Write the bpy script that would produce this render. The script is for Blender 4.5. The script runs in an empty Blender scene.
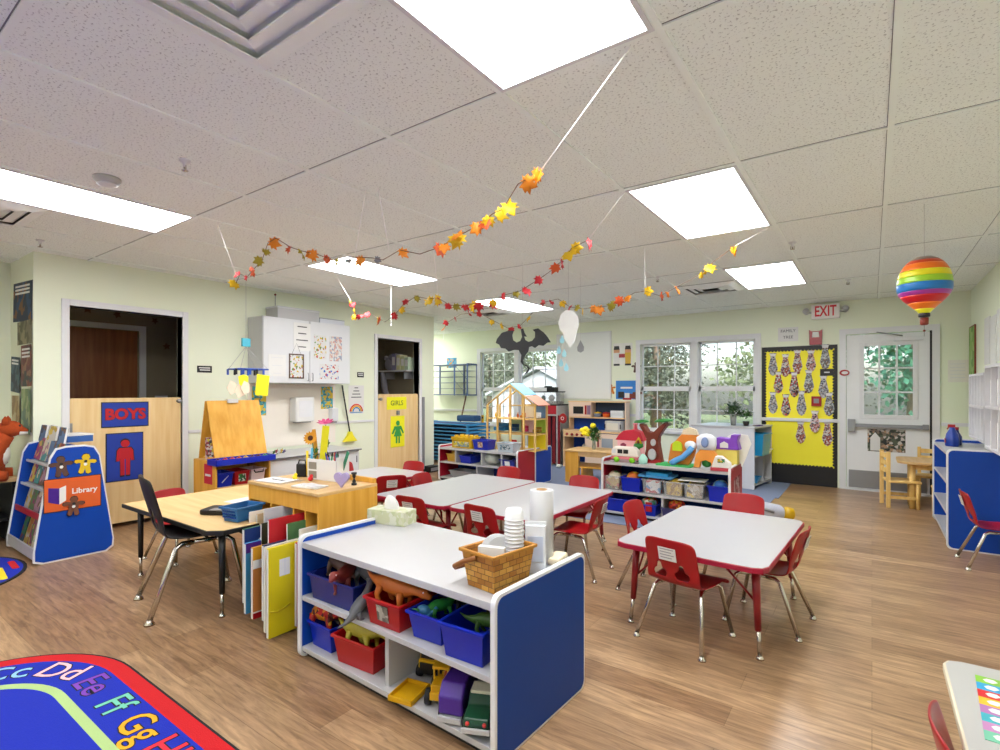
import bpy, math, random
from math import sin, cos, pi, radians
from mathutils import Matrix, Vector
random.seed(7)
C = bpy.context.scene.collection
CEIL = 2.419
I4 = Matrix.Identity(4)
def TR(x, y, z): return Matrix.Translation((x, y, z))
def RX(a): return Matrix.Rotation(radians(a), 4, 'X')
def RY(a): return Matrix.Rotation(radians(a), 4, 'Y')
def RZ(a): return Matrix.Rotation(radians(a), 4, 'Z')

# ------------------------------------------------------------ materials
def lin(h):
    h = h.lstrip('#'); r = []
    for i in (0, 2, 4):
        c = int(h[i:i+2], 16) / 255
        r.append(c / 12.92 if c <= .04045 else ((c + .055) / 1.055) ** 2.4)
    return (*r, 1)
_m = {}
DEEP = dict(red_plastic=.62, red_laminate=.7, red_edge=.75, red_enamel=.75, black_plastic=.4, bin_red=.62, bin_blue_clear=.6, yellow_plastic=.72, truck_yellow=.72, green_plastic=.6, orange_plastic=.7, purple_plastic=.6,
            dino_grey=.55, dino_brown=.55, dino_red=.7, dino_orange=.75, dino_green=.6, dino_yellow=.7, dino_black=.5, light_blue_plastic=.7, fox_fur=.6, library_orange=.75, ginger_brown=.6, ginger_yellow=.75, ginger_light=.7,
            sign_blue=.75, sign_red=.75, deep_blue_laminate=.85, lid_blue=.7, basket_blue=.7, car_green=.6, bin_blue=.9, cot_blue=.8, rug_blue=.9, rug_red=.9, flower_pink=.7, sunflower=.8, wicker=.8, white_laminate=.93, table_laminate=.93, white_top=.93, paper_white=.95, paint_tray=.8)
def mat(name, col, rough=.5, metal=0, var=.06, scale=12, bump=0, emis=0, alpha=1, spec=.5, trans=0):
    if name in _m: return _m[name]
    m = bpy.data.materials.new(name); m.use_nodes = True
    nt = m.node_tree; b = nt.nodes['Principled BSDF']
    c = lin(col) if isinstance(col, str) else col
    c = tuple(x * DEEP.get(name, .8 if name[:3] in ('big', 'pen', 'pai') else 1) for x in c[:3]) + (1,)
    b.inputs['Roughness'].default_value = rough; b.inputs['Metallic'].default_value = metal
    b.inputs['Specular IOR Level'].default_value = spec
    tc = nt.nodes.new('ShaderNodeTexCoord'); nz = nt.nodes.new('ShaderNodeTexNoise')
    nz.inputs['Scale'].default_value = scale; nz.inputs['Detail'].default_value = 3
    nt.links.new(tc.outputs['Object'], nz.inputs['Vector'])
    mx = nt.nodes.new('ShaderNodeMixRGB'); mx.inputs[1].default_value = [x * (1 - var) for x in c[:3]] + [1]
    mx.inputs[2].default_value = [min(1, x * (1 + var)) for x in c[:3]] + [1]
    nt.links.new(nz.outputs['Fac'], mx.inputs[0]); nt.links.new(mx.outputs[0], b.inputs['Base Color'])
    if bump:
        bp = nt.nodes.new('ShaderNodeBump'); bp.inputs['Strength'].default_value = bump; bp.inputs['Distance'].default_value = .004
        nt.links.new(nz.outputs['Fac'], bp.inputs['Height']); nt.links.new(bp.outputs[0], b.inputs['Normal'])
    if emis: b.inputs['Emission Color'].default_value = c; b.inputs['Emission Strength'].default_value = emis
    if trans: b.inputs['Transmission Weight'].default_value = trans
    if alpha < 1: b.inputs['Alpha'].default_value = alpha
    _m[name] = m; return m
def patch(name, cols, scale=20, rough=.6):
    """patchwork of colours (printed pictures, piles of mixed small pieces)"""
    if name in _m: return _m[name]
    m = bpy.data.materials.new(name); m.use_nodes = True
    nt = m.node_tree; b = nt.nodes['Principled BSDF']; b.inputs['Roughness'].default_value = rough
    tc = nt.nodes.new('ShaderNodeTexCoord'); v = nt.nodes.new('ShaderNodeTexVoronoi'); v.inputs['Scale'].default_value = scale
    nt.links.new(tc.outputs['Object'], v.inputs['Vector'])
    sp = nt.nodes.new('ShaderNodeSeparateColor'); nt.links.new(v.outputs['Color'], sp.inputs[0])
    r = nt.nodes.new('ShaderNodeValToRGB'); r.color_ramp.interpolation = 'CONSTANT'
    e = r.color_ramp.elements
    while len(e) < len(cols): e.new(.5)
    for i, c in enumerate(cols): e[i].position = i / len(cols); e[i].color = tuple(v * .72 for v in lin(c)[:3]) + (1,)
    nt.links.new(sp.outputs[0], r.inputs[0]); nt.links.new(r.outputs[0], b.inputs['Base Color'])
    _m[name] = m; return m
def wood(name, c1, c2, axis=2, scale=1, rough=.45):
    if name in _m: return _m[name]
    m = bpy.data.materials.new(name); m.use_nodes = True
    nt = m.node_tree; b = nt.nodes['Principled BSDF']; b.inputs['Roughness'].default_value = rough
    tc = nt.nodes.new('ShaderNodeTexCoord'); mp = nt.nodes.new('ShaderNodeMapping')
    s = [22 * scale] * 3; s[axis] = 1.6 * scale; mp.inputs['Scale'].default_value = s
    nz = nt.nodes.new('ShaderNodeTexNoise'); nz.inputs['Scale'].default_value = 1; nz.inputs['Detail'].default_value = 5
    nt.links.new(tc.outputs['Object'], mp.inputs[0]); nt.links.new(mp.outputs[0], nz.inputs['Vector'])
    r = nt.nodes.new('ShaderNodeValToRGB'); r.color_ramp.elements[0].position = .35; r.color_ramp.elements[1].position = .65
    r.color_ramp.elements[0].color = lin(c1); r.color_ramp.elements[1].color = lin(c2)
    nt.links.new(nz.outputs['Fac'], r.inputs[0]); nt.links.new(r.outputs[0], b.inputs['Base Color'])
    _m[name] = m; return m

WHITE = mat('white_laminate', '#bfbfc1', .3, var=.02)
WALL = mat('wall_paint', '#e6ecd6', .75, var=.015, scale=3)
TRIMW = mat('white_trim', '#dedfe2', .4, var=.02)
GREYC = mat('cabinet_grey', '#d6d8db', .4, var=.02)
BLUE = mat('blue_laminate', '#0a42a4', .45, var=.05, spec=.3)
STRING = mat('white_string', '#fdfdfd', .8, var=.02)
BLUED = mat('deep_blue_laminate', '#0a449c', .5, var=.04, spec=.25)
REDL = mat('red_laminate', '#c91a35', .4, var=.04)
REDP = mat('red_plastic', '#c4121d', .35, var=.05)
REDE = mat('red_edge', '#b5123a', .4, var=.04)
REDLEG = mat('red_enamel', '#9d1c24', .35, var=.05)
CHROME = mat('chrome', '#c9c4bc', .22, 1, var=.04)
BLACKP = mat('black_plastic', '#17171b', .5, var=.1)
BLACK = mat('black', '#141416', .5, var=.1)
TABLEW = mat('table_laminate', '#b2b2b6', .28, var=.02)
MAPLE = wood('maple', '#e2bf86', '#ecd09c', 2)
MAPLEY = wood('yellow_maple', '#d69a30', '#e6ae48', 2)
MAPLET = wood('maple_top', '#cba369', '#d8b37c', 1)
PINE = wood('pine', '#e2b865', '#efcb80', 2)
DOORW = wood('door_wood', '#8a4f2a', '#a3653a', 2)
YEL = mat('yellow_plastic', '#efc012', .35, var=.05)
BINB = mat('bin_blue', '#0c28b4', .28, var=.06)
BINR = mat('bin_red', '#d3151f', .28, var=.06)
BINT = mat('bin_blue_clear', '#2a3ea8', .2, var=.08, trans=.25)
CLEAR = mat('clear_plastic', '#e6ebee', .12, var=.02, alpha=.16)
PAPER = mat('paper', '#dfdfdd', .7, var=.02)
INK = mat('ink', '#3c3f46', .7, var=.1)
GREEN = mat('green_plastic', '#2d9a3c', .4, var=.1)
GRAYP = mat('grey_plastic', '#8a8c90', .45, var=.08)
ORANGE = mat('orange_plastic', '#e8701c', .4, var=.1)
PURPLE = mat('purple_plastic', '#5a2fae', .35, var=.06)
LBLUE = mat('light_blue_plastic', '#5aa9e2', .4, var=.06)
PINK = mat('pink_plastic', '#ef9aa5', .45, var=.06)
STEEL = mat('steel', '#9b9ea3', .35, .9, var=.05)
BROWNP = mat('brown_plastic', '#7c2f1c', .45, var=.1)
LEAFG = mat('plant_green', '#3b6b2c', .6, var=.3, scale=30)
GLASS = None
def glass():
    global GLASS
    if GLASS: return GLASS
    m = bpy.data.materials.new('window_glass'); m.use_nodes = True; nt = m.node_tree
    nt.nodes.clear(); o = nt.nodes.new('ShaderNodeOutputMaterial'); t = nt.nodes.new('ShaderNodeBsdfTransparent')
    g = nt.nodes.new('ShaderNodeBsdfGlossy'); g.inputs['Roughness'].default_value = .05; mx = nt.nodes.new('ShaderNodeMixShader')
    tc = nt.nodes.new('ShaderNodeTexCoord'); nz = nt.nodes.new('ShaderNodeTexNoise'); nz.inputs['Scale'].default_value = 2
    nt.links.new(tc.outputs['Object'], nz.inputs['Vector'])
    mr = nt.nodes.new('ShaderNodeMapRange'); mr.inputs['To Min'].default_value = .05; mr.inputs['To Max'].default_value = .09
    nt.links.new(nz.outputs['Fac'], mr.inputs[0]); nt.links.new(mr.outputs[0], mx.inputs[0])
    t.inputs[0].default_value = (.93, .95, .95, 1)
    nt.links.new(t.outputs[0], mx.inputs[1]); nt.links.new(g.outputs[0], mx.inputs[2]); nt.links.new(mx.outputs[0], o.inputs[0])
    GLASS = m; return m

# ------------------------------------------------------------ mesh builder
_txt = {}
class MB:
    def __init__(s, M=None): s.v = []; s.f = []; s.fm = []; s.sm = []; s.ms = []; s.M = M or I4
    def _mi(s, m):
        if m not in s.ms: s.ms.append(m)
        return s.ms.index(m)
    def add(s, vs, fs, m, smooth=False, M=None):
        MM = s.M @ M if M else s.M; n = len(s.v); i = s._mi(m)
        s.v += [tuple(MM @ Vector(p)) for p in vs]
        for f in fs: s.f.append([a + n for a in f]); s.fm.append(i); s.sm.append(smooth)
        return s
    def box(s, x0, x1, y0, y1, z0, z1, m, M=None):
        if x0 > x1: x0, x1 = x1, x0
        if y0 > y1: y0, y1 = y1, y0
        if z0 > z1: z0, z1 = z1, z0
        vs = [(x, y, z) for x in (x0, x1) for y in (y0, y1) for z in (z0, z1)]
        fs = [(0, 1, 3, 2), (4, 6, 7, 5), (0, 4, 5, 1), (2, 3, 7, 6), (0, 2, 6, 4), (1, 5, 7, 3)]
        return s.add(vs, fs, m, False, M)
    def prism(s, pts, z0, z1, m, M=None, smooth=False):
        """outline in local xy extruded z0..z1"""
        n = len(pts)
        ar = sum(pts[i][0] * pts[(i+1) % n][1] - pts[(i+1) % n][0] * pts[i][1] for i in range(n))
        if ar < 0: pts = pts[::-1]
        vs = [(p[0], p[1], z0) for p in pts] + [(p[0], p[1], z1) for p in pts]
        fs = [list(range(n))[::-1], list(range(n, 2*n))] + [(i, (i+1) % n, (i+1) % n + n, i + n) for i in range(n)]
        return s.add(vs, fs, m, smooth, M)
    def tube(s, path, r, m, n=8, M=None, caps=True, flat=1.0):
        path = [Vector(p) for p in path]; k = len(path); rr = r if isinstance(r, (list, tuple)) else [r] * k
        vs = []; up = None
        for i, p in enumerate(path):
            d = (path[min(i+1, k-1)] - path[max(i-1, 0)]).normalized()
            if up is None: up = Vector((0, 0, 1)) if abs(d.z) < .9 else Vector((1, 0, 0))
            a = d.cross(up).normalized(); b = a.cross(d).normalized(); up = b
            for j in range(n):
                t = 2*pi*j/n; vs.append(tuple(p + a * cos(t) * rr[i] * flat + b * sin(t) * rr[i]))
        fs = [(i*n + j, i*n + (j+1) % n, (i+1)*n + (j+1) % n, (i+1)*n + j) for i in range(k-1) for j in range(n)]
        if caps: fs += [list(range(n))[::-1], list(range((k-1)*n, k*n))]
        return s.add(vs, fs, m, True, M)
    def lathe(s, prof, m, n=20, M=None, sx=1, sy=1):
        vs = [(r*cos(2*pi*j/n)*sx, r*sin(2*pi*j/n)*sy, z) for r, z in prof for j in range(n)]; k = len(prof)
        fs = [(i*n + j, i*n + (j+1) % n, (i+1)*n + (j+1) % n, (i+1)*n + j) for i in range(k-1) for j in range(n)]
        if prof[0][0] > 1e-5: fs.append(list(range(n))[::-1])
        if prof[-1][0] > 1e-5: fs.append(list(range((k-1)*n, k*n)))
        return s.add(vs, fs, m, True, M)
    def ball(s, c, r, m, n=12, M=None):
        rx, ry, rz = r if isinstance(r, (list, tuple)) else (r, r, r)
        MM = (M or I4) @ TR(*c) @ Matrix.Diagonal((rx, ry, rz, 1))
        return s.lathe([(max(sin(pi*i/8), 0 if i in (0, 8) else 0), -cos(pi*i/8)) for i in range(9)], m, n, MM)
    def text(s, t, size, m, M=None, ext=.001, off=0, align='CENTER'):
        key = (t, off, align, round(ext/size, 4))
        if key not in _txt:
            cu = bpy.data.curves.new('t', 'FONT'); cu.body = t; cu.size = 1; cu.align_x = align; cu.align_y = 'CENTER'
            cu.offset = off; cu.extrude = ext/size; cu.resolution_u = 3
            ob = bpy.data.objects.new('t', cu); C.objects.link(ob)
            dg = bpy.context.evaluated_depsgraph_get(); me = bpy.data.meshes.new_from_object(ob.evaluated_get(dg))
            _txt[key] = ([tuple(v.co) for v in me.vertices], [list(p.vertices) for p in me.polygons])
            bpy.data.objects.remove(ob); bpy.data.curves.remove(cu); bpy.data.meshes.remove(me)
        vs, fs = _txt[key]
        return s.add(vs, fs, m, False, (M or I4) @ Matrix.Scale(size, 4))
    def build(s, name, parent=None, label=None, bevel=0, seg=2, loc=None, rz=0, sub=0, solid=0):
        me = bpy.data.meshes.new(name); me.from_pydata(s.v, [], s.f); me.update()
        for m in s.ms: me.materials.append(m)
        for p, i, sm in zip(me.polygons, s.fm, s.sm): p.material_index = i; p.use_smooth = sm or bool(bevel) and False
        o = bpy.data.objects.new(name, me); C.objects.link(o)
        if parent: o.parent = parent
        if loc: o.location = loc
        o.rotation_euler = (0, 0, radians(rz))
        if solid: md = o.modifiers.new('s', 'SOLIDIFY'); md.thickness = solid; md.offset = 0
        if sub: md = o.modifiers.new('u', 'SUBSURF'); md.levels = sub; md.render_levels = sub
        if bevel:
            md = o.modifiers.new('b', 'BEVEL'); md.width = bevel; md.segments = seg; md.limit_method = 'ANGLE'; md.angle_limit = radians(40)
        if label: o['label'] = label
        return o
def tag(o, label, cat, group=None, kind=None):
    o['label'] = label; o['category'] = cat
    if group: o['group'] = group
    if kind: o['kind'] = kind
    return o
def thing(name, label, cat, loc=(0, 0, 0), rz=0, group=None):
    o = bpy.data.objects.new(name, None); C.objects.link(o); o.empty_display_size = .1
    o.location = loc; o.rotation_euler = (0, 0, radians(rz))
    return tag(o, label, cat, group)
def one(mb, name, label, cat, loc=(0, 0, 0), rz=0, group=None, **k):
    return tag(mb.build(name, loc=loc, rz=rz, **k), label, cat, group)
def struct(mb, name, **k):
    o = mb.build(name, **k); o['kind'] = 'structure'; return o
def dup(root, loc, rz, label, group=None):
    r = root.copy(); C.objects.link(r); r.location = loc; r.rotation_euler = (0, 0, radians(rz)); r['label'] = label
    if group: r['group'] = group
    for ch in list(root.children):
        c = ch.copy(); C.objects.link(c); c.parent = r
        for g in list(ch.children):
            d = g.copy(); C.objects.link(d); d.parent = c
    return r
def rrect(x0, x1, y0, y1, r, n=5):
    if not isinstance(r, (list, tuple)): r = [r]*4
    P = []
    for (cx, cy, a0, q) in ((x1, y1, 0, r[0]), (x0, y1, 90, r[1]), (x0, y0, 180, r[2]), (x1, y0, 270, r[3])):
        sx = -1 if cx == x1 else 1; sy = -1 if cy == y1 else 1
        if q <= 0: P.append((cx, cy)); continue
        for i in range(n + 1):
            a = radians(a0 + 90*i/n); P.append((cx + sx*q + q*cos(a), cy + sy*q + q*sin(a)))
    return P
# frames: outline (u,v) extruded along w.  YZX: u->Y, v->Z, w->X ; XZY: u->X, v->Z, w->-Y
YZX = Matrix(((0, 0, 1, 0), (1, 0, 0, 0), (0, 1, 0, 0), (0, 0, 0, 1)))
XZY = Matrix(((1, 0, 0, 0), (0, 0, -1, 0), (0, 1, 0, 0), (0, 0, 0, 1)))

# ------------------------------------------------------------ setting
def floor_mat():
    m = bpy.data.materials.new('vinyl_planks'); m.use_nodes = True; nt = m.node_tree; b = nt.nodes['Principled BSDF']
    L = nt.links.new; N = nt.nodes.new
    tc = N('ShaderNodeTexCoord'); br = N('ShaderNodeTexBrick'); br.inputs['Scale'].default_value = 1
    br.inputs['Brick Width'].default_value = 1.22; br.inputs['Row Height'].default_value = .152; br.inputs['Mortar Size'].default_value = .0012
    br.offset = .37; br.inputs['Color1'].default_value = lin('#c0a07c'); br.inputs['Color2'].default_value = lin('#9d7c5c'); br.inputs['Mortar'].default_value = lin('#8e7150')
    L(tc.outputs['Object'], br.inputs['Vector'])
    mp = N('ShaderNodeMapping'); mp.inputs['Scale'].default_value = (3.2, 30, 1); L(tc.outputs['Object'], mp.inputs[0])
    nz = N('ShaderNodeTexNoise'); nz.inputs['Scale'].default_value = 1.4; nz.inputs['Detail'].default_value = 7; nz.inputs['Roughness'].default_value = .65; nz.inputs['Distortion'].default_value = .8
    L(mp.outputs[0], nz.inputs['Vector'])
    r = N('ShaderNodeValToRGB'); r.color_ramp.elements[0].position = .33; r.color_ramp.elements[1].position = .68
    r.color_ramp.elements[0].color = (.42, .37, .34, 1); r.color_ramp.elements[1].color = (1.16, 1.14, 1.12, 1)
    L(nz.outputs['Fac'], r.inputs[0])
    n2 = N('ShaderNodeTexNoise'); n2.inputs['Scale'].default_value = 1.6; n2.inputs['Detail'].default_value = 3; L(tc.outputs['Object'], n2.inputs['Vector'])
    r2 = N('ShaderNodeValToRGB'); r2.color_ramp.elements[0].color = (.84, .84, .84, 1); r2.color_ramp.elements[1].color = (1.1, 1.09, 1.08, 1); L(n2.outputs['Fac'], r2.inputs[0])
    m1 = N('ShaderNodeMixRGB'); m1.blend_type = 'MULTIPLY'; m1.inputs[0].default_value = .85; L(br.outputs[0], m1.inputs[1]); L(r.outputs[0], m1.inputs[2])
    m2 = N('ShaderNodeMixRGB'); m2.blend_type = 'MULTIPLY'; m2.inputs[0].default_value = 1; L(m1.outputs[0], m2.inputs[1]); L(r2.outputs[0], m2.inputs[2])
    L(m2.outputs[0], b.inputs['Base Color']); b.inputs['Roughness'].default_value = .30
    bp = N('ShaderNodeBump'); bp.inputs['Strength'].default_value = .15; bp.inputs['Distance'].default_value = .002; L(nz.outputs['Fac'], bp.inputs['Height']); L(bp.outputs[0], b.inputs['Normal'])
    return m
def ceil_mat():
    m = bpy.data.materials.new('ceiling_tile'); m.use_nodes = True; nt = m.node_tree; b = nt.nodes['Principled BSDF']
    L = nt.links.new; N = nt.nodes.new; tc = N('ShaderNodeTexCoord'); nz = N('ShaderNodeTexNoise'); nz.inputs['Scale'].default_value = 105
    nz.inputs['Detail'].default_value = 3; L(tc.outputs['Object'], nz.inputs['Vector'])
    r = N('ShaderNodeValToRGB'); e = r.color_ramp.elements; e[0].position = .33; e[0].color = lin('#bdbfbd'); e[1].position = .42; e[1].color = lin('#f5faf6')
    L(nz.outputs['Fac'], r.inputs[0]); L(r.outputs[0], b.inputs['Base Color']); b.inputs['Roughness'].default_value = .9
    bp = N('ShaderNodeBump'); bp.inputs['Strength'].default_value = .2; bp.inputs['Distance'].default_value = .002; L(nz.outputs['Fac'], bp.inputs['Height']); L(bp.outputs[0], b.inputs['Normal'])
    return m
XL, XR, YF, YB = -5.6, .92, 8.17, -2.6
XN = -6.3      # recess wall on the near left
XFL = -8.2     # far-left alcove
struct(MB().box(XFL - .1, XR + .1, YB - .1, YF + .1, -.1, 0, floor_mat()), 'floor')
struct(MB().box(XFL - .1, XR + .1, YB - .1, YF + .1, CEIL, CEIL + .1, ceil_mat()), 'ceiling')
GX, GY, GS = .0668, 1.6633, .61
TB = mat('grid_white', '#f4faf6', .5, var=.02); RSH = mat('tile_reveal', '#77767a', .8)  # dark strips along the bars paint in the shadow of the tile gaps
g = MB()
for i in range(-14, 3):
    x = GX + GS*i
    if XFL < x < XR: g.box(x - .012, x + .012, YB, YF, CEIL - .007, CEIL, TB).box(x - .0145, x - .012, YB, YF, CEIL - .001, CEIL, RSH)
for j in range(-6, 12, 2):
    y = GY + GS*j
    if YB < y < YF: g.box(XFL, XR, y - .010, y + .010, CEIL - .0065, CEIL + .001, TB).box(XFL, XR, y - .014, y - .010, CEIL - .001, CEIL, RSH)
struct(g, 'trim_1')
# left wall with two openings
BO = (1.52, 2.44); GO = (5.02, 5.86); HD = 2.0; YE = 6.2
w = MB()
for y0, y1, z0, z1 in ((1.28, BO[0], 0, CEIL), (BO[0], BO[1], HD, CEIL), (BO[1], GO[0], 0, CEIL), (GO[0], GO[1], HD, CEIL), (GO[1], YE, 0, CEIL)):
    w.box(XL - .11, XL, y0, y1, z0, z1, WALL)
struct(w, 'wall_left')
w = MB().box(XN - .1, XL - .11, 1.28, 1.39, 0, CEIL, WALL).box(XN - .1, XN, YB, 1.28, 0, CEIL, WALL)
struct(w, 'wall_left_recess')
struct(MB().box(XFL - .1, XFL, 6.2, YF, 0, CEIL, WALL).box(XFL, XL - .11, 6.09, YE, 0, CEIL, WALL), 'wall_left_alcove')
struct(MB().box(XR, XR + .1, YB, YF, 0, CEIL, WALL), 'wall_right')
struct(MB().box(XN, XR, YB - .1, YB, 0, CEIL, WALL), 'wall_back')
W1 = (-6.16, -4.47, .62, 2.0); W2 = (-2.97, -1.32, .64, 1.99); DO = (-.27, .578, 0, 1.98)
w = MB()
xs = [XFL, W1[0], W1[1], W2[0], W2[1], DO[0], DO[1], XR]
for i in range(7):
    x0, x1 = xs[i], xs[i+1]
    if i in (1, 3, 5):
        o = (W1, W2, DO)[i // 2]
        if o[2] > 0: w.box(x0, x1, YF, YF + .1, 0, o[2], WALL)
        w.box(x0, x1, YF, YF + .1, o[3], CEIL, WALL)
    else: w.box(x0, x1, YF, YF + .1, 0, CEIL, WALL)
struct(w, 'wall_far')
# chair rails and baseboards
t = MB().box(XL, XL + .012, 2.5, 3.1, .83, .86, TRIMW).box(XL, XL + .012, 4.3, 4.96, .83, .86, TRIMW)
struct(t, 'trim_2')
t = MB()
for x0, x1 in ((XFL, W1[0] - .07), (-4.40, -3.04), (-1.24, -.34), (.66, XR)): t.box(x0, x1, YF - .035, YF, .845, .885, TRIMW)
t.box(XR - .012, XR, 3, YF - .04, .845, .885, TRIMW)
struct(t, 'trim_3')
t = MB()
for x0, x1 in ((XFL, -1.2), (.66, XR)): t.box(x0, x1, YF - .012, YF, 0, .09, BLACK)
struct(t, 'baseboard_far')
t = MB()
for y0, y1 in ((1.30, 1.44), (2.51, 2.98), (4.25, 4.95), (5.93, YE)): t.box(XL, XL + .012, y0, y1, 0, .09, BLACK)
struct(t, 'baseboard_left')
struct(MB().box(XR - .012, XR, 6.9, YF - .02, 0, .09, BLACK), 'baseboard_right')

def window(n, W, cols, shed=False):
    x0, x1, z0, z1 = W; xm = (x0 + x1)/2
    root = MB(); c = .07
    root.box(x0 - c, x0, YF - .02, YF, z0 - c, z1 + c, TRIMW).box(x1, x1 + c, YF - .02, YF, z0 - c, z1 + c, TRIMW)
    root.box(x0, x1, YF - .02, YF, z1, z1 + c, TRIMW).box(x0 - c - .02, x1 + c + .02, YF - .05, YF, z0 - .04, z0, TRIMW)
    root.box(xm - .05, xm + .05, YF - .02, YF + .08, z0, z1, TRIMW)
    r = struct(root, 'window_%d' % n)
    zm = z0 + (z1 - z0)*.48
    for a, b in ((x0, xm - .05), (xm + .05, x1)):
        for k, (p, q, yy) in enumerate(((z0, zm, YF + .02), (zm, z1, YF + .045))):
            s = MB(); s.box(a, a + .035, yy, yy + .025, p, q, TRIMW).box(b - .035, b, yy, yy + .025, p, q, TRIMW)
            s.box(a, b, yy, yy + .025, p, p + .035, TRIMW).box(a, b, yy, yy + .025, q - .035, q, TRIMW)
            for i in range(1, cols):
                x = a + (b - a)*i/cols; s.box(x - .007, x + .007, yy + .008, yy + .02, p, q, TRIMW)
            s.box(a, b, yy + .008, yy + .02, (p + q)/2 - .007, (p + q)/2 + .007, TRIMW)
            fr = s.build('window_sash', r)
            MB().box(a + .03, b - .03, yy + .012, yy + .015, p + .03, q - .03, glass()).build('pane', fr)
window(1, W1, 3); window(2, W2, 3)

# exit door
d = MB(); c = .07
d.box(DO[0] - c, DO[0], YF - .02, YF, 0, DO[3] + c, TRIMW).box(DO[1], DO[1] + c, YF - .02, YF, 0, DO[3] + c, TRIMW).box(DO[0], DO[1], YF - .02, YF, DO[3], DO[3] + c, TRIMW)
dr = struct(d, 'door_3')
L0, L1, LZ0, LZ1 = -.10, .42, .94, 1.84
DG = mat('door_white', '#e6e8ea', .4, var=.02)
p = MB(); y0, y1 = YF + .01, YF + .05
p.box(DO[0] + .006, L0, y0, y1, .02, 1.97, DG).box(L1, DO[1] - .02, y0, y1, .02, 1.97, DG).box(L0, L1, y0, y1, .02, LZ0, DG).box(L0, L1, y0, y1, LZ1, 1.97, DG)
slab = p.build('door_panel', dr)
q = MB(); q.box(L0 - .03, L0 + .02, y0 - .012, y0, LZ0 - .03, LZ1 + .03, TRIMW).box(L1 - .02, L1 + .03, y0 - .012, y0, LZ0 - .03, LZ1 + .03, TRIMW)
q.box(L0 + .02, L1 - .02, y0 - .012, y0, LZ1 - .02, LZ1 + .03, TRIMW).box(L0 + .02, L1 - .02, y0 - .012, y0, LZ0 - .03, LZ0 + .02, TRIMW)
for i in (1, 2):
    x = L0 + (L1 - L0)*i/3; q.box(x - .01, x + .01, y0 - .005, y0 + .01, LZ0, LZ1, TRIMW)
    z = LZ0 + (LZ1 - LZ0)*i/3; q.box(L0, L1, y0 - .005, y0 + .01, z - .01, z + .01, TRIMW)
q.build('lite_frame', slab, bevel=.004)
MB().box(L0, L1, y0 + .02, y0 + .024, LZ0, LZ1, glass()).build('pane', slab)
MB().box(DO[0] + .03, DO[1] - .05, YF - .002, YF + .01, .03, .25, STEEL).build('kick_plate', dr, label='brushed metal kick plate')
b = MB(); b.box(DO[0] + .05, DO[1] - .04, YF - .055, YF - .025, .80, .845, GRAYP).box(DO[0] + .02, DO[0] + .10, YF - .065, YF + .01, .74, .90, STEEL).box(DO[1] - .09, DO[1] - .03, YF - .06, YF + .01, .79, .855, STEEL)
b.build('push_bar', dr, label='grey panic push bar', bevel=.006)
b = MB(); b.box(.22, .50, YF - .05, YF + .01, 1.87, 1.92, TRIMW); b.tube([(.3, YF - .05, 1.93), (.15, YF - .10, 1.96), (.05, YF - .02, 1.99)], .008, STEEL)
b.build('door_closer', dr)
MB().box(DO[1] - .02, DO[1], YF - .004, YF + .05, 0, 1.98, BLACK).build('weather_strip', dr)
MB().box(DO[0], DO[1], YF - .04, YF + .06, 0, .02, TRIMW).build('threshold', dr)

# toilet-room openings: frames, half doors, dark rooms
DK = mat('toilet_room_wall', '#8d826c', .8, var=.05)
def opening(n, O):
    f = MB(); c = .055; a, b = O
    f.box(XL - .11, XL + .018, a - c, a, 0, HD + c, TRIMW).box(XL - .11, XL + .018, b, b + c, 0, HD + c, TRIMW).box(XL - .11, XL + .018, a, b, HD, HD + c, TRIMW)
    return struct(f, 'door_%d' % n, bevel=.004)
d1 = opening(1, BO); d2 = opening(2, GO)
MB().box(XL - .045, XL - .01, BO[0] + .005, BO[1] + .03 - .035, .04, 1.195, MAPLE).build('half_door', d1, label='maple half door', bevel=.003)
MB().box(XL - .03, XL + .012, BO[0] - .012, BO[0] + .02, .82, .98, STEEL).box(XL - .03, XL + .012, BO[0] - .012, BO[0] + .02, .2, .32, STEEL).build('hinge', d1)
MB().lathe([(.0, 0), (.012, 0), (.012, .03), (.022, .035), (.02, .06), (0, .062)], STEEL, 12, TR(XL - .01, BO[1] - .04, 1.16) @ RY(90)).build('door_knob', d1)
MB().box(XL - .045, XL - .01, GO[0] + .005, GO[1] - .005, .04, 1.21, MAPLE).build('half_door', d2, label='maple half door', bevel=.003)
MB().lathe([(.0, 0), (.012, 0), (.012, .03), (.022, .035), (.02, .06), (0, .062)], STEEL, 12, TR(XL - .01, GO[0] + .04, 1.14) @ RY(90)).build('door_knob', d2)
MB().box(XL - .006, XL + .03, GO[1] + .055, GO[1] + .10, .05, 1.16, GRAYP).build('gasket', d2, label='grey edge strip')
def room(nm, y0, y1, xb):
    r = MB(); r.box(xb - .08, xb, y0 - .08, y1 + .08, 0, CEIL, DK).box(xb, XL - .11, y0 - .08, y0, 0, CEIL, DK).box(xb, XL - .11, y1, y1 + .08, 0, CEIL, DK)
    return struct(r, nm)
rb = room('wall_boys', 1.47, 3.7, -6.95); room('wall_girls', 4.6, 5.99, -6.5)
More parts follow.
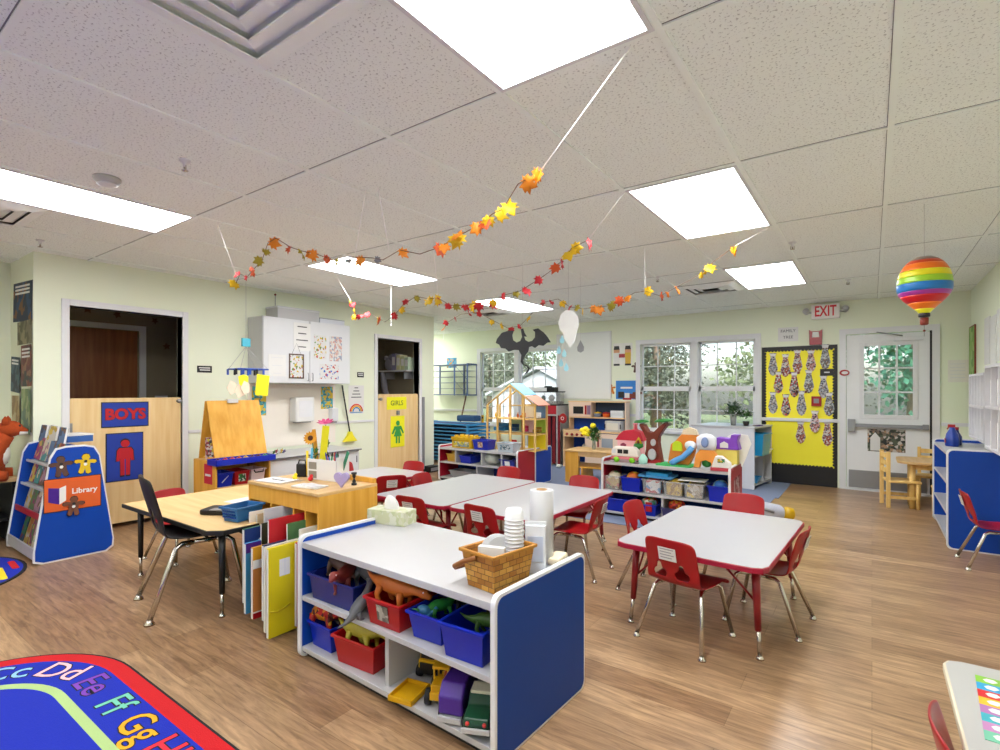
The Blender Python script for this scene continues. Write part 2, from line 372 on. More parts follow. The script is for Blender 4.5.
# inner wooden door and decals of the first room
X = -6.95
f = MB(); f.box(X, X + .02, 1.5, 2.62, 1.96, 2.02, TRIMW).box(X, X + .02, 2.55, 2.62, 0, 1.96, TRIMW)
d4 = struct(f, 'door_4')
MB().box(X, X + .012, 1.5, 2.53, .01, 1.95, DOORW).build('door_panel', d4, label='brown veneer door')
BRL = mat('brown_decal', '#6a4028', .7)
def leafpts(s=1):
    P = []
    for i in range(10):
        a = pi/2 + 2*pi*i/10; r = (1 if i % 2 == 0 else .5)*s
        P.append((r*cos(a), r*sin(a)*1.1))
    return P
for k, (y, z, s) in enumerate(((2.05, 2.16, .05), (2.33, 2.13, .045), (2.72, 2.1, .04), (3.1, 1.96, .06), (2.85, 1.8, .045), (3.08, 1.55, .05))):
    one(MB().prism(leafpts(s), 0, .003, BRL if k != 3 else BLACK, YZX @ RZ(20*k)), 'wall_decal', ('brown leaf decal' if k != 3 else 'dark round decal') + ' in the dark room, ' + ('above the inner door top left', 'above the inner door middle', 'above the corner of the inner door', 'high on the bare wall', 'middle of the bare wall', 'lowest on the bare wall')[k], 'decal', (X + .001, y, z))
s = MB().box(X, X + .006, 2.72, 2.86, 1.06, 1.2, TRIMW)
for y in (2.76, 2.82): s.box(X + .006, X + .012, y - .008, y + .008, 1.11, 1.15, WHITE)
one(s, 'light_switch', 'white double light switch on the dark wall behind the boys half door', 'light switch')

# counter, backsplash and wall cabinet
CREAM = mat('backsplash', '#efe8dc', .5, var=.02)
struct(MB().box(XL, XL + .012, 3.12, 4.30, .60, 1.34, CREAM), 'trim_4')
t = thing('base_cabinet', 'white base cabinet with low countertop against the left wall', 'cabinet', (XL + .013, 3.0, 0))
MB().box(0, .56, 0, 1.21, .07, .545, GREYC).box(.0, .5, .02, 1.19, 0, .07, BLACK).build('body', t)
MB().box(0, .60, -.01, 1.225, .545, .565, WHITE).build('countertop', t, bevel=.003)
MB().box(.6, .602, -.01, 1.225, .548, .556, INK).box(.562, .564, 1.2, 1.21, .07, .54, INK).build('edge_strip', t)
for i in range(3): MB().box(.56, .575, .01 + i*.4, .40 + i*.4, .09, .53, GREYC).box(.575, .59, .36 + i*.4, .37 + i*.4, .4, .48, STEEL).build('door', t, bevel=.002)
t = thing('wall_cabinet', 'pale grey double-door wall cabinet covered in drawings', 'cabinet', (XL, 3.13, 1.345))
MB().box(0, .285, 0, 1.17, 0, .73, mat('cab_side', '#bdbec2', .4, var=.02)).build('body', t, bevel=.002)
for i in range(2):
    dd = MB().box(.287, .305, .004 + .585*i, .581 + .585*i, .004, .726, GREYC).build('door', t, bevel=.002)
    y = .555 + i*.06
    MB().tube([(.305, y, .03), (.325, y, .035), (.325, y, .115), (.305, y, .12)], .004, STEEL).build('handle', dd)
XC = XL + .306
DOODLE = patch('doodle_print', ['#f4f4f2', '#f4f4f2', '#e9c22f', '#f4f4f2', '#d8534a', '#f4f4f2', '#f4f4f2', '#6aa84f', '#f4f4f2', '#f4f4f2'], 48)
DOODLE2 = patch('doodle_print_two', ['#f4f4f2', '#e7b0a9', '#f4f4f2', '#a9b3cc', '#f4f4f2', '#f0d0c0'], 46)
DOODLE3 = patch('doodle_print_three', ['#f4f4f2', '#f4f4f2', '#f4f4f2', '#3c78d8', '#f4f4f2', '#d84a4a', '#f4f4f2', '#f4f4f2'], 46)
def sheet(y0, y1, z0, z1, m, label, cat='paper', x=XC, name='wall_paper', extra=None, tilt=0):
    cy, cz = (y0 + y1)/2, (z0 + z1)/2; b = MB(); M = RX(tilt)
    b.box(0, .002, -(y1 - y0)/2, (y1 - y0)/2, -(z1 - z0)/2, (z1 - z0)/2, m, M)
    if extra: extra(b, y1 - y0, z1 - z0, M)
    return one(b, name, label, cat, (x + .0008, cy, cz))
def lines(n, m=INK, x=.003, a=.85):
    def f(b, w, h, M):
        for i in range(n):
            z = h*(.36 - .72*i/max(1, n - 1)); k = random.uniform(.5, 1)*a
            b.box(.002, x, -w/2*k, w/2*k, z - h*.018, z + h*.018, m, M)
    return f
sheet(3.50, 3.72, 1.72, 2.04, PAPER, 'white notice taped high on the left door of the grey wall cabinet', extra=lines(4))
sheet(3.19, 3.40, 1.42, 1.66, PAPER, 'faint white sheet low on the left door of the grey wall cabinet', extra=lines(3, GREYC))
sheet(3.77, 3.94, 1.64, 1.92, DOODLE, 'bright crayon drawing on the right cabinet door, upper left', 'drawing', name='child_drawing')
sheet(3.99, 4.17, 1.62, 1.92, DOODLE2, 'pale pink and grey drawing on the right cabinet door, upper right', 'drawing', name='child_drawing')
sheet(3.85, 4.12, 1.40, 1.58, DOODLE3, 'wide drawing with blue and red dots low on the right cabinet door', 'drawing', name='child_drawing')
def framex(b, w, h, M):
    for a, c, e, g_ in ((-w/2, w/2, h/2 - .014, h/2), (-w/2, w/2, -h/2, -h/2 + .014)): b.box(.001, .008, a, c, e, g_, mat('frame_brown', '#5a4034', .5), M)
    for a in (-w/2, w/2 - .014): b.box(.001, .008, a, a + .014, -h/2, h/2, mat('frame_brown', '#5a4034', .5), M)
    b.tube([(.004, -w*.3, h/2), (.004, 0, h/2 + .12), (.004, w*.3, h/2)], .0015, INK, 4, M)
sheet(3.44, 3.63, 1.40, 1.68, DOODLE, 'small framed picture in a brown frame on the grey cabinet door', 'picture', name='framed_picture', extra=framex)
o = MB().prism(rrect(0, .24, 0, .55, .01), 0, .13, WHITE).prism(rrect(-.004, .244, -.004, .554, .01), .115, .135, GREYC)
one(o, 'lidded_box', 'long white lidded box on top of the grey wall cabinet', 'box', (XL + .02, 3.33, 2.077), bevel=.004)
one(MB().box(0, .07, 0, .36, 0, .05, mat('foil_box', '#cfd3dc', .4)).box(0, .071, 0, .36, .052, .06, STEEL), 'foil_box', 'slim grey roll box lying on top of the grey wall cabinet', 'box', (XL + .2, 3.88, 2.077))
one(MB().tube([(.02, 0, 0), (.02, 0, .12)], .004, STEEL).ball((.02, 0, .13), .012, BROWNP), 'pipe_hook', 'small hook on the wall above the white lidded box', 'hook', (XL, 3.45, 2.245))

# under-cabinet things
PATT = patch('teal_yellow_print', ['#56c0d0', '#f1cf3a', '#56c0d0', '#3f8f9e', '#f1cf3a'], 34)
sheet(3.17, 3.34, .98, 1.31, PATT, 'teal and yellow poster under the left end of the wall cabinet', 'poster', x=XL + .012, name='wall_poster', extra=lines(4, mat('teal_dark', '#2b7f8c', .6)))
sheet(4.08, 4.26, 1.03, 1.31, PATT, 'teal and yellow poster beside the paper towel dispenser', 'poster', x=XL + .012, name='wall_poster', extra=lines(4, mat('teal_dark', '#2b7f8c', .6)))
t = thing('towel_dispenser', 'white wall-mounted paper towel dispenser above the counter', 'dispenser', (XL + .012, 3.63, .89))
MB().prism(rrect(0, .15, 0, .26, .03), 0, .29, PAPER, None).build('body', t, bevel=.012)
MB().box(.15, .154, .04, .22, .06, .25, TRIMW).build('cover_panel', t); MB().box(.02, .12, .04, .22, -.012, 0, GRAYP).build('paper_slot', t)
t = thing('soap_dispenser', 'small grey and white soap dispenser right of the towel dispenser', 'dispenser', (XL + .012, 4.19, .85))
MB().box(0, .08, 0, .10, .02, .19, GREYC).build('body', t, bevel=.01); MB().box(.0, .07, .02, .08, 0, .02, GRAYP).build('push_lever', t)
def rainbow(b, w, h, M):
    for k, c in enumerate(('#d8342c', '#f2b41d', '#2f9ad8')):
        r = w*(.40 - .09*k); b.tube([(.003, r*cos(pi*i/10), -h*.42 + r*sin(pi*i/10)*.9) for i in range(11)], w*.035, mat('rainbow' + c[1:], c, .6), 5, M)
    b.box(.002, .004, -w*.4, w*.4, -h*.47, -h*.44, LBLUE, M)
    for i in range(4): b.box(.002, .003, -w*(.12 + .07*i), w*(.12 + .07*i), h*(.40 - .11*i), h*(.43 - .11*i), INK, M)
sheet(4.52, 4.78, .95, 1.33, PAPER, 'white poster with a small rainbow beside the broom', 'poster', x=XL, name='wall_poster', extra=rainbow)
t = thing('broom', 'black-handled broom with bright yellow head hanging on the left wall', 'broom', (XL + .012, 4.52, .60))
MB().tube([(.02, 0, .10), (.01, -.12, .73)], .009, BLACK).build('handle', t)
MB().prism([(-.11, 0), (.11, 0), (.04, .08), (.02, .13), (-.02, .13), (-.04, .08)], -.02, .02, mat('broom_yellow', '#ece02a', .6), TR(.02, 0, -.01) @ YZX).build('broom_head', t)
def blk(n):
    return lambda b, w, h, M: [b.box(.002, .0035, -w*.38*(1 - .15*(i % 2)), w*.38, h*(.12 - .32*i), h*(.28 - .32*i), PAPER, M) for i in range(n)]
sheet(2.585, 2.735, 1.45, 1.52, BLACK, 'small black room sign right of the boys opening', 'sign', x=XL, name='room_sign', extra=blk(2))
sheet(4.665, 4.78, 1.44, 1.51, BLACK, 'small black room sign left of the girls opening', 'sign', x=XL, name='room_sign', extra=blk(2))

# toilet signs on the half doors
SB = mat('sign_blue', '#1d44b8', .6, var=.03); SR = mat('sign_red', '#d31226', .6, var=.04); SY = mat('sign_yellow', '#f2ee1c', .6, var=.03); SG = mat('sign_green', '#2f9a48', .6)
MT = Matrix(((0, 0, 1, 0), (1, 0, 0, 0), (0, 1, 0, 0), (0, 0, 0, 1)))
def sign(y0, y1, z0, z1, face, label, name, draw, border=None):
    b = MB(); w, h = y1 - y0, z1 - z0
    if border: b.box(0, .003, -w/2, w/2, -h/2, h/2, border); b.box(.003, .005, -w/2 + .008, w/2 - .008, -h/2 + .008, h/2 - .008, face)
    else: b.box(0, .005, -w/2, w/2, -h/2, h/2, face)
    draw(b, w, h); return one(b, name, label, 'sign', (XL - .0095, (y0 + y1)/2, (z0 + z1)/2))
def boystxt(b, w, h):
    b.text('BOYS', h*.58, BLACK, MT @ TR(0, 0, .006), .0006, .065); b.text('BOYS', h*.58, SR, MT @ TR(0, 0, .0075), .0006, .042)
sign(1.755, 2.14, .925, 1.158, SB, 'blue sign with red BOYS lettering on the maple half door', 'boys_sign', boystxt, BLACK)
def man(b, h, c, out, skirt=False, z=.006, xs=1):
    def fig(s, zz, cc):
        P = [(-.16, -.5), (-.02, -.5), (-.02, -.05), (.02, -.05), (.02, -.5), (.16, -.5), (.17, .0), (.20, -.10), (.30, -.10), (.27, .18), (.20, .26), (-.20, .26), (-.27, .18), (-.30, -.10), (-.20, -.10), (-.17, .0)]
        if skirt: P = [(-.12, -.5), (-.03, -.5), (-.03, -.2), (.03, -.2), (.03, -.5), (.12, -.5), (.12, -.2), (.24, -.2), (.13, .08), (.16, .12), (.30, -.10), (.36, -.06), (.20, .24), (-.20, .24), (-.36, -.06), (-.30, -.10), (-.16, .12), (-.13, .08), (-.24, -.2), (-.12, -.2)]
        b.prism([(x*h*s*xs, y*h*s - .01*h) for x, y in P], zz, zz + .0015, cc, MT)
        b.prism([(.11*h*s*cos(a*pi/8), .37*h*s + .10*h*s*sin(a*pi/8)) for a in range(16)], zz, zz + .0015, cc, MT)
    fig(1.04, z, out); fig(.95, z + .0017, c)
sign(1.79, 2.095, .425, .872, SB, 'blue sign with a red boy figure on the maple half door', 'boy_figure_sign', lambda b, w, h: man(b, h*.78, SR, BLACK, xs=.72), BLACK)
sign(5.21, 5.60, .985, 1.166, SY, 'yellow sign with GIRLS lettering on the far half door', 'girls_sign', lambda b, w, h: b.text('GIRLS', h*.55, mat('olive_ink', '#5f7a2e', .6), MT @ TR(0, 0, .006), .0006, .005))
sign(5.285, 5.56, .435, .888, SY, 'yellow sign with a green girl figure on the far half door', 'girl_figure_sign', lambda b, w, h: man(b, h*.72, SG, SG, True))
one(MB().box(0, .03, -.02, .02, -.03, .03, GRAYP), 'door_latch_box', 'small white latch between the two yellow signs', 'latch', (XL - .0095, 5.42, .936))

# shelf inside the girls room with things on it
one(MB().box(-.62, 0, -.24, 0, 0, .02, GREYC).box(-.52, -.50, -.20, 0, -.12, 0, GRAYP).box(-.10, -.08, -.20, 0, -.12, 0, GRAYP), 'wall_shelf', 'pale wall shelf inside the girls room', 'shelf', (-5.76, 5.99, 1.56))
GB = mat('plush_grey', '#8f8b96', .9, var=.2, bump=.5)
one(MB().ball((0, 0, .1), (.10, .08, .10), GB).ball((.05, 0, .20), (.07, .06, .06), GB).ball((-.06, -.03, .2), .04, GB), 'plush_bundle', 'grey bundled cloth on the shelf in the girls room', 'cloth', (-6.24, 5.87, 1.581))
for k, (x, h, c, n) in enumerate(((-6.08, .26, '#8d8aa6', 'tall violet-grey box at the left'), (-5.975, .24, '#d9d6a8', 'wide cream box in the middle'), (-5.885, .21, '#c9cf9c', 'yellow-green box'), (-5.80, .19, '#b9cdb4', 'small pale green box at the right'))):
    one(MB().box(-.04, .04, -.08, .08, 0, h, mat('bx' + c[1:], c, .6)).box(-.03, .03, -.082, -.08, h*.3, h*.8, PAPER), 'supply_box', n + ' on the shelf in the girls room', 'box', (x, 5.87, 1.581), group='supply boxes on the girls room shelf')
one(MB().tube([(0, 0, .5), (.01, .03, .35), (0, .06, .2), (.01, .14, .05), (0, .2, 0)], [.03, .05, .05, .04, .02], GB, 8), 'hanging_coat', 'grey mottled cloth hanging below the shelf in the girls room', 'cloth', (-6.30, 5.75, 1.05))

# ------------------------------------------------------------ ceiling fixtures
PANEL = mat('lamp_diffuser', '#ffffff', .5, var=0, emis=8.0)
def light(ix, iy, label):
    x0, y0 = GX + GS*ix + .012, GY + GS*iy + .01; x1, y1 = x0 + GS - .024, y0 + 2*GS - .02
    t = thing('ceiling_light', label, 'ceiling light', ((x0 + x1)/2, (y0 + y1)/2, CEIL - .012), 0, 'recessed ceiling light panels')
    a, b = (x1 - x0)/2, (y1 - y0)/2
    f = MB()
    for p in ((-a, a, -b, -b + .018), (-a, a, b - .018, b), (-a, -a + .018, -b + .018, b - .018), (a - .018, a, -b + .018, b - .018)): f.box(p[0], p[1], p[2], p[3], 0, .010, TRIMW)
    f.build('frame', t)
    MB().box(-a + .018, a - .018, -b + .018, b - .018, .003, .008, PANEL).build('diffuser', t)
light(-2, -2, 'large glowing ceiling panel nearest the camera, top centre')
light(-7, -2, 'glowing ceiling panel at the far left above the toy reading corner')
light(-7, 2, 'glowing ceiling panel behind the garland above the easel')
light(-2, 2, 'glowing ceiling panel right of centre in the middle row')
light(-2, 6, 'glowing ceiling panel in front of the exit wall')
light(-13, 8, 'added, unseen glowing ceiling panel over the sleeping cots, beyond the end of the left wall')  # added out of sight behind the left wall to brighten the alcove
light(-7, 6, 'small far glowing ceiling panel above the doll house')
for ix, iy, n in ((-2, -6, 'behind the viewer on the right'), (-7, -6, 'behind the viewer on the left')): light(ix, iy, 'added, unseen fill-light ceiling panel ' + n)  # unseen panels added behind the camera as fill light
VW = mat('vent_white', '#f6faf8', .5, var=.03)
def vent(ix, iy, label, n=4, dark=False):
    x0, y0 = GX + GS*ix + .012, GY + GS*iy + .01; h = (GS - .022)/2
    t = thing('ceiling_vent', label, 'air vent', (x0 + h, y0 + h, CEIL), 0, 'square ceiling air vents')
    vm = VW
    f = MB(); f.box(-h, h, -h, h, -.005, -.003, BLACK if dark else VW); f.build('backing', t)
    for k in range(n):
        a = h*(1 - .235*k); b = a - .066; z0, z1 = -.008, -.032
        s = MB(); pts = []
        for (r, z) in ((a, -.007), (b, -.028), (b - .004, -.026), (a - .008, -.005)):
            pts += [(-r, -r, z), (r, -r, z), (r, r, z), (-r, r, z)]
        fs = [(i*4 + j, i*4 + (j+1) % 4, ((i+1) % 4)*4 + (j+1) % 4, ((i+1) % 4)*4 + j) for i in range(4) for j in range(4)]
        s.add(pts, fs, vm); s.build('louver', t)
    return t
vent(-3, -2, 'large square louvered vent at the top left of the ceiling')
vent(-8, -2, 'square vent at the left edge beyond the long light panel', 3, True)
vent(-3, 7, 'square vent beside the ceiling panel near the exit wall', 3, True)
vent(-8, 7, 'square vent left of the farthest ceiling panel', 3, True)
def sprinkler(x, y, label):
    one(MB().lathe([(.028, 0), (.026, -.008), (.012, -.010), (.008, -.03), (.006, -.035)], TRIMW, 14).lathe([(.004, -.035), (.004, -.05), (.016, -.052), (.016, -.055), (.002, -.056)], CHROME, 12).tube([(-.012, 0, -.03), (-.012, 0, -.05)], .0025, CHROME, 5).tube([(.012, 0, -.03), (.012, 0, -.05)], .0025, CHROME, 5),
        'sprinkler_head', label, 'sprinkler', (x, y, CEIL - .0005))
sprinkler(-2.77, 1.22, 'small chrome sprinkler head between the vent and the left light panel')
sprinkler(-5.14, 1.215, 'small sprinkler head above the blue library rack at far left')
sprinkler(-.50, 4.7, 'small sprinkler head right of the middle light panel')
sprinkler(-1.75, 5.3, 'small sprinkler head left of the far right light panel')
sprinkler(-.2, 6.6, 'small sprinkler head nearest the exit sign')
t = thing('smoke_detector', 'round white smoke detector on the ceiling above the left light panel', 'smoke detector', (-3.345, 1.074, CEIL))
MB().lathe([(.065, 0), (.065, -.012), (.055, -.028), (.03, -.036), (0, -.037)], WHITE, 24).build('body', t)
MB().lathe([(.045, -.030), (.048, -.036), (.035, -.040), (.02, -.041), (0, -.041)], GREYC, 24).build('sensor_ring', t)
one(MB().lathe([(.045, 0), (.045, -.01), (.03, -.03), (0, -.032)], GREYC, 18), 'smoke_detector', 'tiny round detector on the ceiling above the kitchen play set', 'smoke detector', (-2.1, 5.9, CEIL))

# ------------------------------------------------------------ posters on the recess face and reading corner
def npost(x0, x1, z0, z1, cols, label, tilt=0, sc=14, txt=3, k=0, hand=-.004):
    m = patch('poster_' + label.split()[0] + label.split()[1], cols, sc)
    b = MB(); w, h = x1 - x0, z1 - z0
    b.box(-w/2, w/2, -.002, 0, -h/2, h/2, m, RY(tilt)); 
    for i in range(txt): b.box(-w*.38, w*.36, -.004, -.002, h*(.40 - .09*i) - .008, h*(.40 - .09*i) + .008, PAPER, RY(tilt))
    one(b, 'wall_poster', label, 'poster', ((x0 + x1)/2, 1.2798 - .004*k, (z0 + z1)/2))
npost(-6.2, -5.62, 1.86, 2.2, ['#16324f', '#1d4e7a', '#16324f', '#8a5a2a', '#16324f'], 'dark blue poster with white heading, topmost on the recess wall', 3, 16)
npost(-6.05, -5.62, 1.66, 1.86, ['#8a8468', '#6b6a4a', '#a79e7c'], 'olive brown picture just under the dark blue poster', 0, 16, 0, 1)
npost(-5.92, -5.62, 1.30, 1.65, ['#8a4c3c', '#6e3c38', '#a07a64', '#3f4a4a'], 'reddish brown poster in the middle of the recess wall', 0, 16, 3, 2)
npost(-6.22, -5.95, 1.25, 1.56, ['#2f4858', '#51707c', '#34404a'], 'slate blue poster with white heading left of the reddish one', 4, 16, 2, 3)
npost(-5.88, -5.62, .90, 1.28, ['#7d9a6a', '#a9b98a', '#6b8a78'], 'green picture lowest right on the recess wall', 0, 14, 0, 4)
npost(-6.15, -5.92, .88, 1.22, ['#c2a878', '#a88a60', '#d8c8a0'], 'tan picture lowest left on the recess wall', 0, 14, 0, 5)

# bench behind the rack with the plush fox
t = thing('corner_shelf', 'low shelf with pale top in the left recess under the fox', 'shelf', (-5.95, .93, 0))
MB().box(-.25, .29, -.35, .28, .52, .55, MAPLET).build('top', t)
for y in (-.34, .24): MB().box(-.24, .24, y, y + .03, 0, .52, BLACKP).build('side_panel', t)
MB().box(-.24, .24, -.31, .24, .2, .22, BLACKP).build('shelf', t)
FOX = mat('fox_fur', '#d9581a', .9, var=.2, bump=.6, scale=60); FXW = mat('fox_white', '#efe9e0', .9)
t = thing('plush_fox', 'orange plush fox with white chest sitting in the reading corner', 'soft toy', (-5.74, 1.04, .551), -20)
b = MB(); b.tube([(0, -.06, 0), (0, -.05, .10), (0, -.01, .22), (0, .06, .31), (0, .10, .36)], [.13, .145, .12, .075, .06], FOX, 14)
b.ball((0, .12, .40), (.075, .085, .068), FOX, 14); b.tube([(0, .17, .39), (0, .235, .375)], [.045, .014], FOX, 10)
for s in (-1, 1): b.tube([(s*.1, .02, .03), (s*.12, .12, .03)], [.05, .04], FOX, 8); b.tube([(s*.08, .0, .22), (s*.10, .07, .10)], [.035, .03], FOX, 8)
b.build('body', t)
b = MB(); b.ball((0, .055, .20), (.06, .07, .11), FXW); b.tube([(0, .185, .375), (0, .235, .367)], [.035, .014], FXW, 10); b.build('chest_and_muzzle', t, label='white chest and muzzle')
b = MB()
for s in (-1, 1): b.lathe([(.028, 0), (.02, .04), (0, .07)], FOX, 8, TR(s*.045, .10, .44) @ RY(s*12))
b.build('ears', t)
b = MB(); b.ball((0, .24, .373), .012, BLACK)
for s in (-1, 1): b.ball((s*.035, .185, .425), .009, BLACK)
b.build('eyes_and_nose', t)
MB().tube([(0, -.14, .05), (.05, -.22, .08), (.1, -.24, .16)], [.05, .06, .02], FOX, 10).build('tail', t)

# ------------------------------------------------------------ library rack
LR = thing('library_rack', 'blue two-sided library book rack with gingerbread cut-outs on its end', 'book rack', (-5.22, 1.36, 0))
def endp():
    return [(-.25, .02), (-.20, 0), (.20, 0), (.245, .03), (.25, .09), (.155, .77), (.12, .835), (.06, .85), (-.06, .85), (-.12, .835), (-.155, .77), (-.25, .09)]
for x, s in ((.335, 1), (-.375, -1)):
    e = MB(YZX); e.prism(endp(), x, x + .02, TRIMW).build('end_panel', LR, label='blue end panel with white edging')
    ins = MB(YZX); P = [(a*.955, .425 + (b - .425)*.972) for a, b in endp()]
    ins.prism(P, x + .02, x + .0215, BLUE).prism(P, x - .0015, x, BLUE).build('blue_face', e and LR.children[-1])
b = MB()
for s in (-1, 1):
    for (y, z, h) in ((.235, .05, .07), (.19, .32, .03), (.155, .52, .006), (.12, .70, .006)):
        b.box(-.355, .335, min(s*(y - .09), s*y), max(s*(y - .09), s*y), z - .012, z, WHITE)
        b.box(-.355, .335, min(s*y, s*(y + .012)), max(s*y, s*(y + .012)), z - .012, z + h, WHITE if z != .32 else REDL)
b.build('display_ledge', LR)
MB(YZX).prism([(-.14, .05), (.14, .05), (.04, .84), (-.04, .84)], -.355, .335, BLUED).build('slanted_back', LR)
# things stuck on the end panel
XE = -5.21 + .325 + .0216
GB1 = mat('ginger_brown', '#6f4f45', .8, var=.1); GB2 = mat('ginger_yellow', '#e9c81c', .8, var=.08); GB3 = mat('ginger_light', '#84523a', .8, var=.1)
def ginger_pts(h):
    P = [(-.17, -.5), (-.06, -.47), (0, -.22), (.06, -.47), (.17, -.5), (.27, -.42), (.20, -.15), (.20, .05), (.38, .02), (.47, .09), (.44, .19), (.30, .22), (.12, .20), (.18, .33), (.12, .46), (0, .5)]
    P += [(-x, y) for x, y in P[::-1][1:-5]] + [(-.20, -.15), (-.27, -.42)]
    P = [(-.17, -.5), (-.27, -.42), (-.20, -.15), (-.20, .05), (-.38, .02), (-.47, .09), (-.44, .19), (-.30, .22), (-.12, .20), (-.18, .33), (-.12, .46), (0, .5), (.12, .46), (.18, .33), (.12, .20), (.30, .22), (.44, .19), (.47, .09), (.38, .02), (.20, .05), (.20, -.15), (.27, -.42), (.17, -.5), (.06, -.47), (0, -.22), (-.06, -.47)]
    return [(x*h, y*h) for x, y in P]
def ginger(y, z, h, m, label, rot=0, x=XE, dx=0):
    b = MB(TR(0, 0, 0) @ YZX @ RZ(rot)); b.prism(ginger_pts(h*1.05), 0, .0015, BLACK).prism(ginger_pts(h*.97), .0015, .005, m)
    for k in (-.02, .12): b.prism([(.012*cos(a), k*h + .012*sin(a)) for a in (0, 1, 2, 3, 4, 5)], .005, .007, PAPER if k < 0 else BLACK)
    one(b, 'gingerbread_figure', label, 'gingerbread cut-out', (x + dx, y, z))
ginger(1.272, .70, .155, GB1, 'dark brown gingerbread cut-out at the top left of the library rack end', 4)
ginger(1.42, .705, .155, GB2, 'yellow gingerbread cut-out at the top right of the library rack end', -4)
ginger(1.345, .395, .145, GB3, 'brown gingerbread cut-out below the orange library sign', -3, dx=.0062)
LO = mat('library_orange', '#f26a26', .6, var=.12, scale=6)
b = MB(); b.box(0, .003, -.172, .172, -.118, .118, LO).box(0, .002, -.178, .178, -.124, .124, BLACK)
b.text('Library', .056, PAPER, MT @ TR(.070, .015, .0032), .0006, .022)
b.prism([(-.150, .06), (-.085, .05), (-.085, -.07), (-.150, -.045)], .0032, .005, PURPLE, MT); b.prism([(-.085, .05), (-.045, .065), (-.045, -.045), (-.085, -.07)], .0032, .005, PAPER, MT)
one(b, 'library_sign', 'orange sign with Library lettering and an open purple book', 'sign', (XE, 1.345, .49))

# books on the rack, the spill on top
BC = ['#3d7a4a', '#c9a94e', '#a8447a', '#e8dcc0', '#5c7fa8', '#8a3a3a', '#d8d4cc', '#6c8f5a', '#b98aa0', '#41506e', '#c77a3e', '#e5c85a', '#4a9a9a', '#7a5a48']
def cover(i): c = BC[i % len(BC)]; return patch('cover%d' % (i % len(BC)), [c, c, BC[(i + 5) % len(BC)], c, BC[(i + 9) % len(BC)]], 26)
def rack_word(r, k):
    return ('leftmost', 'second', 'third', 'fourth', 'fifth', 'rightmost')[k] + ' on the ' + r
n = 0
for (r, z, y, cnt, h) in (('lowest ledge', .052, -.175, 6, .24), ('second ledge', .322, -.145, 5, .19), ('third ledge', .522, -.115, 5, .17), ('top ledge', .702, -.085, 4, .19)):
    for k in range(cnt):
        w = .57/cnt*1.02; x = -.33 + .64*(k + .5)/cnt
        names = ['dark green', 'golden', 'magenta', 'cream', 'steel blue', 'maroon', 'pale grey', 'leaf green', 'dusty pink', 'navy', 'rust', 'yellow', 'teal', 'brown']
        M = TR(x, y, 0) @ RX(-14) @ RY(random.uniform(-5, 5))
        b = MB(M); b.box(-w/2, w/2, -.012, 0, .006, h*random.uniform(.85, 1), cover(n)).box(-w/2 + .003, w/2 - .004, -.010, -.001, .01, h*.84, PAPER)
        one(b, 'picture_book', '%s children\'s book, %s of the library rack' % (names[n % 14], rack_word(r, k if k < cnt - 1 else 5)), 'book', (-5.21, 1.36, z), group='books facing out on the library rack')
        n += 1
for k, (x, y, rz, c, nm) in enumerate(((-.27, -.05, 4, 4, 'olive upright book at the left'), (-.15, -.03, -4, 7, 'grey photo book'), (-.03, -.05, 12, 6, 'white open-fanned book in the middle'), (.09, -.03, -6, 3, 'cream book'), (.20, -.05, 6, 4, 'pale blue book at the right'))):
    b = MB(RX(-10)); b.box(-.055, .055, -.01, .008, 0, .13, cover(c)).box(-.053, .056, -.008, .006, .003, .133, PAPER)
    one(b, 'picture_book', nm + ' standing on top of the library rack', 'book', (-5.21 + x, 1.36 + y, .852), rz, group='books on top of the library rack')
one(MB().prism(rrect(-.12, .12, -.09, .09, .01), 0, .06, mat('box_blue', '#2f5fa8', .5)).prism(rrect(-.123, .123, -.093, .093, .01), .05, .062, PAPER), 'flat_box', 'blue and white flat box lying at the right end of the rack top', 'box', (-5.26, 1.46, .852), 5)

# ------------------------------------------------------------ rugs
RB = mat('rug_blue', '#0826b0', .95, var=.12, scale=220, bump=.4); RRED = mat('rug_red', '#cc0c18', .95, var=.08, scale=220, bump=.4); RGR = mat('rug_green', '#a8c480', .95, var=.08, scale=220, bump=.3)
RBK = mat('rug_binding', '#15161c', .9)
def rugout(i, r): return rrect(-3.33 + i, -.35 - i, -1.9 + i, .97 - i, r, 14)
b = MB(); b.prism(rugout(0, .60), 0, .008, RBK).prism(rugout(.010, .59), .008, .0092, RRED).prism(rugout(.075, .525), .0092, .0100, RB)
b.prism(rugout(.250, .38), .0100, .0104, RGR).prism(rugout(.287, .35), .0104, .0108, RB)
LC = ['#e4b02a', '#d8485a', '#8fc4e8', '#f2b8c0', '#7a3fb0', '#6fc0a8', '#f0a81c', '#e0283c', '#8fc4e8', '#f2c01c', '#b3d98c', '#e87ab0', '#f2a01c']
seq = ['Aa', 'Bb', 'Cc', 'Dd', 'Ee', 'Ff', 'Gg', 'Hh', 'Ii', 'Jj', 'Kk', 'Ll', 'Mm']
def along(sv):
    """position on the letter band: up the left side, round the corner, along the far side"""
    cx, cy, R = -2.73, .37, .440
    if sv < 0: return (cx - R, cy + sv, 90)
    if sv < R*pi/2: a = pi - sv/R; return (cx + R*cos(a), cy + R*sin(a), math.degrees(a) - 90)
    return (cx + sv - R*pi/2, cy + R, 0)
for k, tx in enumerate(seq):
    x, y, a = along(-.225 + .240*k)
    M = TR(x, y, .0101) @ RZ(a)
    b.text(tx, .17, RBK, M, .0002, .035); b.text(tx, .17, mat('letter' + LC[k][1:], LC[k], .95), M @ TR(0, 0, .0005), .0003, .004)
one(b, 'alphabet_rug', 'blue alphabet rug with red border on the floor at lower left', 'rug')
b = MB(); ci = [(.60*cos(a*pi/24), .60*sin(a*pi/24)) for a in range(48)]
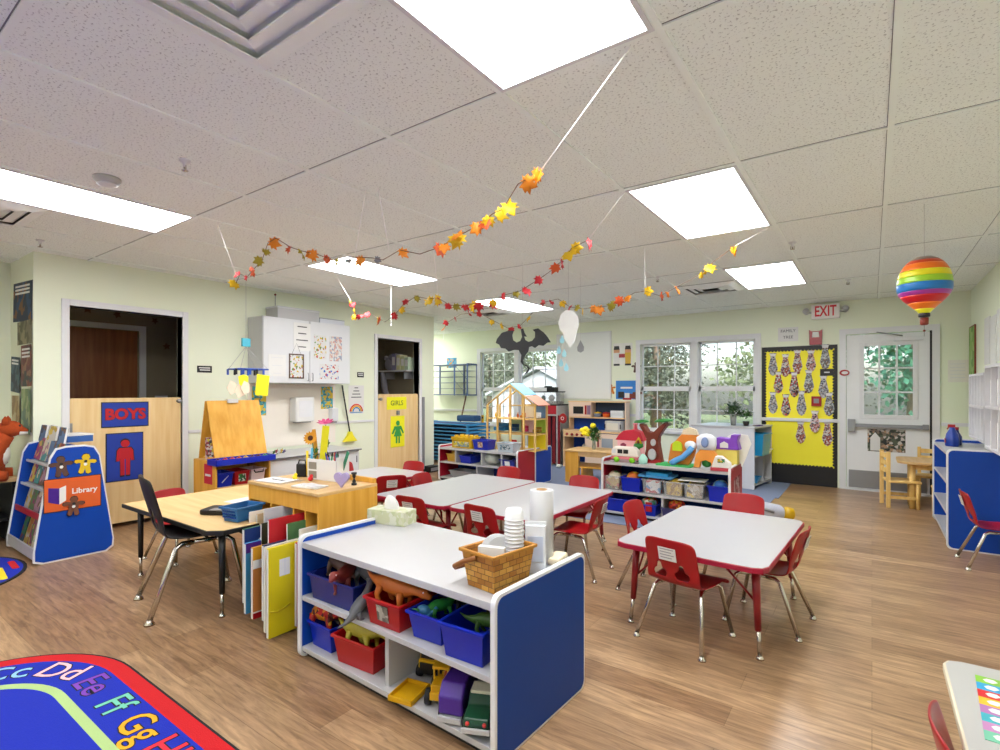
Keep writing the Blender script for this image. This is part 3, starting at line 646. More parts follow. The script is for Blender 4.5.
b.prism(ci, 0, .008, RBK).prism([(x*.965, y*.965) for x, y in ci], .008, .0092, RB)
b.prism(rrect(.0, .33, .43, .47, .02), .0092, .010, mat('rug_yellow', '#f0d21c', .95), RZ(-6)).prism(rrect(.22, .48, .27, .32, .02), .0092, .010, mat('rug_tan', '#d8955a', .95), RZ(4)).prism(rrect(-.12, .12, .51, .55, .02), .0092, .010, RRED, RZ(-4))
one(b, 'round_rug', 'round blue rug with a dark edge beside the library rack', 'rug', (-5.03, .50, 0))
CARP = mat('carpet', '#76829e', .95, var=.14, scale=160, bump=.4)
one(MB().box(-4.35, -.92, 4.72, 6.95, 0, .006, CARP).box(-4.35, -.88, 6.95, YF - .014, 0, .006, CARP), 'play_carpet', 'grey-blue carpet under the play shelves by the windows', 'carpet')

# ------------------------------------------------------------ chairs
def shell(m, W=1.0, holes=True):
    prof = [(.165, .262), (.155, .283), (.12, .292), (.04, .286), (-.04, .282), (-.10, .287), (-.14, .305), (-.158, .335), (-.168, .37), (-.178, .41), (-.190, .45), (-.200, .49), (-.208, .525), (-.211, .538)]
    hw = [.150, .157, .158, .156, .152, .148, .144, .141, .139, .138, .137, .136, .133, .118]
    N = 12; vs = []; fs = []
    for i, ((y, z), h) in enumerate(zip(prof, hw)):
        for j in range(N + 1):
            t = -1 + 2*j/N; c = t*t
            seat = i < 6
            yy = y + (0 if seat else .026*c*min(1, (i - 5)/3)); zz = z + (.014*c if seat else 0) - (.012*c*c if i >= 12 else 0) - (.012*c if i < 2 else 0)
            vs.append((t*h*W, yy, zz))
    for i in range(len(prof) - 1):
        for j in range(N):
            if holes and ((i == 7 and j in (2, 3, 4, 7, 8, 9)) or (i == 8 and j in (3, 8))): continue
            fs.append((i*(N+1) + j, i*(N+1) + j + 1, (i+1)*(N+1) + j + 1, (i+1)*(N+1) + j))
    return MB().add(vs, fs, m, True)
TAG = mat('tag_paper', '#dcdcd8', .6, var=.04)
def make_chair(name, label, m, loc, rz, group, tagged=True, W=1.0):
    t = thing(name, label, 'chair', loc, rz, group)
    shell(m, W).build('seat_shell', t, solid=.007, sub=1)
    for sx in (-1, 1):
        for sy in (1, -1):
            if sy > 0: path = [(sx*.105, .06, .268), (sx*.115, .10, .268), (sx*.124, .118, .255), (sx*.165, .165, .014)]
            else: path = [(sx*.105, -.03, .268), (sx*.115, -.075, .268), (sx*.124, -.098, .255), (sx*.172, -.195, .014)]
            l = MB().tube(path, .0105, CHROME, 10).build('leg', t, label='chrome leg')
            MB().lathe([(.019, 0), (.019, .006), (.012, .014), (.010, .02)], CHROME, 12, TR(path[-1][0], path[-1][1], 0)).build('glide', l)
    MB().tube([(-.105, -.06, .268), (-.105, .09, .268)], .009, CHROME, 8).tube([(.105, -.06, .268), (.105, .09, .268)], .009, CHROME, 8).tube([(-.105, .03, .264), (.105, .03, .264)], .008, CHROME, 8).build('seat_frame', t)
    if tagged:
        M = TR(0, -.2005, .462) @ RX(14)
        b = MB(M); b.box(-.046, .046, -.0025, 0, -.034, .034, TAG)
        for i in range(4): b.box(-.036, .036 - .012*(i % 2), -.0032, -.0025, .024 - .015*i, .028 - .015*i, GRAYP)
        b.build('name_label', t, label='pale paper name label on the back')
    return t
GRP = 'red school chairs'
ch = make_chair('school_chair', 'red school chair with name label facing the near side of the front grey table', REDP, (-.775, 2.80, 0), -11, GRP)
cn = make_chair('school_chair', 'plain red school chair at the far side of the front grey table', REDP, (-.74, 3.86, 0), 176, GRP, False)
dup(ch, (-.475, 3.26, 0), 84, 'red school chair at the right side of the front grey table, back to the doorway')
dup(cn, (-1.09, 3.33, 0), -97, 'plain red school chair at the left side of the front grey table')
dup(ch, (-2.60, 2.80, 0), 3, 'red school chair with label behind the tissue box, near side of the left centre table')
dup(ch, (-2.02, 2.86, 0), -4, 'red school chair with label tucked under the right centre table behind the basket')
dup(ch, (-1.68, 3.36, 0), 94, 'red school chair at the right end of the centre tables, angled outward')
dup(cn, (-1.97, 3.92, 0), 183, 'plain red chair top visible behind the right centre table')
dup(cn, (-2.80, 3.98, 0), 178, 'plain red chair top visible behind the left centre table, before the red shelf end')
dup(ch, (-3.50, 3.26, 0), 58, 'red school chair with label on the right side of the back left table')
dup(cn, (-3.02, 3.40, 0), -84, 'orange-red plain chair back between the back left and centre tables')
dup(cn, (-3.78, 3.72, 0), 185, 'plain red chair at the far end of the back left table')
dup(cn, (-4.17, 3.42, 0), -92, 'plain red chair at the left side of the back left table, by the white counter')
q_ = dup(cn, (-4.25, 1.86, 0), -80, 'red chair top just above the wood teacher table, before the boys door'); q_.scale = (1, 1, .92)
dup(ch, (.73, 5.17, 0), -86, 'red school chair in front of the blue shelf by the right wall')
dup(cn, (.315, 1.545, 0), -88, 'red chair at the white table in the bottom right corner')
t = make_chair('school_chair', 'black plastic school chair with chrome legs at the wood teacher table', BLACKP, (-3.30, 1.52, 0), -14, None, False)
t.scale = (1.32, 1.38, 1.45)

# ------------------------------------------------------------ tables
def table(name, label, x0, x1, y0, y1, h, rz=0, top=TABLEW, edge=REDE, leg=REDLEG, r=.05, group=None, poly=None, legs=None, brace=True):
    cx, cy = (x0 + x1)/2, (y0 + y1)/2; a, b_ = (x1 - x0)/2, (y1 - y0)/2
    t = thing(name, label, 'table', (cx, cy, 0), rz, group)
    P = poly or rrect(-a, a, -b_, b_, r, 2)
    MB().prism([(x*(1 - .006/a), y*(1 - .006/b_)) for x, y in P], h - .02, h, top).build('tabletop', t)
    MB().prism(P, h - .028, h - .0015, edge).build('edge_band', t, label='coloured edge band' if edge == REDE else None, bevel=.004)
    lg = legs or [(sx*(a - .075), sy*(b_ - .14), sx, sy) for sx in (-1, 1) for sy in (-1, 1)]
    for lx, ly, sx, sy in lg:
        k = .025
        l = MB().tube([(lx, ly, h - .028), (lx + sx*k*.6, ly + sy*k*.6, .13)], [.020, .015], leg, 10).build('leg', t)
        ins = MB(); ins.tube([(lx + sx*k*.6, ly + sy*k*.6, .14), (lx + sx*k, ly + sy*k, .015)], .010, CHROME, 10).lathe([(.018, 0), (.018, .008), (.010, .018)], CHROME, 12, TR(lx + sx*k, ly + sy*k, 0))
        ins.build('leg_insert', l, label='chrome leg insert')
        MB().box(lx - .045, lx + .045, ly - .045, ly + .045, h - .036, h - .028, leg).build('mounting_plate', t)
        if brace: MB().tube([(lx, ly, h - .20), (lx - sx*.16, ly, h - .035)], .006, leg, 6).tube([(lx, ly, h - .20), (lx, ly - sy*.16, h - .035)], .006, leg, 6).build('brace', t)
    return t
TG = 'grey-topped children\'s tables with red edges'
table('activity_table', 'grey-topped table with red edge standing alone in front, right of centre', -1.095, -.355, 2.65, 3.80, .46, -2.5, r=.06, group=TG)
table('activity_table', 'left of the two joined grey tables in the middle of the room', -3.12, -2.395, 2.75, 4.02, .46, 0, group=TG)
table('activity_table', 'right of the two joined grey tables, behind the paper towel roll', -2.385, -1.66, 2.77, 4.00, .46, 0, group=TG)
table('activity_table', 'rear left grey table in front of the girls half door', -4.20, -3.48, 2.62, 3.82, .46, 0, group=TG)
WOODT = wood('laminate_oak', '#d9b27a', '#e4c28c', 0)
tp = [(-.62, -.49), (.55, -.49), (.62, -.43), (.62, -.22), (.30, -.17), (.30, .47), (-.62, .47)]
table('teacher_table', 'wood-look teacher table with black edge and legs at left', -4.10, -2.86, 1.39, 2.39, .50, 0, WOODT, BLACK, BLACK, poly=tp,
      legs=[(-.55, -.40, 0, 0), (.545, -.40, 0, 0), (-.55, .39, 0, 0), (.22, .39, 0, 0)], brace=False)
table('corner_table', 'white table with pale rim at the bottom right corner', .17, .91, .95, 2.10, .46, 0, mat('white_top', '#c6c6c4', .3, var=.01), mat('pale_rim', '#d8cfb4', .5), GRAYP, r=.04)
cols = ['#8cc63f', '#29a6dc', '#d8232e', '#f2c230', '#b678b8', '#3fb0c0', '#c98ac0', '#7ac9a8']
b = MB()
for i, c in enumerate(cols):
    b.box(0, .30, -.045*i - .045, -.045*i, 0, .0015, mat('strip' + c[1:], c, .4, var=.03))
    for k, cc in enumerate(('#f4f4f0', '#e8701c', '#7a4a2a')): b.prism([(.03 + .085*k + .015*cos(a), -.045*i - .022 + .013*sin(a)) for a in range(6)], .0015, .0022, mat('dot' + cc[1:], cc, .5))
one(b, 'activity_mat', 'sheet with rainbow-coloured rows on the white corner table', 'activity mat', (.236, 2.02, .4605), -4)

# wooden table and chairs near the exit
def wchair(label, loc, rz):
    t = thing('wooden_chair', label, 'chair', loc, rz, 'small yellow wooden chairs by the exit')
    MB().box(-.15, .15, -.14, .15, .27, .295, PINE).build('seat', t, bevel=.006)
    for sx in (-1, 1):
        MB().tube([(sx*.13, .12, 0), (sx*.13, .12, .27)], .018, PINE, 8).build('leg', t)
        MB().box(sx*.13 - .016, sx*.13 + .016, -.155, -.12, 0, .60, PINE).build('leg', t, bevel=.004)
        MB().box(sx*.13 - .01, sx*.13 + .01, -.12, .11, .10, .13, PINE).build('stretcher', t)
    b = MB()
    for z in (.37, .45, .53): b.box(-.115, .115, -.148, -.13, z, z + .05, PINE)
    b.build('back_slats', t, bevel=.003); return t
a = wchair('yellow wooden chair at the left of the small wooden table by the exit door', (.25, 7.28, 0), -78)
dup(a, (.56, 7.85, 0), 172, 'yellow wooden chair behind the small wooden table, against the exit wall')
dup(a, (.66, 6.92, 0), 10, 'yellow wooden chair on the near side of the small table beside the blue shelf')
t = thing('wooden_table', 'small round-cornered wooden table near the exit door', 'table', (.55, 7.42, 0))
MB().prism(rrect(-.33, .33, -.30, .30, .12), .48, .505, MAPLET).build('tabletop', t, bevel=.004)
for sx in (-1, 1):
    for sy in (-1, 1): MB().tube([(sx*.20, sy*.20, 0), (sx*.20, sy*.20, .48)], .028, PINE, 10).build('leg', t)
MB().box(-.20, .20, -.21, -.19, .42, .48, PINE).box(-.20, .20, .19, .21, .42, .48, PINE).build('apron', t)

# ------------------------------------------------------------ shelving units (front faces local -Y)
def unit(label, x0, x1, y0, y1, h, lm, rm, top, mids, base=.055, loc=None, rz=0, name='toy_shelf', back=BLUED, group=None, tb=.028):
    """mids: list of (z, thickness); dividers built by the caller"""
    cx, cy = (x0 + x1)/2, (y0 + y1)/2; a, d = (x1 - x0)/2, (y1 - y0)/2
    t = thing(name, label, 'shelf unit', loc or (cx, cy, 0), rz, group)
    P = rrect(-d, d, 0, h, .035, 5)
    for x, s, m in ((-a, -1, lm), (a - .022, 1, rm)):
        e = MB(YZX).prism(P, x, x + .022, TRIMW).build('end_panel', t, label='end panel with white edging', bevel=.003)
        Q = [(p*(1 - .012/d), h/2 + (q - h/2)*(1 - .024/h)) for p, q in P]
        MB(YZX).prism(Q, x + .022, x + .0232, m).prism(Q, x - .0012, x, m).build('laminate_face', e)
    MB().box(-a + .022, a - .022, -d + .012, d - .01, top - tb, top, WHITE).build('top_board', t, bevel=.002)
    for z in mids: MB().box(-a + .022, a - .022, -d + .012, d - .016, z - .022, z, WHITE).build('shelf', t, bevel=.002)
    MB().box(-a + .022, a - .022, -d + .012, d - .016, base - .022, base, WHITE).build('bottom_board', t, bevel=.002)
    MB().box(-a + .022, a - .022, d - .016, d - .008, base, top - tb, back).build('back_panel', t)
    MB().box(-a + .022, a - .022, -d + .04, -d + .055, 0, base - .022, BLACK).build('plinth', t)
    return t
def divider(t, x, z0, z1, d0, d1): MB().box(x - .011, x + .011, d0, d1, z0, z1, WHITE).build('divider', t)
FU = unit('white-topped toy shelf with blue end panels in the foreground', -2.19, -1.0, 1.45, 2.075, .58, BLUE, BLUED, .548, [.295])
divider(FU, -.0, .055, .273, -.27, .28)
RU = unit('low white shelf with red end panel under the doll house', -4.93, -3.6, 5.55, 5.98, .50, REDL, REDL, .465, [.27], group='pair of low shelves back to back')
for x in (-.37, .08, .40): divider(RU, x, .27, .437, -.19, .19)
divider(RU, .0, .055, .248, -.19, .19)
unit('low shelf with blue end panel directly behind the red-ended one', -4.93, -3.6, 5.99, 6.42, .50, BLUE, BLUE, .465, [.27], group='pair of low shelves back to back')
TU = unit('red-ended white toy shelf full of bins below the windows', -2.22, -1.0, 4.98, 5.48, .585, REDL, REDL, .545, [.265])
divider(TU, -.0, .055, .243, -.22, .22)
RR = unit('tall blue-ended shelf against the right wall', -.6, .6, -.215, .215, .80, BLUE, BLUE, .765, [.52, .27], loc=(.695, 6.15, 0), rz=-90, name='wall_shelf_unit', back=WHITE)

# ------------------------------------------------------------ bins and toys of the foreground shelf
def bin_(label, x, y, z, w, d, h, m, rz=0, name='storage_bin', group='storage bins', card=None, rim=None, tp=.86):
    """open tapered tub; w,d = rim size"""
    t = thing(name, label, 'storage bin', (x, y, z), rz, group)
    wb, db = w*tp/2, d*tp/2; W, D = w/2, d/2; th = .004
    def ring(a, b, zz): return [(-a, -b, zz), (a, -b, zz), (a, b, zz), (-a, b, zz)]
    vs = ring(wb, db, 0) + ring(W, D, h) + ring(W - th, D - th, h) + ring(wb - th, db - th, th)
    fs = [(3, 2, 1, 0)] + [(i, (i+1) % 4, 4 + (i+1) % 4, 4 + i) for i in range(4)] + [(4 + i, 4 + (i+1) % 4, 8 + (i+1) % 4, 8 + i) for i in range(4)] + [(8 + i, 8 + (i+1) % 4, 12 + (i+1) % 4, 12 + i) for i in range(4)] + [(12, 13, 14, 15)]
    MB().add(vs, fs, m).build('tub', t, bevel=.008, seg=3)
    r = MB(); e = .008
    for q in ((-W - e, W + e, -D - e, -D + .002), (-W - e, W + e, D - .002, D + e), (-W - e, -W + .002, -D, D), (W - .002, W + e, -D, D)): r.box(q[0], q[1], q[2], q[3], h - .012, h + .001, rim or m)
    r.build('rim', t, bevel=.003)
    if card:
        M = TR(0, -(db + (D - db)*.55), h*.55) @ RX(math.degrees(math.atan2(D - db, h)))
        MB(M).box(-w*.16, w*.16, -.005, -.002, -h*.30, h*.27, card).build('picture_card', t, label='picture card on the front')
    return t
CARD = patch('card_print', ['#b9b4a4', '#6f6a60', '#c8c2b4', '#8c8678', '#d8d2c6'], 60)
GRY2 = mat('dino_grey', '#77797c', .5, var=.2, scale=30); BRN2 = mat('dino_brown', '#7a5a4a', .5, var=.25, scale=30); REDD = mat('dino_red', '#8e2f2a', .5, var=.2, scale=30)
ORD = mat('dino_orange', '#e0782a', .5, var=.2, scale=30); GRD = mat('dino_green', '#4c7a2c', .5, var=.25, scale=30); YGD = mat('dino_yellow', '#c9b83a', .5, var=.2, scale=30); BLD = mat('dino_black', '#25242a', .5, var=.2, scale=30)
FLAME = patch('flame_dino', ['#d8241c', '#e8901c', '#c41a14', '#f0b020', '#5a1512'], 45)
def dino(label, loc, s, m, rz=0, neck=.10, pitch=0, roll=0, name='toy_dinosaur'):
    """toy dinosaur facing +X: tail, trunk, neck and head as one tapering body, four legs"""
    t = thing(name, label, 'toy dinosaur', loc, rz, 'toy dinosaurs')
    M = RY(pitch) @ RX(roll) @ Matrix.Scale(s, 4)
    b = MB(M)
    b.tube([(-.20, .03, .10), (-.15, .015, .085), (-.09, 0, .085), (-.04, 0, .095), (.03, 0, .095), (.08, 0, .10), (.115, 0, .11 + neck*.5), (.14, 0, .11 + neck), (.17, 0, .115 + neck), (.21, 0, .105 + neck)],
           [.003, .012, .026, .042, .045, .034, .022, .019, .026, .010], m, 10)
    b.build('body', t)
    for i, (x, y) in enumerate(((.06, .03), (.06, -.03), (-.05, .032), (-.05, -.032))):
        MB(M).tube([(x, y, .09), (x + .012*(1 if i < 2 else -1), y*1.25, .045), (x + .008, y*1.3, .008), (x + .025, y*1.3, .004)], [.020, .013, .010, .008], m, 8).build('leg', t)
    e = MB(M)
    for sy in (-1, 1): e.ball((.178, sy*.018, .125 + neck), .004, PAPER, 6)
    e.build('eyes', t); return t
Z2, Z1 = .2955, .0555
bin_('dark translucent blue bin, upper left of the front toy shelf', -1.965, 1.57, Z2, .32, .19, .118, BINT, 2, tp=.9)
bin_('red bin with a picture card in the middle of the front toy shelf', -1.605, 1.585, Z2, .20, .235, .115, BINR, 3, card=CARD)
bin_('blue bin between the red bin and the rightmost bin, upper front shelf', -1.39, 1.64, Z2, .165, .30, .11, BINB, 4)
bin_('bright blue bin at the right end of the upper front shelf', -1.18, 1.60, Z2, .19, .27, .13, BINB, 5)
bin_('blue bin at the lower left of the front toy shelf', -2.07, 1.60, Z1, .17, .22, .12, BINB, 0)
bin_('red bin on the lower level of the front shelf beside the divider', -1.82, 1.60, Z1, .25, .24, .125, BINR, 6, card=None)
dino('grey-brown long dinosaur poking out of the translucent blue bin, left end', (-2.03, 1.58, .37), .85, BRN2, 172, .04, -8)
dino('dark red dinosaur in the translucent blue bin, middle', (-1.93, 1.545, .36), .8, REDD, -60, .03, 4)
dino('charcoal dinosaur at the right of the translucent blue bin', (-1.85, 1.60, .36), .85, GRY2, -8, .02, 6)
dino('big orange lizard toy lying across the red bin on the upper shelf', (-1.63, 1.55, .36), .92, ORD, 8, .0, 8)
dino('brown dinosaur behind the orange lizard in the red bin', (-1.58, 1.64, .345), .6, BRN2, 30, .04)
dino('grey long-tailed dinosaur hanging between the translucent bin and the red bin', (-1.765, 1.51, .296), .62, GRY2, 100, .03, -30)
dino('green and blue toy figure in the blue bin of the upper shelf', (-1.40, 1.60, .35), .55, GREEN, 70, .05)
dino('black spotted dinosaur at the back of the blue bin on the upper shelf', (-1.35, 1.71, .35), .6, BLD, 40, .04)
one(MB().ball((0, 0, .02), (.03, .02, .02), LBLUE).box(-.03, .03, -.012, .012, -.02, .01, LBLUE).tube([(.02, 0, .0), (.05, .02, .03)], .009, LBLUE, 6), 'toy_figure', 'bright blue toy figure in the blue bin of the upper shelf', 'toy', (-1.43, 1.54, .375), 20)
dino('olive dinosaur in the bright blue bin at the right', (-1.15, 1.60, .355), .6, GRD, 20, .02)
dino('dark dinosaur at the back of the bright blue bin at the right', (-1.17, 1.68, .355), .6, BLD, -30, .02)
dino('red and orange winged dragon toy over the lower left blue bin', (-2.10, 1.55, .115), .95, FLAME, 5, .01, -6)
dino('slate grey toy with long tail sticking out at the lower left', (-2.14, 1.60, .13), .6, GRY2, 170, .03, -10)
dino('yellow-green crocodile toy over the lower red bin', (-1.82, 1.54, .125), .85, YGD, 8, -.005, 0)
dino('dark green dinosaur behind the crocodile in the lower red bin', (-1.86, 1.63, .13), .7, GRD, 130, .02)

WHEEL = mat('tyre', '#1b1b1d', .7)
def wheels(t, xs, ys, r, w=.02, hub=YEL):
    for x in xs:
        for y in ys:
            k = MB(TR(x, y, r) @ RX(90)); k.lathe([(r*.55, -w/2), (r*.95, -w/2), (r, -w*.3), (r, w*.3), (r*.95, w/2), (r*.55, w/2)], WHEEL, 18).lathe([(0, -w*.4), (r*.55, -w*.4), (r*.55, w*.4), (0, w*.4)], hub, 12)
            k.build('wheel', t)
YV = mat('truck_yellow', '#f0b810', .35, var=.04)
t = thing('toy_truck', 'yellow and black toy dump truck at the back of the lower right shelf', 'toy vehicle', (-1.52, 1.70, Z1), -70)
MB().box(-.09, .09, -.035, .035, .03, .05, BLACKP).build('chassis', t)
b = MB(); b.box(.02, .085, -.04, .04, .05, .085, YV).prism([(.02, .085), (.08, .085), (.07, .135), (.02, .135)], -.036, .036, YV, RX(90)); b.box(.015, .075, -.042, .042, .132, .142, YV); b.build('cab', t, bevel=.003)
MB().box(.078, .081, -.03, .03, .09, .125, BLACK).box(.085, .09, -.032, .032, .03, .075, BLACKP).build('windscreen', t)
MB(TR(-.04, 0, .06) @ RY(-8)).prism([(-.06, 0), (.06, 0), (.055, .05), (-.075, .05)], -.045, .045, YV, RX(90)).build('dump_bed', t)
wheels(t, (-.06, .055), (-.045, .045), .027)
t = thing('toy_loader', 'yellow toy loader with orange arm in the lower right shelf', 'toy vehicle', (-1.36, 1.575, Z1), 118)
MB().box(-.08, .06, -.03, .03, .03, .06, YV).box(-.07, -.0, -.028, .028, .06, .085, YV).build('body', t, bevel=.004)
b = MB()
for sx in (-.015, .045):
    for sy in (-.028, .028): b.tube([(sx, sy, .06), (sx - .004, sy, .125)], .004, YV, 6)
b.box(-.025, .05, -.034, .034, .122, .132, YV); b.build('cab_frame', t)
MB().tube([(.04, 0, .05), (.09, 0, .09), (.13, 0, .05)], .008, ORANGE, 8).build('arm', t)
MB().prism([(.12, .02), (.16, .01), (.165, .06), (.15, .025), (.125, .035)], -.045, .045, YV, RX(90)).build('bucket', t)
wheels(t, (-.05, .035), (-.042, .042), .03)
b = MB(); b.box(-.055, .055, -.07, .07, 0, .006, YV)
for q in ((-.055, .055, -.07, -.064), (-.055, .055, .064, .07), (-.055, -.049, -.07, .07), (.049, .055, -.07, .07)): b.box(q[0], q[1], q[2], q[3], .006, .022, YV)
one(b, 'toy_dump_bed', 'yellow loose toy truck bed lying open at the front of the lower shelf', 'toy', (-1.475, 1.505, Z1 + .002), 14, bevel=.002)
t = thing('toy_truck', 'purple and grey toy truck at the front of the lower right shelf', 'toy vehicle', (-1.26, 1.56, Z1), -68)
MB().box(-.10, .10, -.042, .042, .012, .03, GRAYP).box(.10, .108, -.045, .045, .01, .028, WHITE).build('chassis', t)
MB().prism([(-.095, .03), (.095, .03), (.095, .095), (.06, .135), (-.07, .135), (-.095, .11)], -.047, .047, PURPLE, RX(90)).build('body', t, bevel=.008, seg=3)
wheels(t, (-.06, .06), (-.042, .042), .022, hub=GRAYP)
t = thing('toy_car', 'dark green toy pickup with white bumper at the right end of the lower shelf', 'toy vehicle', (-1.14, 1.55, Z1), -62)
GRC = mat('car_green', '#1f5a3c', .3, var=.08)
MB().prism([(-.10, .03), (.10, .03), (.105, .055), (.10, .075), (.03, .08), (.0, .11), (-.06, .11), (-.08, .075), (-.10, .07)], -.045, .045, GRC, RX(90)).build('body', t, bevel=.006, seg=3)
MB().box(-.06, .005, -.040, .040, .106, .118, mat('cream_roof', '#d8d4b8', .5)).build('roof', t, bevel=.003)
b = MB(); b.box(.105, .115, -.05, .05, .03, .045, WHITE)
b.build('bumper', t)
b = MB()
for sy in (-.03, .03): b.ball((.104, sy, .058), .008, mat('lamp_red', '#c03028', .4), 8)
b.build('headlamps', t); wheels(t, (-.065, .065), (-.045, .045), .025, hub=GRAYP)
t = thing('toy_car', 'lime and black toy vehicle behind the purple truck', 'toy vehicle', (-1.12, 1.72, Z1), 20)
MB().box(-.07, .07, -.035, .035, .03, .055, BLACKP).prism([(-.04, .055), (.06, .055), (.03, .10), (-.03, .10)], -.03, .03, mat('lime', '#a8b820', .4), RX(90)).build('body', t, bevel=.004)
wheels(t, (-.05, .05), (-.04, .04), .03, hub=mat('lime', '#a8b820', .4))

# on top of the foreground shelf
TOP = .5485
t = thing('tissue_box', 'pale green patterned tissue box with tissue popping out', 'tissue box', (-2.12, 1.975, TOP), 14)
TISB = patch('tissue_box_print', ['#dfe3b8', '#e8e8cc', '#d4dcae', '#eef0dc', '#dfe3b8'], 45)
MB().box(-.12, .12, -.06, .06, 0, .075, TISB).build('box', t, bevel=.003)
b = MB(); vs = []; n_ = 14
for i in range(n_):
    a = 2*pi*i/n_; vs.append((.05*cos(a), .018*sin(a), .07))
for i in range(n_):
    a = 2*pi*i/n_; vs.append((.045*cos(a)*(1 + .15*(i % 2)), (.02 + .008*(i % 2))*sin(a), .10 + .012*(i % 3)))
for i in range(n_):
    a = 2*pi*i/n_; vs.append((-.015 + .012*cos(a), .006*sin(a), .145 + .012*(i % 2)))
b.add(vs, [(i, (i+1) % n_, n_ + (i+1) % n_, n_ + i) for i in range(n_)] + [(n_ + i, n_ + (i+1) % n_, 2*n_ + (i+1) % n_, 2*n_ + i) for i in range(n_)] + [list(range(2*n_, 3*n_))], PAPER, True)
b.build('tissue', t, sub=1)
# woven basket
def weave():
    m = bpy.data.materials.new('wicker'); m.use_nodes = True; nt = m.node_tree; b = nt.nodes['Principled BSDF']; b.inputs['Roughness'].default_value = .55
    L = nt.links.new; N = nt.nodes.new; tc = N('ShaderNodeTexCoord'); mp = N('ShaderNodeMapping'); sx = N('ShaderNodeSeparateXYZ'); L(tc.outputs['Object'], sx.inputs[0])
    ad = N('ShaderNodeMath'); ad.operation = 'ADD'; L(sx.outputs['X'], ad.inputs[0]); L(sx.outputs['Y'], ad.inputs[1]); cb = N('ShaderNodeCombineXYZ'); L(ad.outputs[0], cb.inputs['X']); L(sx.outputs['Z'], cb.inputs['Y'])
    br = N('ShaderNodeTexBrick'); br.inputs['Scale'].default_value = 1; br.inputs['Brick Width'].default_value = .036; br.inputs['Row Height'].default_value = .021; br.inputs['Mortar Size'].default_value = .0016
    br.inputs['Color1'].default_value = lin('#d8a040'); br.inputs['Color2'].default_value = lin('#a8691c'); br.inputs['Mortar'].default_value = lin('#7a4e18'); br.inputs['Mortar Smooth'].default_value = .6
    L(cb.outputs[0], br.inputs['Vector']); L(br.outputs[0], b.inputs['Base Color'])
    bp = N('ShaderNodeBump'); bp.inputs['Strength'].default_value = 1; bp.inputs['Distance'].default_value = .004; bp.invert = True; L(br.outputs['Fac'], bp.inputs['Height']); L(bp.outputs[0], b.inputs['Normal'])
    return m
WEAVE = weave(); WK = mat('basket_rim', '#b8802c', .55, var=.15)
t = bin_('woven wicker basket with folded handle holding cups and plates', -1.12, 1.625, TOP, .165, .225, .14, WEAVE, -6, 'wicker_basket', None, rim=WK, tp=.82)
t['category'] = 'basket'
b = MB()
for sx in (1,):
    b.tube([(-.0, -.165, .135), (-.06, -.205, .11), (-.085, -.225, .085), (-.06, -.235, .075), (.06, -.235, .075), (.09, -.215, .10), (.10, -.165, .135)], .008, mat('dark_handle', '#8a5420', .5), 8)
b = MB().tube([(.0, -.118, .12), (-.05, -.132, .10), (-.092, -.138, .075), (-.108, -.12, .062), (-.115, 0, .055), (-.108, .12, .062), (-.05, .13, .10), (.0, .118, .12)], .009, mat('dark_handle', '#8a5420', .5), 8)
b.build('handle', t, label='dark folded wooden handle')
PW = mat('paper_white', '#cdcdcf', .55, var=.01)
t = thing('cup_stack', 'stack of white cups standing in the wicker basket', 'cups', (-1.095, 1.69, TOP + .065))
MB().lathe([(.030, 0), (.034, .03), (.036, .05), (.036, .19), (.030, .205), (.024, .208), (0, .208)], mat('clear_cup', '#e9ebee', .25, var=.01), 24).build('cups', t)
b = MB()
for i in range(9): b.lathe([(.037, .05 + .014*i), (.0385, .053 + .014*i), (.037, .056 + .014*i)], PW, 24)
b.build('cup_rims', t)
t = thing('plate_stack', 'white paper plates leaning in the wicker basket', 'plates', (-1.145, 1.65, TOP + .062), 66)
for k in range(4): MB(TR(0, -.012*k, .03) @ RX(70) @ RZ(0)).lathe([(0, 0), (.06, 0), (.078, .010), (.080, .010), (.062, -.002), (0, -.002)], PW, 28).build('plate', t)
one(MB().box(-.05, .05, -.012, .012, 0, .06, PAPER).box(-.04, .04, -.0125, -.012, .02, .024, GRAYP), 'napkin_pack', 'white napkin packet leaning inside the wicker basket', 'napkins', (-1.12, 1.585, TOP + .085), 20)
t = thing('paper_towel_roll', 'upright roll of white paper towels behind the wicker basket', 'paper towels', (-1.125, 1.93, TOP))
MB().lathe([(.022, 0), (.049, .0), (.049, .30), (.046, .303), (.022, .303), (.022, .0)], PW, 32).build('roll', t); MB().lathe([(.017, .0), (.0215, .0), (.0215, .306), (.017, .306), (.017, 0)], mat('cardboard', '#b08a5c', .8), 20).build('core', t)
t = thing('wipes_pack', 'white plastic packet standing between the basket and the paper towel roll', 'packet', (-1.07, 1.80, TOP), 30)
b = MB(); b.prism([(-.038, -.02), (.038, -.02), (.042, 0), (.038, .02), (-.038, .02), (-.042, 0)], .005, .19, mat('soft_pack', '#dfe3ec', .25, var=.02)); b.box(-.042, .042, -.003, .003, .19, .205, GREYC).box(-.03, .03, -.0215, -.02, .05, .15, mat('soft_print', '#b9c4dc', .4)); b.build('packet', t, bevel=.006)
one(MB().box(-.03, .03, -.06, .06, 0, .03, mat('crumpled', '#eee0c0', .6, bump=.5)), 'folded_cloth', 'cream folded cloth behind the paper towel roll at the shelf end', 'cloth', (-1.075, 1.97, TOP), 10, bevel=.01)

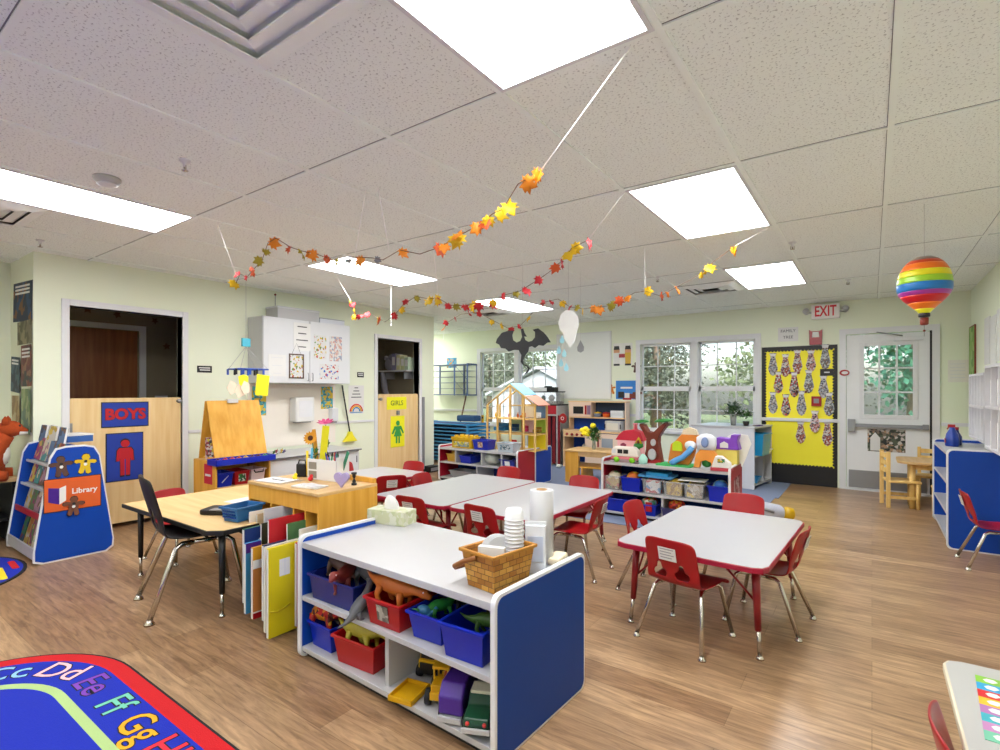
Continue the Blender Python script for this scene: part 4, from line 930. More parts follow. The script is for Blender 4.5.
# the whole shelf stands a few degrees off the room's axis, with all that is in and on it
bpy.context.view_layer.update()
for o in list(C.objects):
    if o.parent or o.get('kind') or o.get('category') in (None, 'chair', 'table', 'rug', 'book'): continue
    x, y, z = o.location
    if -2.25 < x < -.98 and 1.42 < y < 2.10 and z < .8:
        v = Matrix.Rotation(radians(-2.4), 2) @ Vector((x + 1.595, y - 1.755))
        o.location = (v.x - 1.595, v.y + 1.755, z); o.rotation_euler.z += radians(-2.4)

# ------------------------------------------------------------ maple cabinet and big books
MC = thing('maple_cabinet', 'yellow maple cabinet with vertical slots for big books', 'cabinet', (-2.80, 2.0, 0))
X0, X1, Y0, Y1, H = -.36, .36, -.23, .19, .70
for x in (X0, X1 - .018): MB().box(x, x + .018, Y0, Y1, 0, H - .018, MAPLEY).build('side_panel', MC, bevel=.002)
MB().box(X0, X1, Y0 - .006, Y1, H - .018, H, MAPLET).build('top', MC, bevel=.003)
MB().box(X0 + .018, X1 - .018, Y0 + .002, Y0 + .02, H - .11, H - .018, MAPLEY).build('top_rail', MC)
MB().box(X0 + .018, X1 - .018, Y1 - .02, Y1 - .008, .05, H - .018, MAPLET).box(X0 + .018, X1 - .018, Y0 + .02, Y1 - .02, .03, .05, MAPLET).build('back_and_base', MC)
MB().box(X0 + .01, X1 - .01, Y1 - .02, Y1, H, H + .03, MAPLEY).build('back_lip', MC)
for i in range(1, 6):
    x = X0 + .018 + (X1 - X0 - .036)*i/6
    MB().box(x - .006, x + .006, Y0 + .004, Y1 - .02, .05, H - .11, MAPLEY).build('slot_divider', MC)
bb = [(-2.80, 1.54, .09, .41, '#1c6b4a', 'green and white forest', 3), (-2.73, 1.51, .06, .38, '#3f9ad8', 'sky blue with violet top', 1), (-2.66, 1.51, .05, .38, '#e8a82c', 'orange and white', -1), (-2.59, 1.53, .05, .40, '#2a3560', 'navy blue', 0),
      (-2.52, 1.50, .02, .44, '#e8e6e0', 'white-covered', 2), (-2.462, 1.48, .012, .455, '#f0dc1c', 'bright yellow', 0), (-2.43, 1.62, .03, .44, '#c82a30', 'red-edged', 0), (-2.395, 1.66, .03, .42, '#d8cfc0', 'cream printed', 0)]
for k, (x, y, z, h, c, nm, rz) in enumerate(bb):
    b = MB(); b.box(-.009, .009, 0, .40, 0, h, mat('big' + c[1:], c, .35, var=.10, scale=7)).box(-.0075, .0075, -.002, .40, .004, h - .004, PAPER)
    if c == '#f0dc1c': b.box(.009, .010, .06, .12, h*.66, h*.85, PAPER).box(.009, .0105, .085, .095, h*.66, h*.85, GREYC); b.tube([(.010, .01, h*.30), (.012, .05, h*.27), (.010, .12, h*.31)], .004, mat('tear', '#d8c010', .5), 5)
    if c == '#3f9ad8': b.box(.009, .010, .0, .40, h*.86, h, PURPLE)
    if c == '#1c6b4a': b.box(.009, .010, .0, .40, h*.72, h, mat('navy_p', '#273c7a', .4)).box(.009, .010, 0, .40, .0, h*.3, LBLUE).box(.009, .0101, 0, .40, .0, h*.12, PAPER).tube([(.011, .10, h*.82), (.011, .06, h*.75), (.011, .10, h*.68)], .012, PAPER, 6)
    if c == '#e8a82c': b.box(.009, .0101, 0, .4, .0, h*.82, PAPER).box(.009, .0104, .0, .3, h*.1, h*.7, mat('ochre', '#c07a3a', .5)).box(.009, .0104, 0, .4, .0, h*.08, REDP)
    one(b, 'big_book', nm + ' big book standing in the slots by the maple cabinet', 'book', (x, y, z), rz, group='big books sticking out of the maple cabinet')
up = [(-2.915, 1.64, .34, '#ece8e0', 'white'), (-2.872, 1.66, .33, '#d8b890', 'tan and white'), (-2.795, 1.66, .33, '#d8dce4', 'pale grey'), (-2.725, 1.60, .33, '#2f4030', 'dark green'), (-2.62, 1.58, .33, '#c8242c', 'red'), (-2.57, 1.66, .33, '#4f7a4a', 'green and black'), (-2.515, 1.70, .32, '#e8e8e2', 'white leaf-printed')]
for k, (x, y, z, c, nm) in enumerate(up):
    h = .19 + .02*(k % 3)
    b = MB(); b.box(-.005, .005, 0, .30, 0, h, mat('up' + c[1:], c, .4, var=.12, scale=9)).box(-.004, .004, -.002, .30, .003, h - .003, PAPER)
    one(b, 'big_book', nm + ' tall picture folder leaning behind the big books', 'book', (x, y, z + (.0 if k > 4 else .03) - .02*(k % 2)), -1 + .4*k, group='folders in the upper slots of the maple cabinet')

# on the maple cabinet
MT_ = .7005
t = thing('desk_organizer', 'white desk caddy full of pens on the maple cabinet', 'desk organizer', (-2.80, 2.10, MT_), 6)
b = MB(); b.box(-.13, .13, -.055, -.05, 0, .13, PAPER).box(-.13, .13, .05, .055, 0, .13, PAPER).box(-.13, -.125, -.055, .055, 0, .13, PAPER).box(.125, .13, -.055, .055, 0, .15, PAPER).box(-.035, -.03, -.055, .055, 0, .13, PAPER).box(-.13, .13, -.055, .055, 0, .004, PAPER)
b.build('box', t, bevel=.002)
MB().box(-.115, -.045, -.0565, -.055, .01, .11, mat('inner_grey', '#8b8478', .5)).box(-.115, -.045, -.058, -.055, .055, .065, PAPER).build('clear_drawer', t, label='clear front drawers')
pens = ['#2f6fc0', '#d8262e', '#3a3f9a', '#2f9a5a', '#7a2f8a', '#1f7ac8', '#d84a2a', '#404a52', '#3a8a7a']
for k, c in enumerate(pens):
    x = -.01 + .014*k; y = -.03 + .06*((k*37) % 10)/10
    one(MB(TR(0, 0, 0) @ RY(-14 + 5*(k % 5)) @ RX(8*((k % 3) - 1))).tube([(0, 0, 0), (0, 0, .13)], .005, mat('pen' + c[1:], c, .35), 8).lathe([(.005, .13), (.006, .135), (.003, .155), (0, .156)], BLACK if k % 2 else mat('pen' + c[1:], c, .35), 8),
        'pen', '%s pen, %s from the left in the white desk caddy' % (('blue', 'red', 'indigo', 'green', 'purple', 'bright blue', 'orange', 'grey', 'teal')[k], ('first', 'second', 'third', 'fourth', 'fifth', 'sixth', 'seventh', 'eighth', 'last')[k]), 'pen', (-2.80 + x + .0, 2.10 + y*.6, MT_ + .02), group='pens in the desk caddy')
one(MB(RY(25)).prism(rrect(-.012, .012, -.003, .003, .002), 0, .17, mat('scissor_green', '#3a8a6a', .4)), 'scissors', 'green-handled scissors slanting out of the desk caddy', 'scissors', (-2.70, 2.12, MT_ + .03))
# flowers in pots of the caddy
def stem(b, p, q, m=LEAFG, r=.004): b.tube([p, ((p[0]+q[0])/2 + .006, (p[1]+q[1])/2, (p[2]+q[2])/2), q], r, m, 6)
def petals(b, M, n, r0, r1, m, cm, w=.4):
    for k in range(n): b.prism([(r0*.5, -.2*r1*w), (r1*.7, -.5*r1*w), (r1, 0), (r1*.7, .5*r1*w), (r0*.5, .2*r1*w)], -.001, .002, m, M @ RZ(360*k/n) @ RY(-12))
    b.ball((0, 0, .004), (r0, r0, r0*.5), cm, 10, M)
SUNY = mat('sunflower', '#f0a818', .6, var=.1); SUNB = mat('sunflower_centre', '#5a3012', .8)
t = thing('sunflower', 'artificial sunflower leaning left out of the desk caddy', 'flower', (-2.905, 2.09, MT_ + .01)); t.scale = (.85, .85, .85)
b = MB(); stem(b, (0, 0, 0), (-.03, -.02, .27)); b.prism(leafpts(.03), 0, .002, LEAFG, TR(-.01, 0, .16) @ RX(60)).prism(leafpts(.028), 0, .002, LEAFG, TR(.01, -.01, .20) @ RX(80)); b.build('stem', t)
b = MB(); petals(b, TR(-.035, -.03, .29) @ RZ(35) @ RX(75), 14, .022, .055, SUNY, SUNB); b.build('blossom', t)
t = thing('artificial_flower', 'pink artificial flower above the yellow ruler in the desk caddy', 'flower', (-2.84, 2.11, MT_ + .01)); t.scale = (.75, .75, .93)
b = MB(); stem(b, (0, 0, 0), (.0, 0, .36)); b.prism(leafpts(.03), 0, .002, LEAFG, TR(-.02, 0, .26) @ RX(60)).prism(leafpts(.03), 0, .002, LEAFG, TR(.03, 0, .23) @ RX(70)); b.build('stem', t)
b = MB(); petals(b, TR(0, 0, .37) @ RX(12) @ RY(8), 9, .02, .075, mat('flower_pink', '#e83f8a', .6), mat('flower_pink_dark', '#c02a70', .6)); b.build('blossom', t)
one(MB(RY(7) @ RX(4)).box(-.022, .022, -.002, .002, 0, .33, mat('ruler_yellow', '#e8e01c', .4)), 'ruler', 'broad yellow ruler standing upright among the flowers', 'ruler', (-2.84, 2.075, MT_ + .015), 35)
one(MB(RY(-6)).box(-.012, .012, -.002, .002, 0, .30, mat('stick_gold', '#d89a20', .4)), 'ruler', 'narrow golden stick beside the yellow ruler', 'ruler', (-2.90, 2.10, MT_ + .015), 35)
for k, (x, y, c, l, nm) in enumerate(((-2.96, 2.07, '#e86a1c', .13, 'orange'), (-2.945, 2.05, '#f0d01c', .16, 'yellow'), (-2.925, 2.06, '#58b0d8', .18, 'light blue'), (-2.97, 2.10, '#b8562a', .12, 'rust'))):
    one(MB(RY(-8 + 6*k)).tube([(0, 0, 0), (0, 0, l)], .008, mat('mk' + c[1:], c, .4), 8), 'marker', nm + ' marker standing under the sunflower', 'marker', (x, y, MT_ + .015), group='markers under the sunflower')
t = thing('desk_timer', 'small black handled timer at the left on the maple cabinet', 'timer', (-3.02, 2.06, MT_), 30)
MB().prism(rrect(-.035, .035, -.02, .02, .01), 0, .085, BLACKP).build('body', t, bevel=.006); MB().tube([(-.025, 0, .085), (-.02, 0, .108), (.02, 0, .108), (.025, 0, .085)], .005, BLACKP, 6).build('handle', t)
t = thing('purple_heart', 'lilac heart ornament standing at the right of the desk caddy', 'ornament', (-2.50, 1.97, MT_), 20)
hp = [(.045*1.05*(16*sin(a)**3)/16, .040*(13*cos(a) - 5*cos(2*a) - 2*cos(3*a) - cos(4*a))/13 + .05) for a in [2*pi*i/28 for i in range(28)]]
MB(RX(90) @ I4).prism(hp, -.012, .012, mat('lilac', '#a89ac8', .5)).build('heart', t, bevel=.004)
t = thing('sand_timer', 'small black-capped sand timer beside the lilac heart', 'timer', (-2.50, 2.06, MT_))
MB().lathe([(.016, 0), (.016, .012), (.010, .013), (.011, .025), (.004, .038), (.011, .052), (.010, .064), (.016, .065), (.016, .076), (0, .076)], BLACKP, 14).build('body', t)
for x, y, c, nm in ((-2.95, 1.96, '#f0d81c', 'yellow'), (-2.83, 1.99, '#d8202a', 'red')):
    one(MB().ball((0, 0, .014), (.018, .016, .014), mat('duck' + c[1:], c, .4), 10).ball((.008, 0, .033), .011, mat('duck' + c[1:], c, .4), 8), 'small_toy', 'tiny %s toy on the maple cabinet in front of the desk caddy' % nm, 'toy', (x, y, MT_))
one(MB().box(-.14, .14, -.09, .09, 0, .003, CLEAR).box(-.13, .10, -.08, .07, .003, .005, PAPER, RZ(5)).text('Tuesday', .04, INK, TR(-.01, 0, .0055) @ RZ(4), .0004), 'paper_sheet', 'clear sleeve with handwritten paper on the maple cabinet', 'paper', (-3.0, 1.88, MT_), 4)
one(MB().box(-.10, .09, -.05, .05, 0, .008, PAPER, RZ(12)).box(-.05, .08, -.035, .035, .008, .014, mat('pale_grey', '#d6d6da', .5), RZ(-8)), 'paper_stack', 'crumpled white papers at the front corner of the maple cabinet', 'paper', (-2.66, 1.87, MT_))

# on the teacher table
t = bin_('blue plastic basket on the wood teacher table', -3.03, 1.66, .501, .14, .19, .085, mat('basket_blue', '#2f77b8', .4), 10, 'plastic_basket', None, tp=.82)
t['category'] = 'basket'
b = MB()
for k in range(6):
    for z in (.03, .05, .07): b.box(-.052 + .018*k, -.040 + .018*k, -.094, -.084, z*.9 - .004, z*.9 + .004, BLUED)
b.build('grille', t)
t = thing('laptop', 'closed black case on the wood teacher table', 'case', (-3.27, 1.68, .501), 30)
MB().prism(rrect(-.13, .13, -.08, .08, .03), 0, .03, BLACKP).build('body', t, bevel=.008); MB().box(-.05, .06, -.085, -.03, .03, .036, GRAYP).build('clasp', t)
t.name = 'black_case'
for k, (x, y, r) in enumerate(((-3.45, 1.96, 8), (-3.38, 2.06, -10), (-3.28, 1.90, 20))):
    one(MB().box(-.15, .15, -.11, .11, 0, .003, PAPER), 'paper_sheet', 'white sheet on the teacher table, %s' % ('farthest left of three', 'farthest back of three', 'nearest the blue basket')[k], 'paper', (x, y, .5012 + .0032*k), r, group='papers on the teacher table')

# ------------------------------------------------------------ easel cabinet
ES = thing('easel_cabinet', 'maple easel on a low cabinet with blue paint tray', 'easel', (-4.98, 2.52, 0))
for y in (-.16, .362): MB().box(-.20, .21, y, y + .018, .0, .62, MAPLEY).build('side_panel', ES, bevel=.002)
MB().box(-.20, .21, -.142, .362, .03, .05, MAPLEY).box(-.20, .20, -.142, .362, .36, .378, MAPLET).box(-.20, -.19, -.142, .362, .05, .62, MAPLEY).box(-.20, .02, -.142, .362, .60, .62, MAPLET).build('shelves', ES)
tr = MB(); tr.box(.10, .27, -.18, .40, .585, .59, BINB).box(.262, .27, -.18, .40, .59, .64, BINB).box(.10, .108, -.18, .40, .59, .64, BINB).box(.10, .27, -.18, -.172, .59, .64, BINB).box(.10, .27, .392, .40, .59, .64, BINB)
tr.build('paint_tray', ES, label='bright blue paint tray', bevel=.004)
EB = MAPLEY
L_ = MB(TR(.10, .15, .64) @ RY(-16)); L_.box(-.012, 0, -.26, .26, 0, .55, EB); L_.build('drawing_board', ES, label='yellow maple drawing board', bevel=.003)
L_ = MB(TR(-.19, .13, .62) @ RY(12.5)); L_.box(0, .012, -.25, .25, 0, .56, EB); L_.build('rear_board', ES, bevel=.003)
MB().box(-.073, -.025, .08, .18, 1.145, 1.18, PAPER).build('clip_slot', ES, label='white handle slot at the top')
for y in (-.10, .36): MB(TR(.01, 0, .62)).box(-.15, .09, y, y + .01, 0, .02, EB).build('spreader', ES)
one(MB().box(-.06, .09, -.002, 0, -.09, .09, mat('poster_crimson', '#c41838', .5, var=.05)).box(-.04, .06, -.003, -.002, -.02, .0, PAPER), 'small_poster', 'crimson poster with white writing on the side of the easel cabinet', 'poster', (-4.91, 2.3592, .50))
one(MB().box(-.07, .07, -.004, 0, 0, .2, patch('magazine', ['#d8b8b8', '#b04a4a', '#e8e0d8', '#5a4a4a', '#e8d83a'], 50), RX(-6)), 'magazine', 'colourful magazine stuck between the easel boards', 'magazine', (-5.02, 2.47, .622), 70)
for k, (y, m, nm, w) in enumerate(((2.465, BINB, 'blue bin with white brush at the left under the paint tray', .145), (2.625, BINR, 'red bin with a green label under the paint tray', .145), (2.785, mat('bin_pink', '#dcc8cc', .3), 'pinkish clear bin at the right under the paint tray', .145))):
    t = bin_(nm, -4.90, y, .379, .22, w, .13, m, 0, group='bins in the easel cabinet')
    if k == 0: MB(TR(.102, -.03, .04) @ RX(-45)).tube([(0, 0, 0), (0, 0, .11)], .005, PAPER, 6).build('brush', t, label='white brush')
    if k == 1: MB().box(.102, .108, -.035, .035, .03, .10, patch('green_label', ['#3f9a4a', '#e8e8e0', '#2f6a3a'], 70)).build('label_card', t, label='green label')
    if k == 2: MB().tube([(.11, -.05, .13), (.125, -.04, .10), (.125, .04, .10), (.11, .05, .13)], .006, BLACKP, 6).build('handle', t)
for k, (y, c) in enumerate(((2.40, '#5a2a6a'), (2.465, '#c8202a'), (2.53, '#d83a28'), (2.595, '#e87a1c'), (2.66, '#f0d01c'), (2.725, '#5a3a4a'), (2.79, '#6a2f2a'), (2.855, '#3a9a5a'))):
    t = MB(); t.lathe([(.022, 0), (.024, .05), (.024, .07), (.018, .075), (0, .075)], mat('paint' + c[1:], c, .4), 12).lathe([(.010, .075), (.009, .09), (0, .09)], mat('paint' + c[1:], c, .4), 8)
    one(t, 'paint_pot', '%s paint pot in the blue easel tray' % ('plum', 'crimson', 'scarlet', 'orange', 'yellow', 'dark violet', 'maroon', 'green')[k], 'paint pot', (-4.795, y, .5905), group='paint pots in the easel tray').scale = (1, 1, .62)
b = MB()
for k in range(5): a = 72*k; b.prism(leafpts(.03), 0, .002, [LEAFG, REDP, PAPER, YEL, PURPLE][k], TR(0, .03*k, .03 + .01*(k % 2)) @ RX(60) @ RZ(a))
b.tube([(0, -.02, 0), (0, .14, .03)], .004, LEAFG, 5)
one(b, 'small_bouquet', 'little bunch of mixed flowers on the counter right of the easel', 'flowers', (-5.2, 3.2, .566))

# hanging clip dryer with yellow cut-outs
HB = mat('hanger_blue', '#2f55b8', .4)
t = thing('clip_hanger', 'blue hanging clip dryer with paper cut-outs in front of the wall cabinet', 'clip hanger', (-4.90, 2.72, 1.47))
b = MB(); b.tube([(-.11, -.115, 0), (.11, -.115, 0), (.11, .165, 0), (-.11, .165, 0), (-.11, -.115, 0)], .008, HB, 6)
for k in range(5): b.tube([(-.11, -.11 + .055*k, 0), (.11, -.11 + .055*k, 0)], .005, HB, 6)
b.build('frame', t)
for k in range(10): MB().box(-.006, .006, -.008, .008, -.055, 0, HB if k % 3 else BLACK).build('clip', t).location = (.11 - .22*(k % 2), -.155 + .034*k, 0)
b = MB()
for p in ((-.11, -.115), (.11, -.115), (.11, .165), (-.11, .165)): b.tube([(p[0], p[1], 0), (0, 0, .22)], .002, WHITE, 4)
b.build('cords', t)
b = MB(); b.box(-.012, .012, -.04, .04, .22, .30, mat('hook_teal', '#49b0c8', .4)).tube([(0, 0, .30), (0, .0, CEIL - 1.47)], .002, WHITE, 4); b.build('hook_and_string', t, label='teal hook block on a white string')
one(MB().box(-.001, .001, -.065, .065, -.20, 0, mat('paper_yellow', '#f0e61c', .6), RX(-6)), 'paper_cutout', 'plain yellow sheet clipped to the blue hanger', 'paper', (-4.73, 2.80, 1.415))
one(MB().prism([(0.0, 0), (.05, -.02), (.045, -.10), (0, -.13), (-.04, -.09), (-.05, -.02)], 0, .002, mat('paper_yellow', '#f0e61c', .6), YZX), 'paper_cutout', 'small yellow cut-out clipped at the left of the hanger', 'paper', (-4.73, 2.60, 1.415))
for k, y in enumerate((2.50, 2.57, 2.62)):
    one(MB().prism([(.05*cos(a*pi/5)*(1 if a % 2 else .75), -.10 + .07*sin(a*pi/5)*(1 if a % 2 else .8)) for a in range(10)], 0, .002, mat('paper_peach', '#f0dcc4', .7), YZX @ RZ(0)), 'paper_cutout', 'peach paper hand cut-out, %s under the blue hanger' % ('left', 'middle', 'right')[k], 'paper', (-4.745 + .008*k, y, 1.39 - .03*(k == 1)), group='peach cut-outs on the hanger')

# ------------------------------------------------------------ doll-house shelf (red and blue pair)
t = thing('doll_house', 'tall open wooden doll house with pale blue roof on the low shelves', 'doll house', (-3.88, 5.96, .4655), 0)
w_, d_ = .38, .15
for x in (-w_, -.21, .0, .21, w_):
    zt = .60 if abs(x) > .3 else (.73 if abs(x) > .2 else .86)
    for y in (-d_, d_): MB().box(x - .011, x + .011, y - .011, y + .011, 0, zt, PINE).build('post', t)
for z, x0 in ((.012, -w_), (.22, -w_), (.42, -w_)): MB().box(x0, w_, -d_, d_, z - .008, z + .004, PINE).build('floor_board', t)
for y in (-d_, d_):
    b = MB()
    for s in (-1, 1): b.tube([(0, y, .87), (s*w_, y, .60)], .012, PINE, 4)
    b.tube([(0, y, .60), (w_, y, .60)], .009, PINE, 4)
    b.build('rafter', t)
RO1 = mat('roof_blue', '#8ec4dc', .5); RO2 = mat('roof_rose', '#d89a86', .6)
MB().add([(0, -d_ - .01, .885), (.22, -d_ - .01, .735), (.22, d_ + .01, .735), (0, d_ + .01, .885), (0, -d_ - .01, .893), (.22, -d_ - .01, .743), (.22, d_ + .01, .743), (0, d_ + .01, .893)], [(0, 1, 2, 3), (4, 7, 6, 5), (0, 4, 5, 1), (1, 5, 6, 2), (2, 6, 7, 3), (3, 7, 4, 0)], RO1).build('roof_panel', t, label='pale blue roof panel')
MB().add([(.24, -d_ - .01, .72), (.43, -d_ - .01, .60), (.43, d_ + .01, .60), (.24, d_ + .01, .72), (.24, -d_ - .01, .728), (.43, -d_ - .01, .608), (.43, d_ + .01, .608), (.24, d_ + .01, .728)], [(0, 1, 2, 3), (4, 7, 6, 5), (0, 4, 5, 1), (1, 5, 6, 2), (2, 6, 7, 3), (3, 7, 4, 0)], RO2).build('roof_panel', t, label='rose-coloured roof panel')
for x0, x1, z0, z1, c, nm in ((.22, .37, .43, .585, '#6f93b8', 'blue-grey'), (.22, .37, .232, .41, '#a8cc4a', 'lime'), (.01, .20, .232, .41, '#e4c8d8', 'pale pink'), (.01, .20, .43, .59, '#f0e2c8', 'cream'), (-.20, -.01, .232, .41, '#b8d8b0', 'pale green'), (.10, .37, .016, .21, '#f0e02a', 'yellow')):
    MB().box(x0, x1, d_ - .02, d_ - .012, z0, z1, mat('dh' + c[1:], c, .6)).build('room_wall', t, label=nm + ' room wall')
ft = [(-.28, .04, .24, '#1f6fa8', (.09, .06, .10)), (-.10, .09, .24, '#1f4f78', (.06, .05, .09)), (.30, .05, .43, '#f0f0f0', (.04, .03, .07)), (.08, .03, .43, '#e8901c', (.03, .03, .06)), (.30, .04, .24, '#8a6a1c', (.05, .04, .07)), (-.08, .0, .02, '#d8201c', (.06, .04, .10)), (-.30, .02, .02, '#e8dca8', (.05, .03, .09)), (.12, .04, .24, '#b83a6a', (.03, .03, .08))]
for k, (x, y, z, c, s) in enumerate(ft):
    o = MB(); o.box(-s[0], s[0], -s[1], s[1], 0, s[2]*.5, mat('furn' + c[1:], c, .5)).box(-s[0], s[0], s[1]*.5, s[1], s[2]*.5, s[2], mat('furn' + c[1:], c, .5))
    one(o, 'doll_furniture', '%s doll-house seat, %s' % (('blue', 'navy', 'white', 'orange', 'ochre', 'red', 'cream', 'magenta')[k], ('middle floor left', 'middle floor centre left', 'upper floor right', 'upper floor centre', 'middle floor right', 'ground floor centre', 'ground floor left', 'middle floor centre right')[k]), 'doll furniture', (-3.88 + x, 5.96 + y, .4655 + z + .004), bevel=.006, group='doll-house furniture')
for k, (x, y) in enumerate(((-.33, -.02), (-.13, .02), (.02, .0))):
    one(MB().ball((0, 0, .03), (.02, .015, .028), (YEL, REDP, ORANGE)[k], 8).ball((0, 0, .065), .012, mat('skin_toy', '#e0b090', .5), 8), 'toy_figure', '%s little figure on the %s of the doll house' % (('yellow', 'red', 'orange')[k], ('upper left floor', 'upper centre-left floor', 'upper centre floor')[k]), 'toy figure', (-3.88 + x, 5.96 + y, .4655 + .425), group='doll-house figures')
# boxes on the unit
S = .4655
t = thing('block_box', 'bright yellow brick-shaped toy box with studs on the red-ended shelf', 'toy box', (-4.57, 5.74, S))
MB().prism(rrect(-.18, .18, -.12, .12, .03), 0, .11, YEL).build('box', t, bevel=.006)
b = MB().prism(rrect(-.19, .19, -.13, .13, .03), .11, .15, YEL)
for i in range(4):
    for j in range(2): b.lathe([(.03, .15), (.03, .175), (0, .175)], YEL, 14, TR(-.13 + .087*i, -.06 + .12*j, 0))
b.build('studded_lid', t, bevel=.004)
MB().box(-.13, .14, -.123, -.1205, .02, .09, patch('box_label', ['#e8e0c0', '#9ab0b8', '#e8d83a', '#8a9a6a'], 40)).build('label_strip', t, label='printed label strip')
bin_('small blue box with picture card beside the yellow brick box', -4.23, 5.70, S, .25, .20, .13, BINB, 0, card=patch('card_tan', ['#c8a078', '#e0c8b0', '#a86848'], 50), group='boxes on the red-ended shelf')
t = bin_('white clear tub with toys in front of the doll house', -3.82, 5.68, S, .26, .18, .12, mat('tub_white', '#ccdbe6', .2, trans=.2), 0, rim=WHITE, group='boxes on the red-ended shelf')
MB().box(-.08, .08, -.088, -.085, .03, .09, patch('tub_print', ['#3a5a6a', '#d8e4ea', '#7a9ab0', '#e8eef0'], 60)).build('printed_front', t)
one(MB().box(-.12, .10, -.04, .04, 0, .05, REDP).ball((0, 0, .07), .03, REDP, 8), 'toy_cluster', 'red toy behind the yellow brick box', 'toy', (-4.42, 5.9, S), bevel=.01)
one(MB().box(-.05, .05, -.03, .03, 0, .12, BLACKP).prism([(-.05, .12), (.05, .12), (0, .16)], -.03, .03, BLACKP, RX(90)), 'toy_building', 'dark toy shape between the yellow box and the doll house', 'toy', (-4.36, 5.83, S))
# bins inside
bin_('clear bin of yellow pieces at the left of the red-ended shelf', -4.73, 5.70, .2705, .16, .22, .11, mat('bin_amber', '#b89030', .35), group='bins in the red-ended shelf')
one(MB().ball((0, 0, .0), (.06, .07, .04), patch('yellow_pieces', ['#e8c22a', '#c8902a', '#6a6a2a', '#f0d860'], 60), 10), 'toy_pile', 'yellow and brown toy pieces heaped in the left bin of the red-ended shelf', 'toys', (-4.73, 5.70, .395))
bin_('blue bin in the middle of the red-ended shelf', -4.47, 5.70, .2705, .20, .24, .10, BINB, group='bins in the red-ended shelf')
one(MB().ball((0, 0, 0), (.12, .11, .08), mat('bag_grey', '#b8bcae', .3, var=.2, bump=.6), 14), 'plastic_bag', 'grey plastic bag of toys right of the middle blue bin', 'bag', (-4.10 - .0, 5.72, .352), group=None)
bin_('dark blue bin at the right of the red-ended shelf', -3.78 + .0, 5.70, .2705, .24, .24, .10, mat('bin_navy', '#16257a', .35), group='bins in the red-ended shelf', card=PAPER)
bin_('shallow grey tray on the lower level of the red-ended shelf', -4.55, 5.70, .0555, .40, .24, .10, GRAYP)

# ------------------------------------------------------------ toy shelf under the windows: bins
BW = patch('mixed_blocks_wood', ['#c8a050', '#e8e0c8', '#8a5a2a', '#5a7a3a', '#d8b860', '#c84a3a'], 26)
BR = patch('mixed_blocks_red', ['#d8201c', '#e87a1c', '#e8d020', '#7a1a1a', '#4a9a3a'], 26)
BY = patch('mixed_yellow', ['#e8c020', '#c8a018', '#d0a820', '#a88018'], 40)
BWH = patch('mixed_white_red', ['#e8e8e8', '#d02020', '#c83030', '#f0f0f0', '#4a90c8'], 26)
BG = patch('mixed_grey_yellow', ['#d8d0c0', '#9a8a6a', '#e8c830', '#b8a890', '#6a5040'], 26)
BM = patch('mixed_blue_yellow', ['#e8c020', '#2a6ab8', '#e8901c', '#78b8c8', '#3a4a9a', '#e8e8e0'], 26)
Zt = .2655
for k, (x, w, m, pm, nm, ped) in enumerate(((-2.12, .17, CLEAR, BW, 'clear bin of wooden-coloured pieces, first from the left in the windows shelf', .02), (-1.92, .19, BINB, BR, 'dark blue bin of red and yellow toys, second in the windows shelf', .03), (-1.71, .18, CLEAR, BWH, 'clear bin of red and white pieces under the sky-blue lid', 0),
        (-1.51, .18, CLEAR, BY, 'clear bin full of yellow pieces in the windows shelf', 0), (-1.32, .18, CLEAR, BG, 'clear bin of grey and yellow toys, fifth in the windows shelf', 0), (-1.11, .17, BINB, BM, 'blue bin of mixed toys at the right end of the windows shelf', .03))):
    bin_(nm, x, 5.10, Zt, w, .20, .14, m, 0, group='bins in the windows shelf', tp=.9)
    one(MB().prism(rrect(-w*.40, w*.40, -.075, .075, .02), .006, .125, pm).ball((0, 0, .125), (w*.38, .07, .03 + ped), pm, 12), 'toy_pieces', ('wooden and tan', 'red and yellow', 'red and white', 'yellow', 'grey and yellow', 'blue, orange and yellow')[k] + ' toy pieces filling bin %s of the windows shelf' % ('at the left end', 'second from left', 'under the sky-blue lid', 'left of centre', 'right of centre', 'at the right end')[k], 'toys', (x, 5.10, Zt + .0045))
one(MB(RX(4)).prism(rrect(-.17, .17, -.10, .10, .02), 0, .015, LBLUE).prism(rrect(-.10, .12, -.07, .07, .02), .015, .045, mat('lid_blue', '#2f9ad0', .4)), 'bin_lid', 'sky-blue lid lying across the third bin of the windows shelf', 'lid', (-1.68, 5.10, Zt + .165), -3)
one(MB().box(-.12, .12, -.10, .10, 0, .006, mat('lid_clear', '#dfe3d8', .3)), 'bin_lid', 'pale lid lying across the fifth bin of the windows shelf', 'lid', (-1.35, 5.10, Zt + .16), 4, bevel=.003)
bin_('plain blue bin on the lower left of the windows shelf', -2.05, 5.10, .0555, .25, .24, .13, BINB, group='lower bins of the windows shelf')
bin_('blue bin of mixed toys beside the lower divider of the windows shelf', -1.76, 5.10, .0555, .20, .24, .11, BINB, group='lower bins of the windows shelf')
one(MB().ball((0, 0, .10), (.08, .09, .05), patch('mixed_many', ['#d8201c', '#e8e0d0', '#3a9a5a', '#e8a01c', '#8ab0c8'], 40), 12).box(.0, .06, -.125, -.115, .03, .12, REDP), 'toy_pile', 'red, green and white toys heaped in the lower bin by the divider', 'toys', (-1.76, 5.10, .07))
bin_('dark bin on the lower right of the windows shelf', -1.50, 5.10, .0555, .22, .24, .10, mat('bin_plum', '#3a3a6a', .4), group='lower bins of the windows shelf')
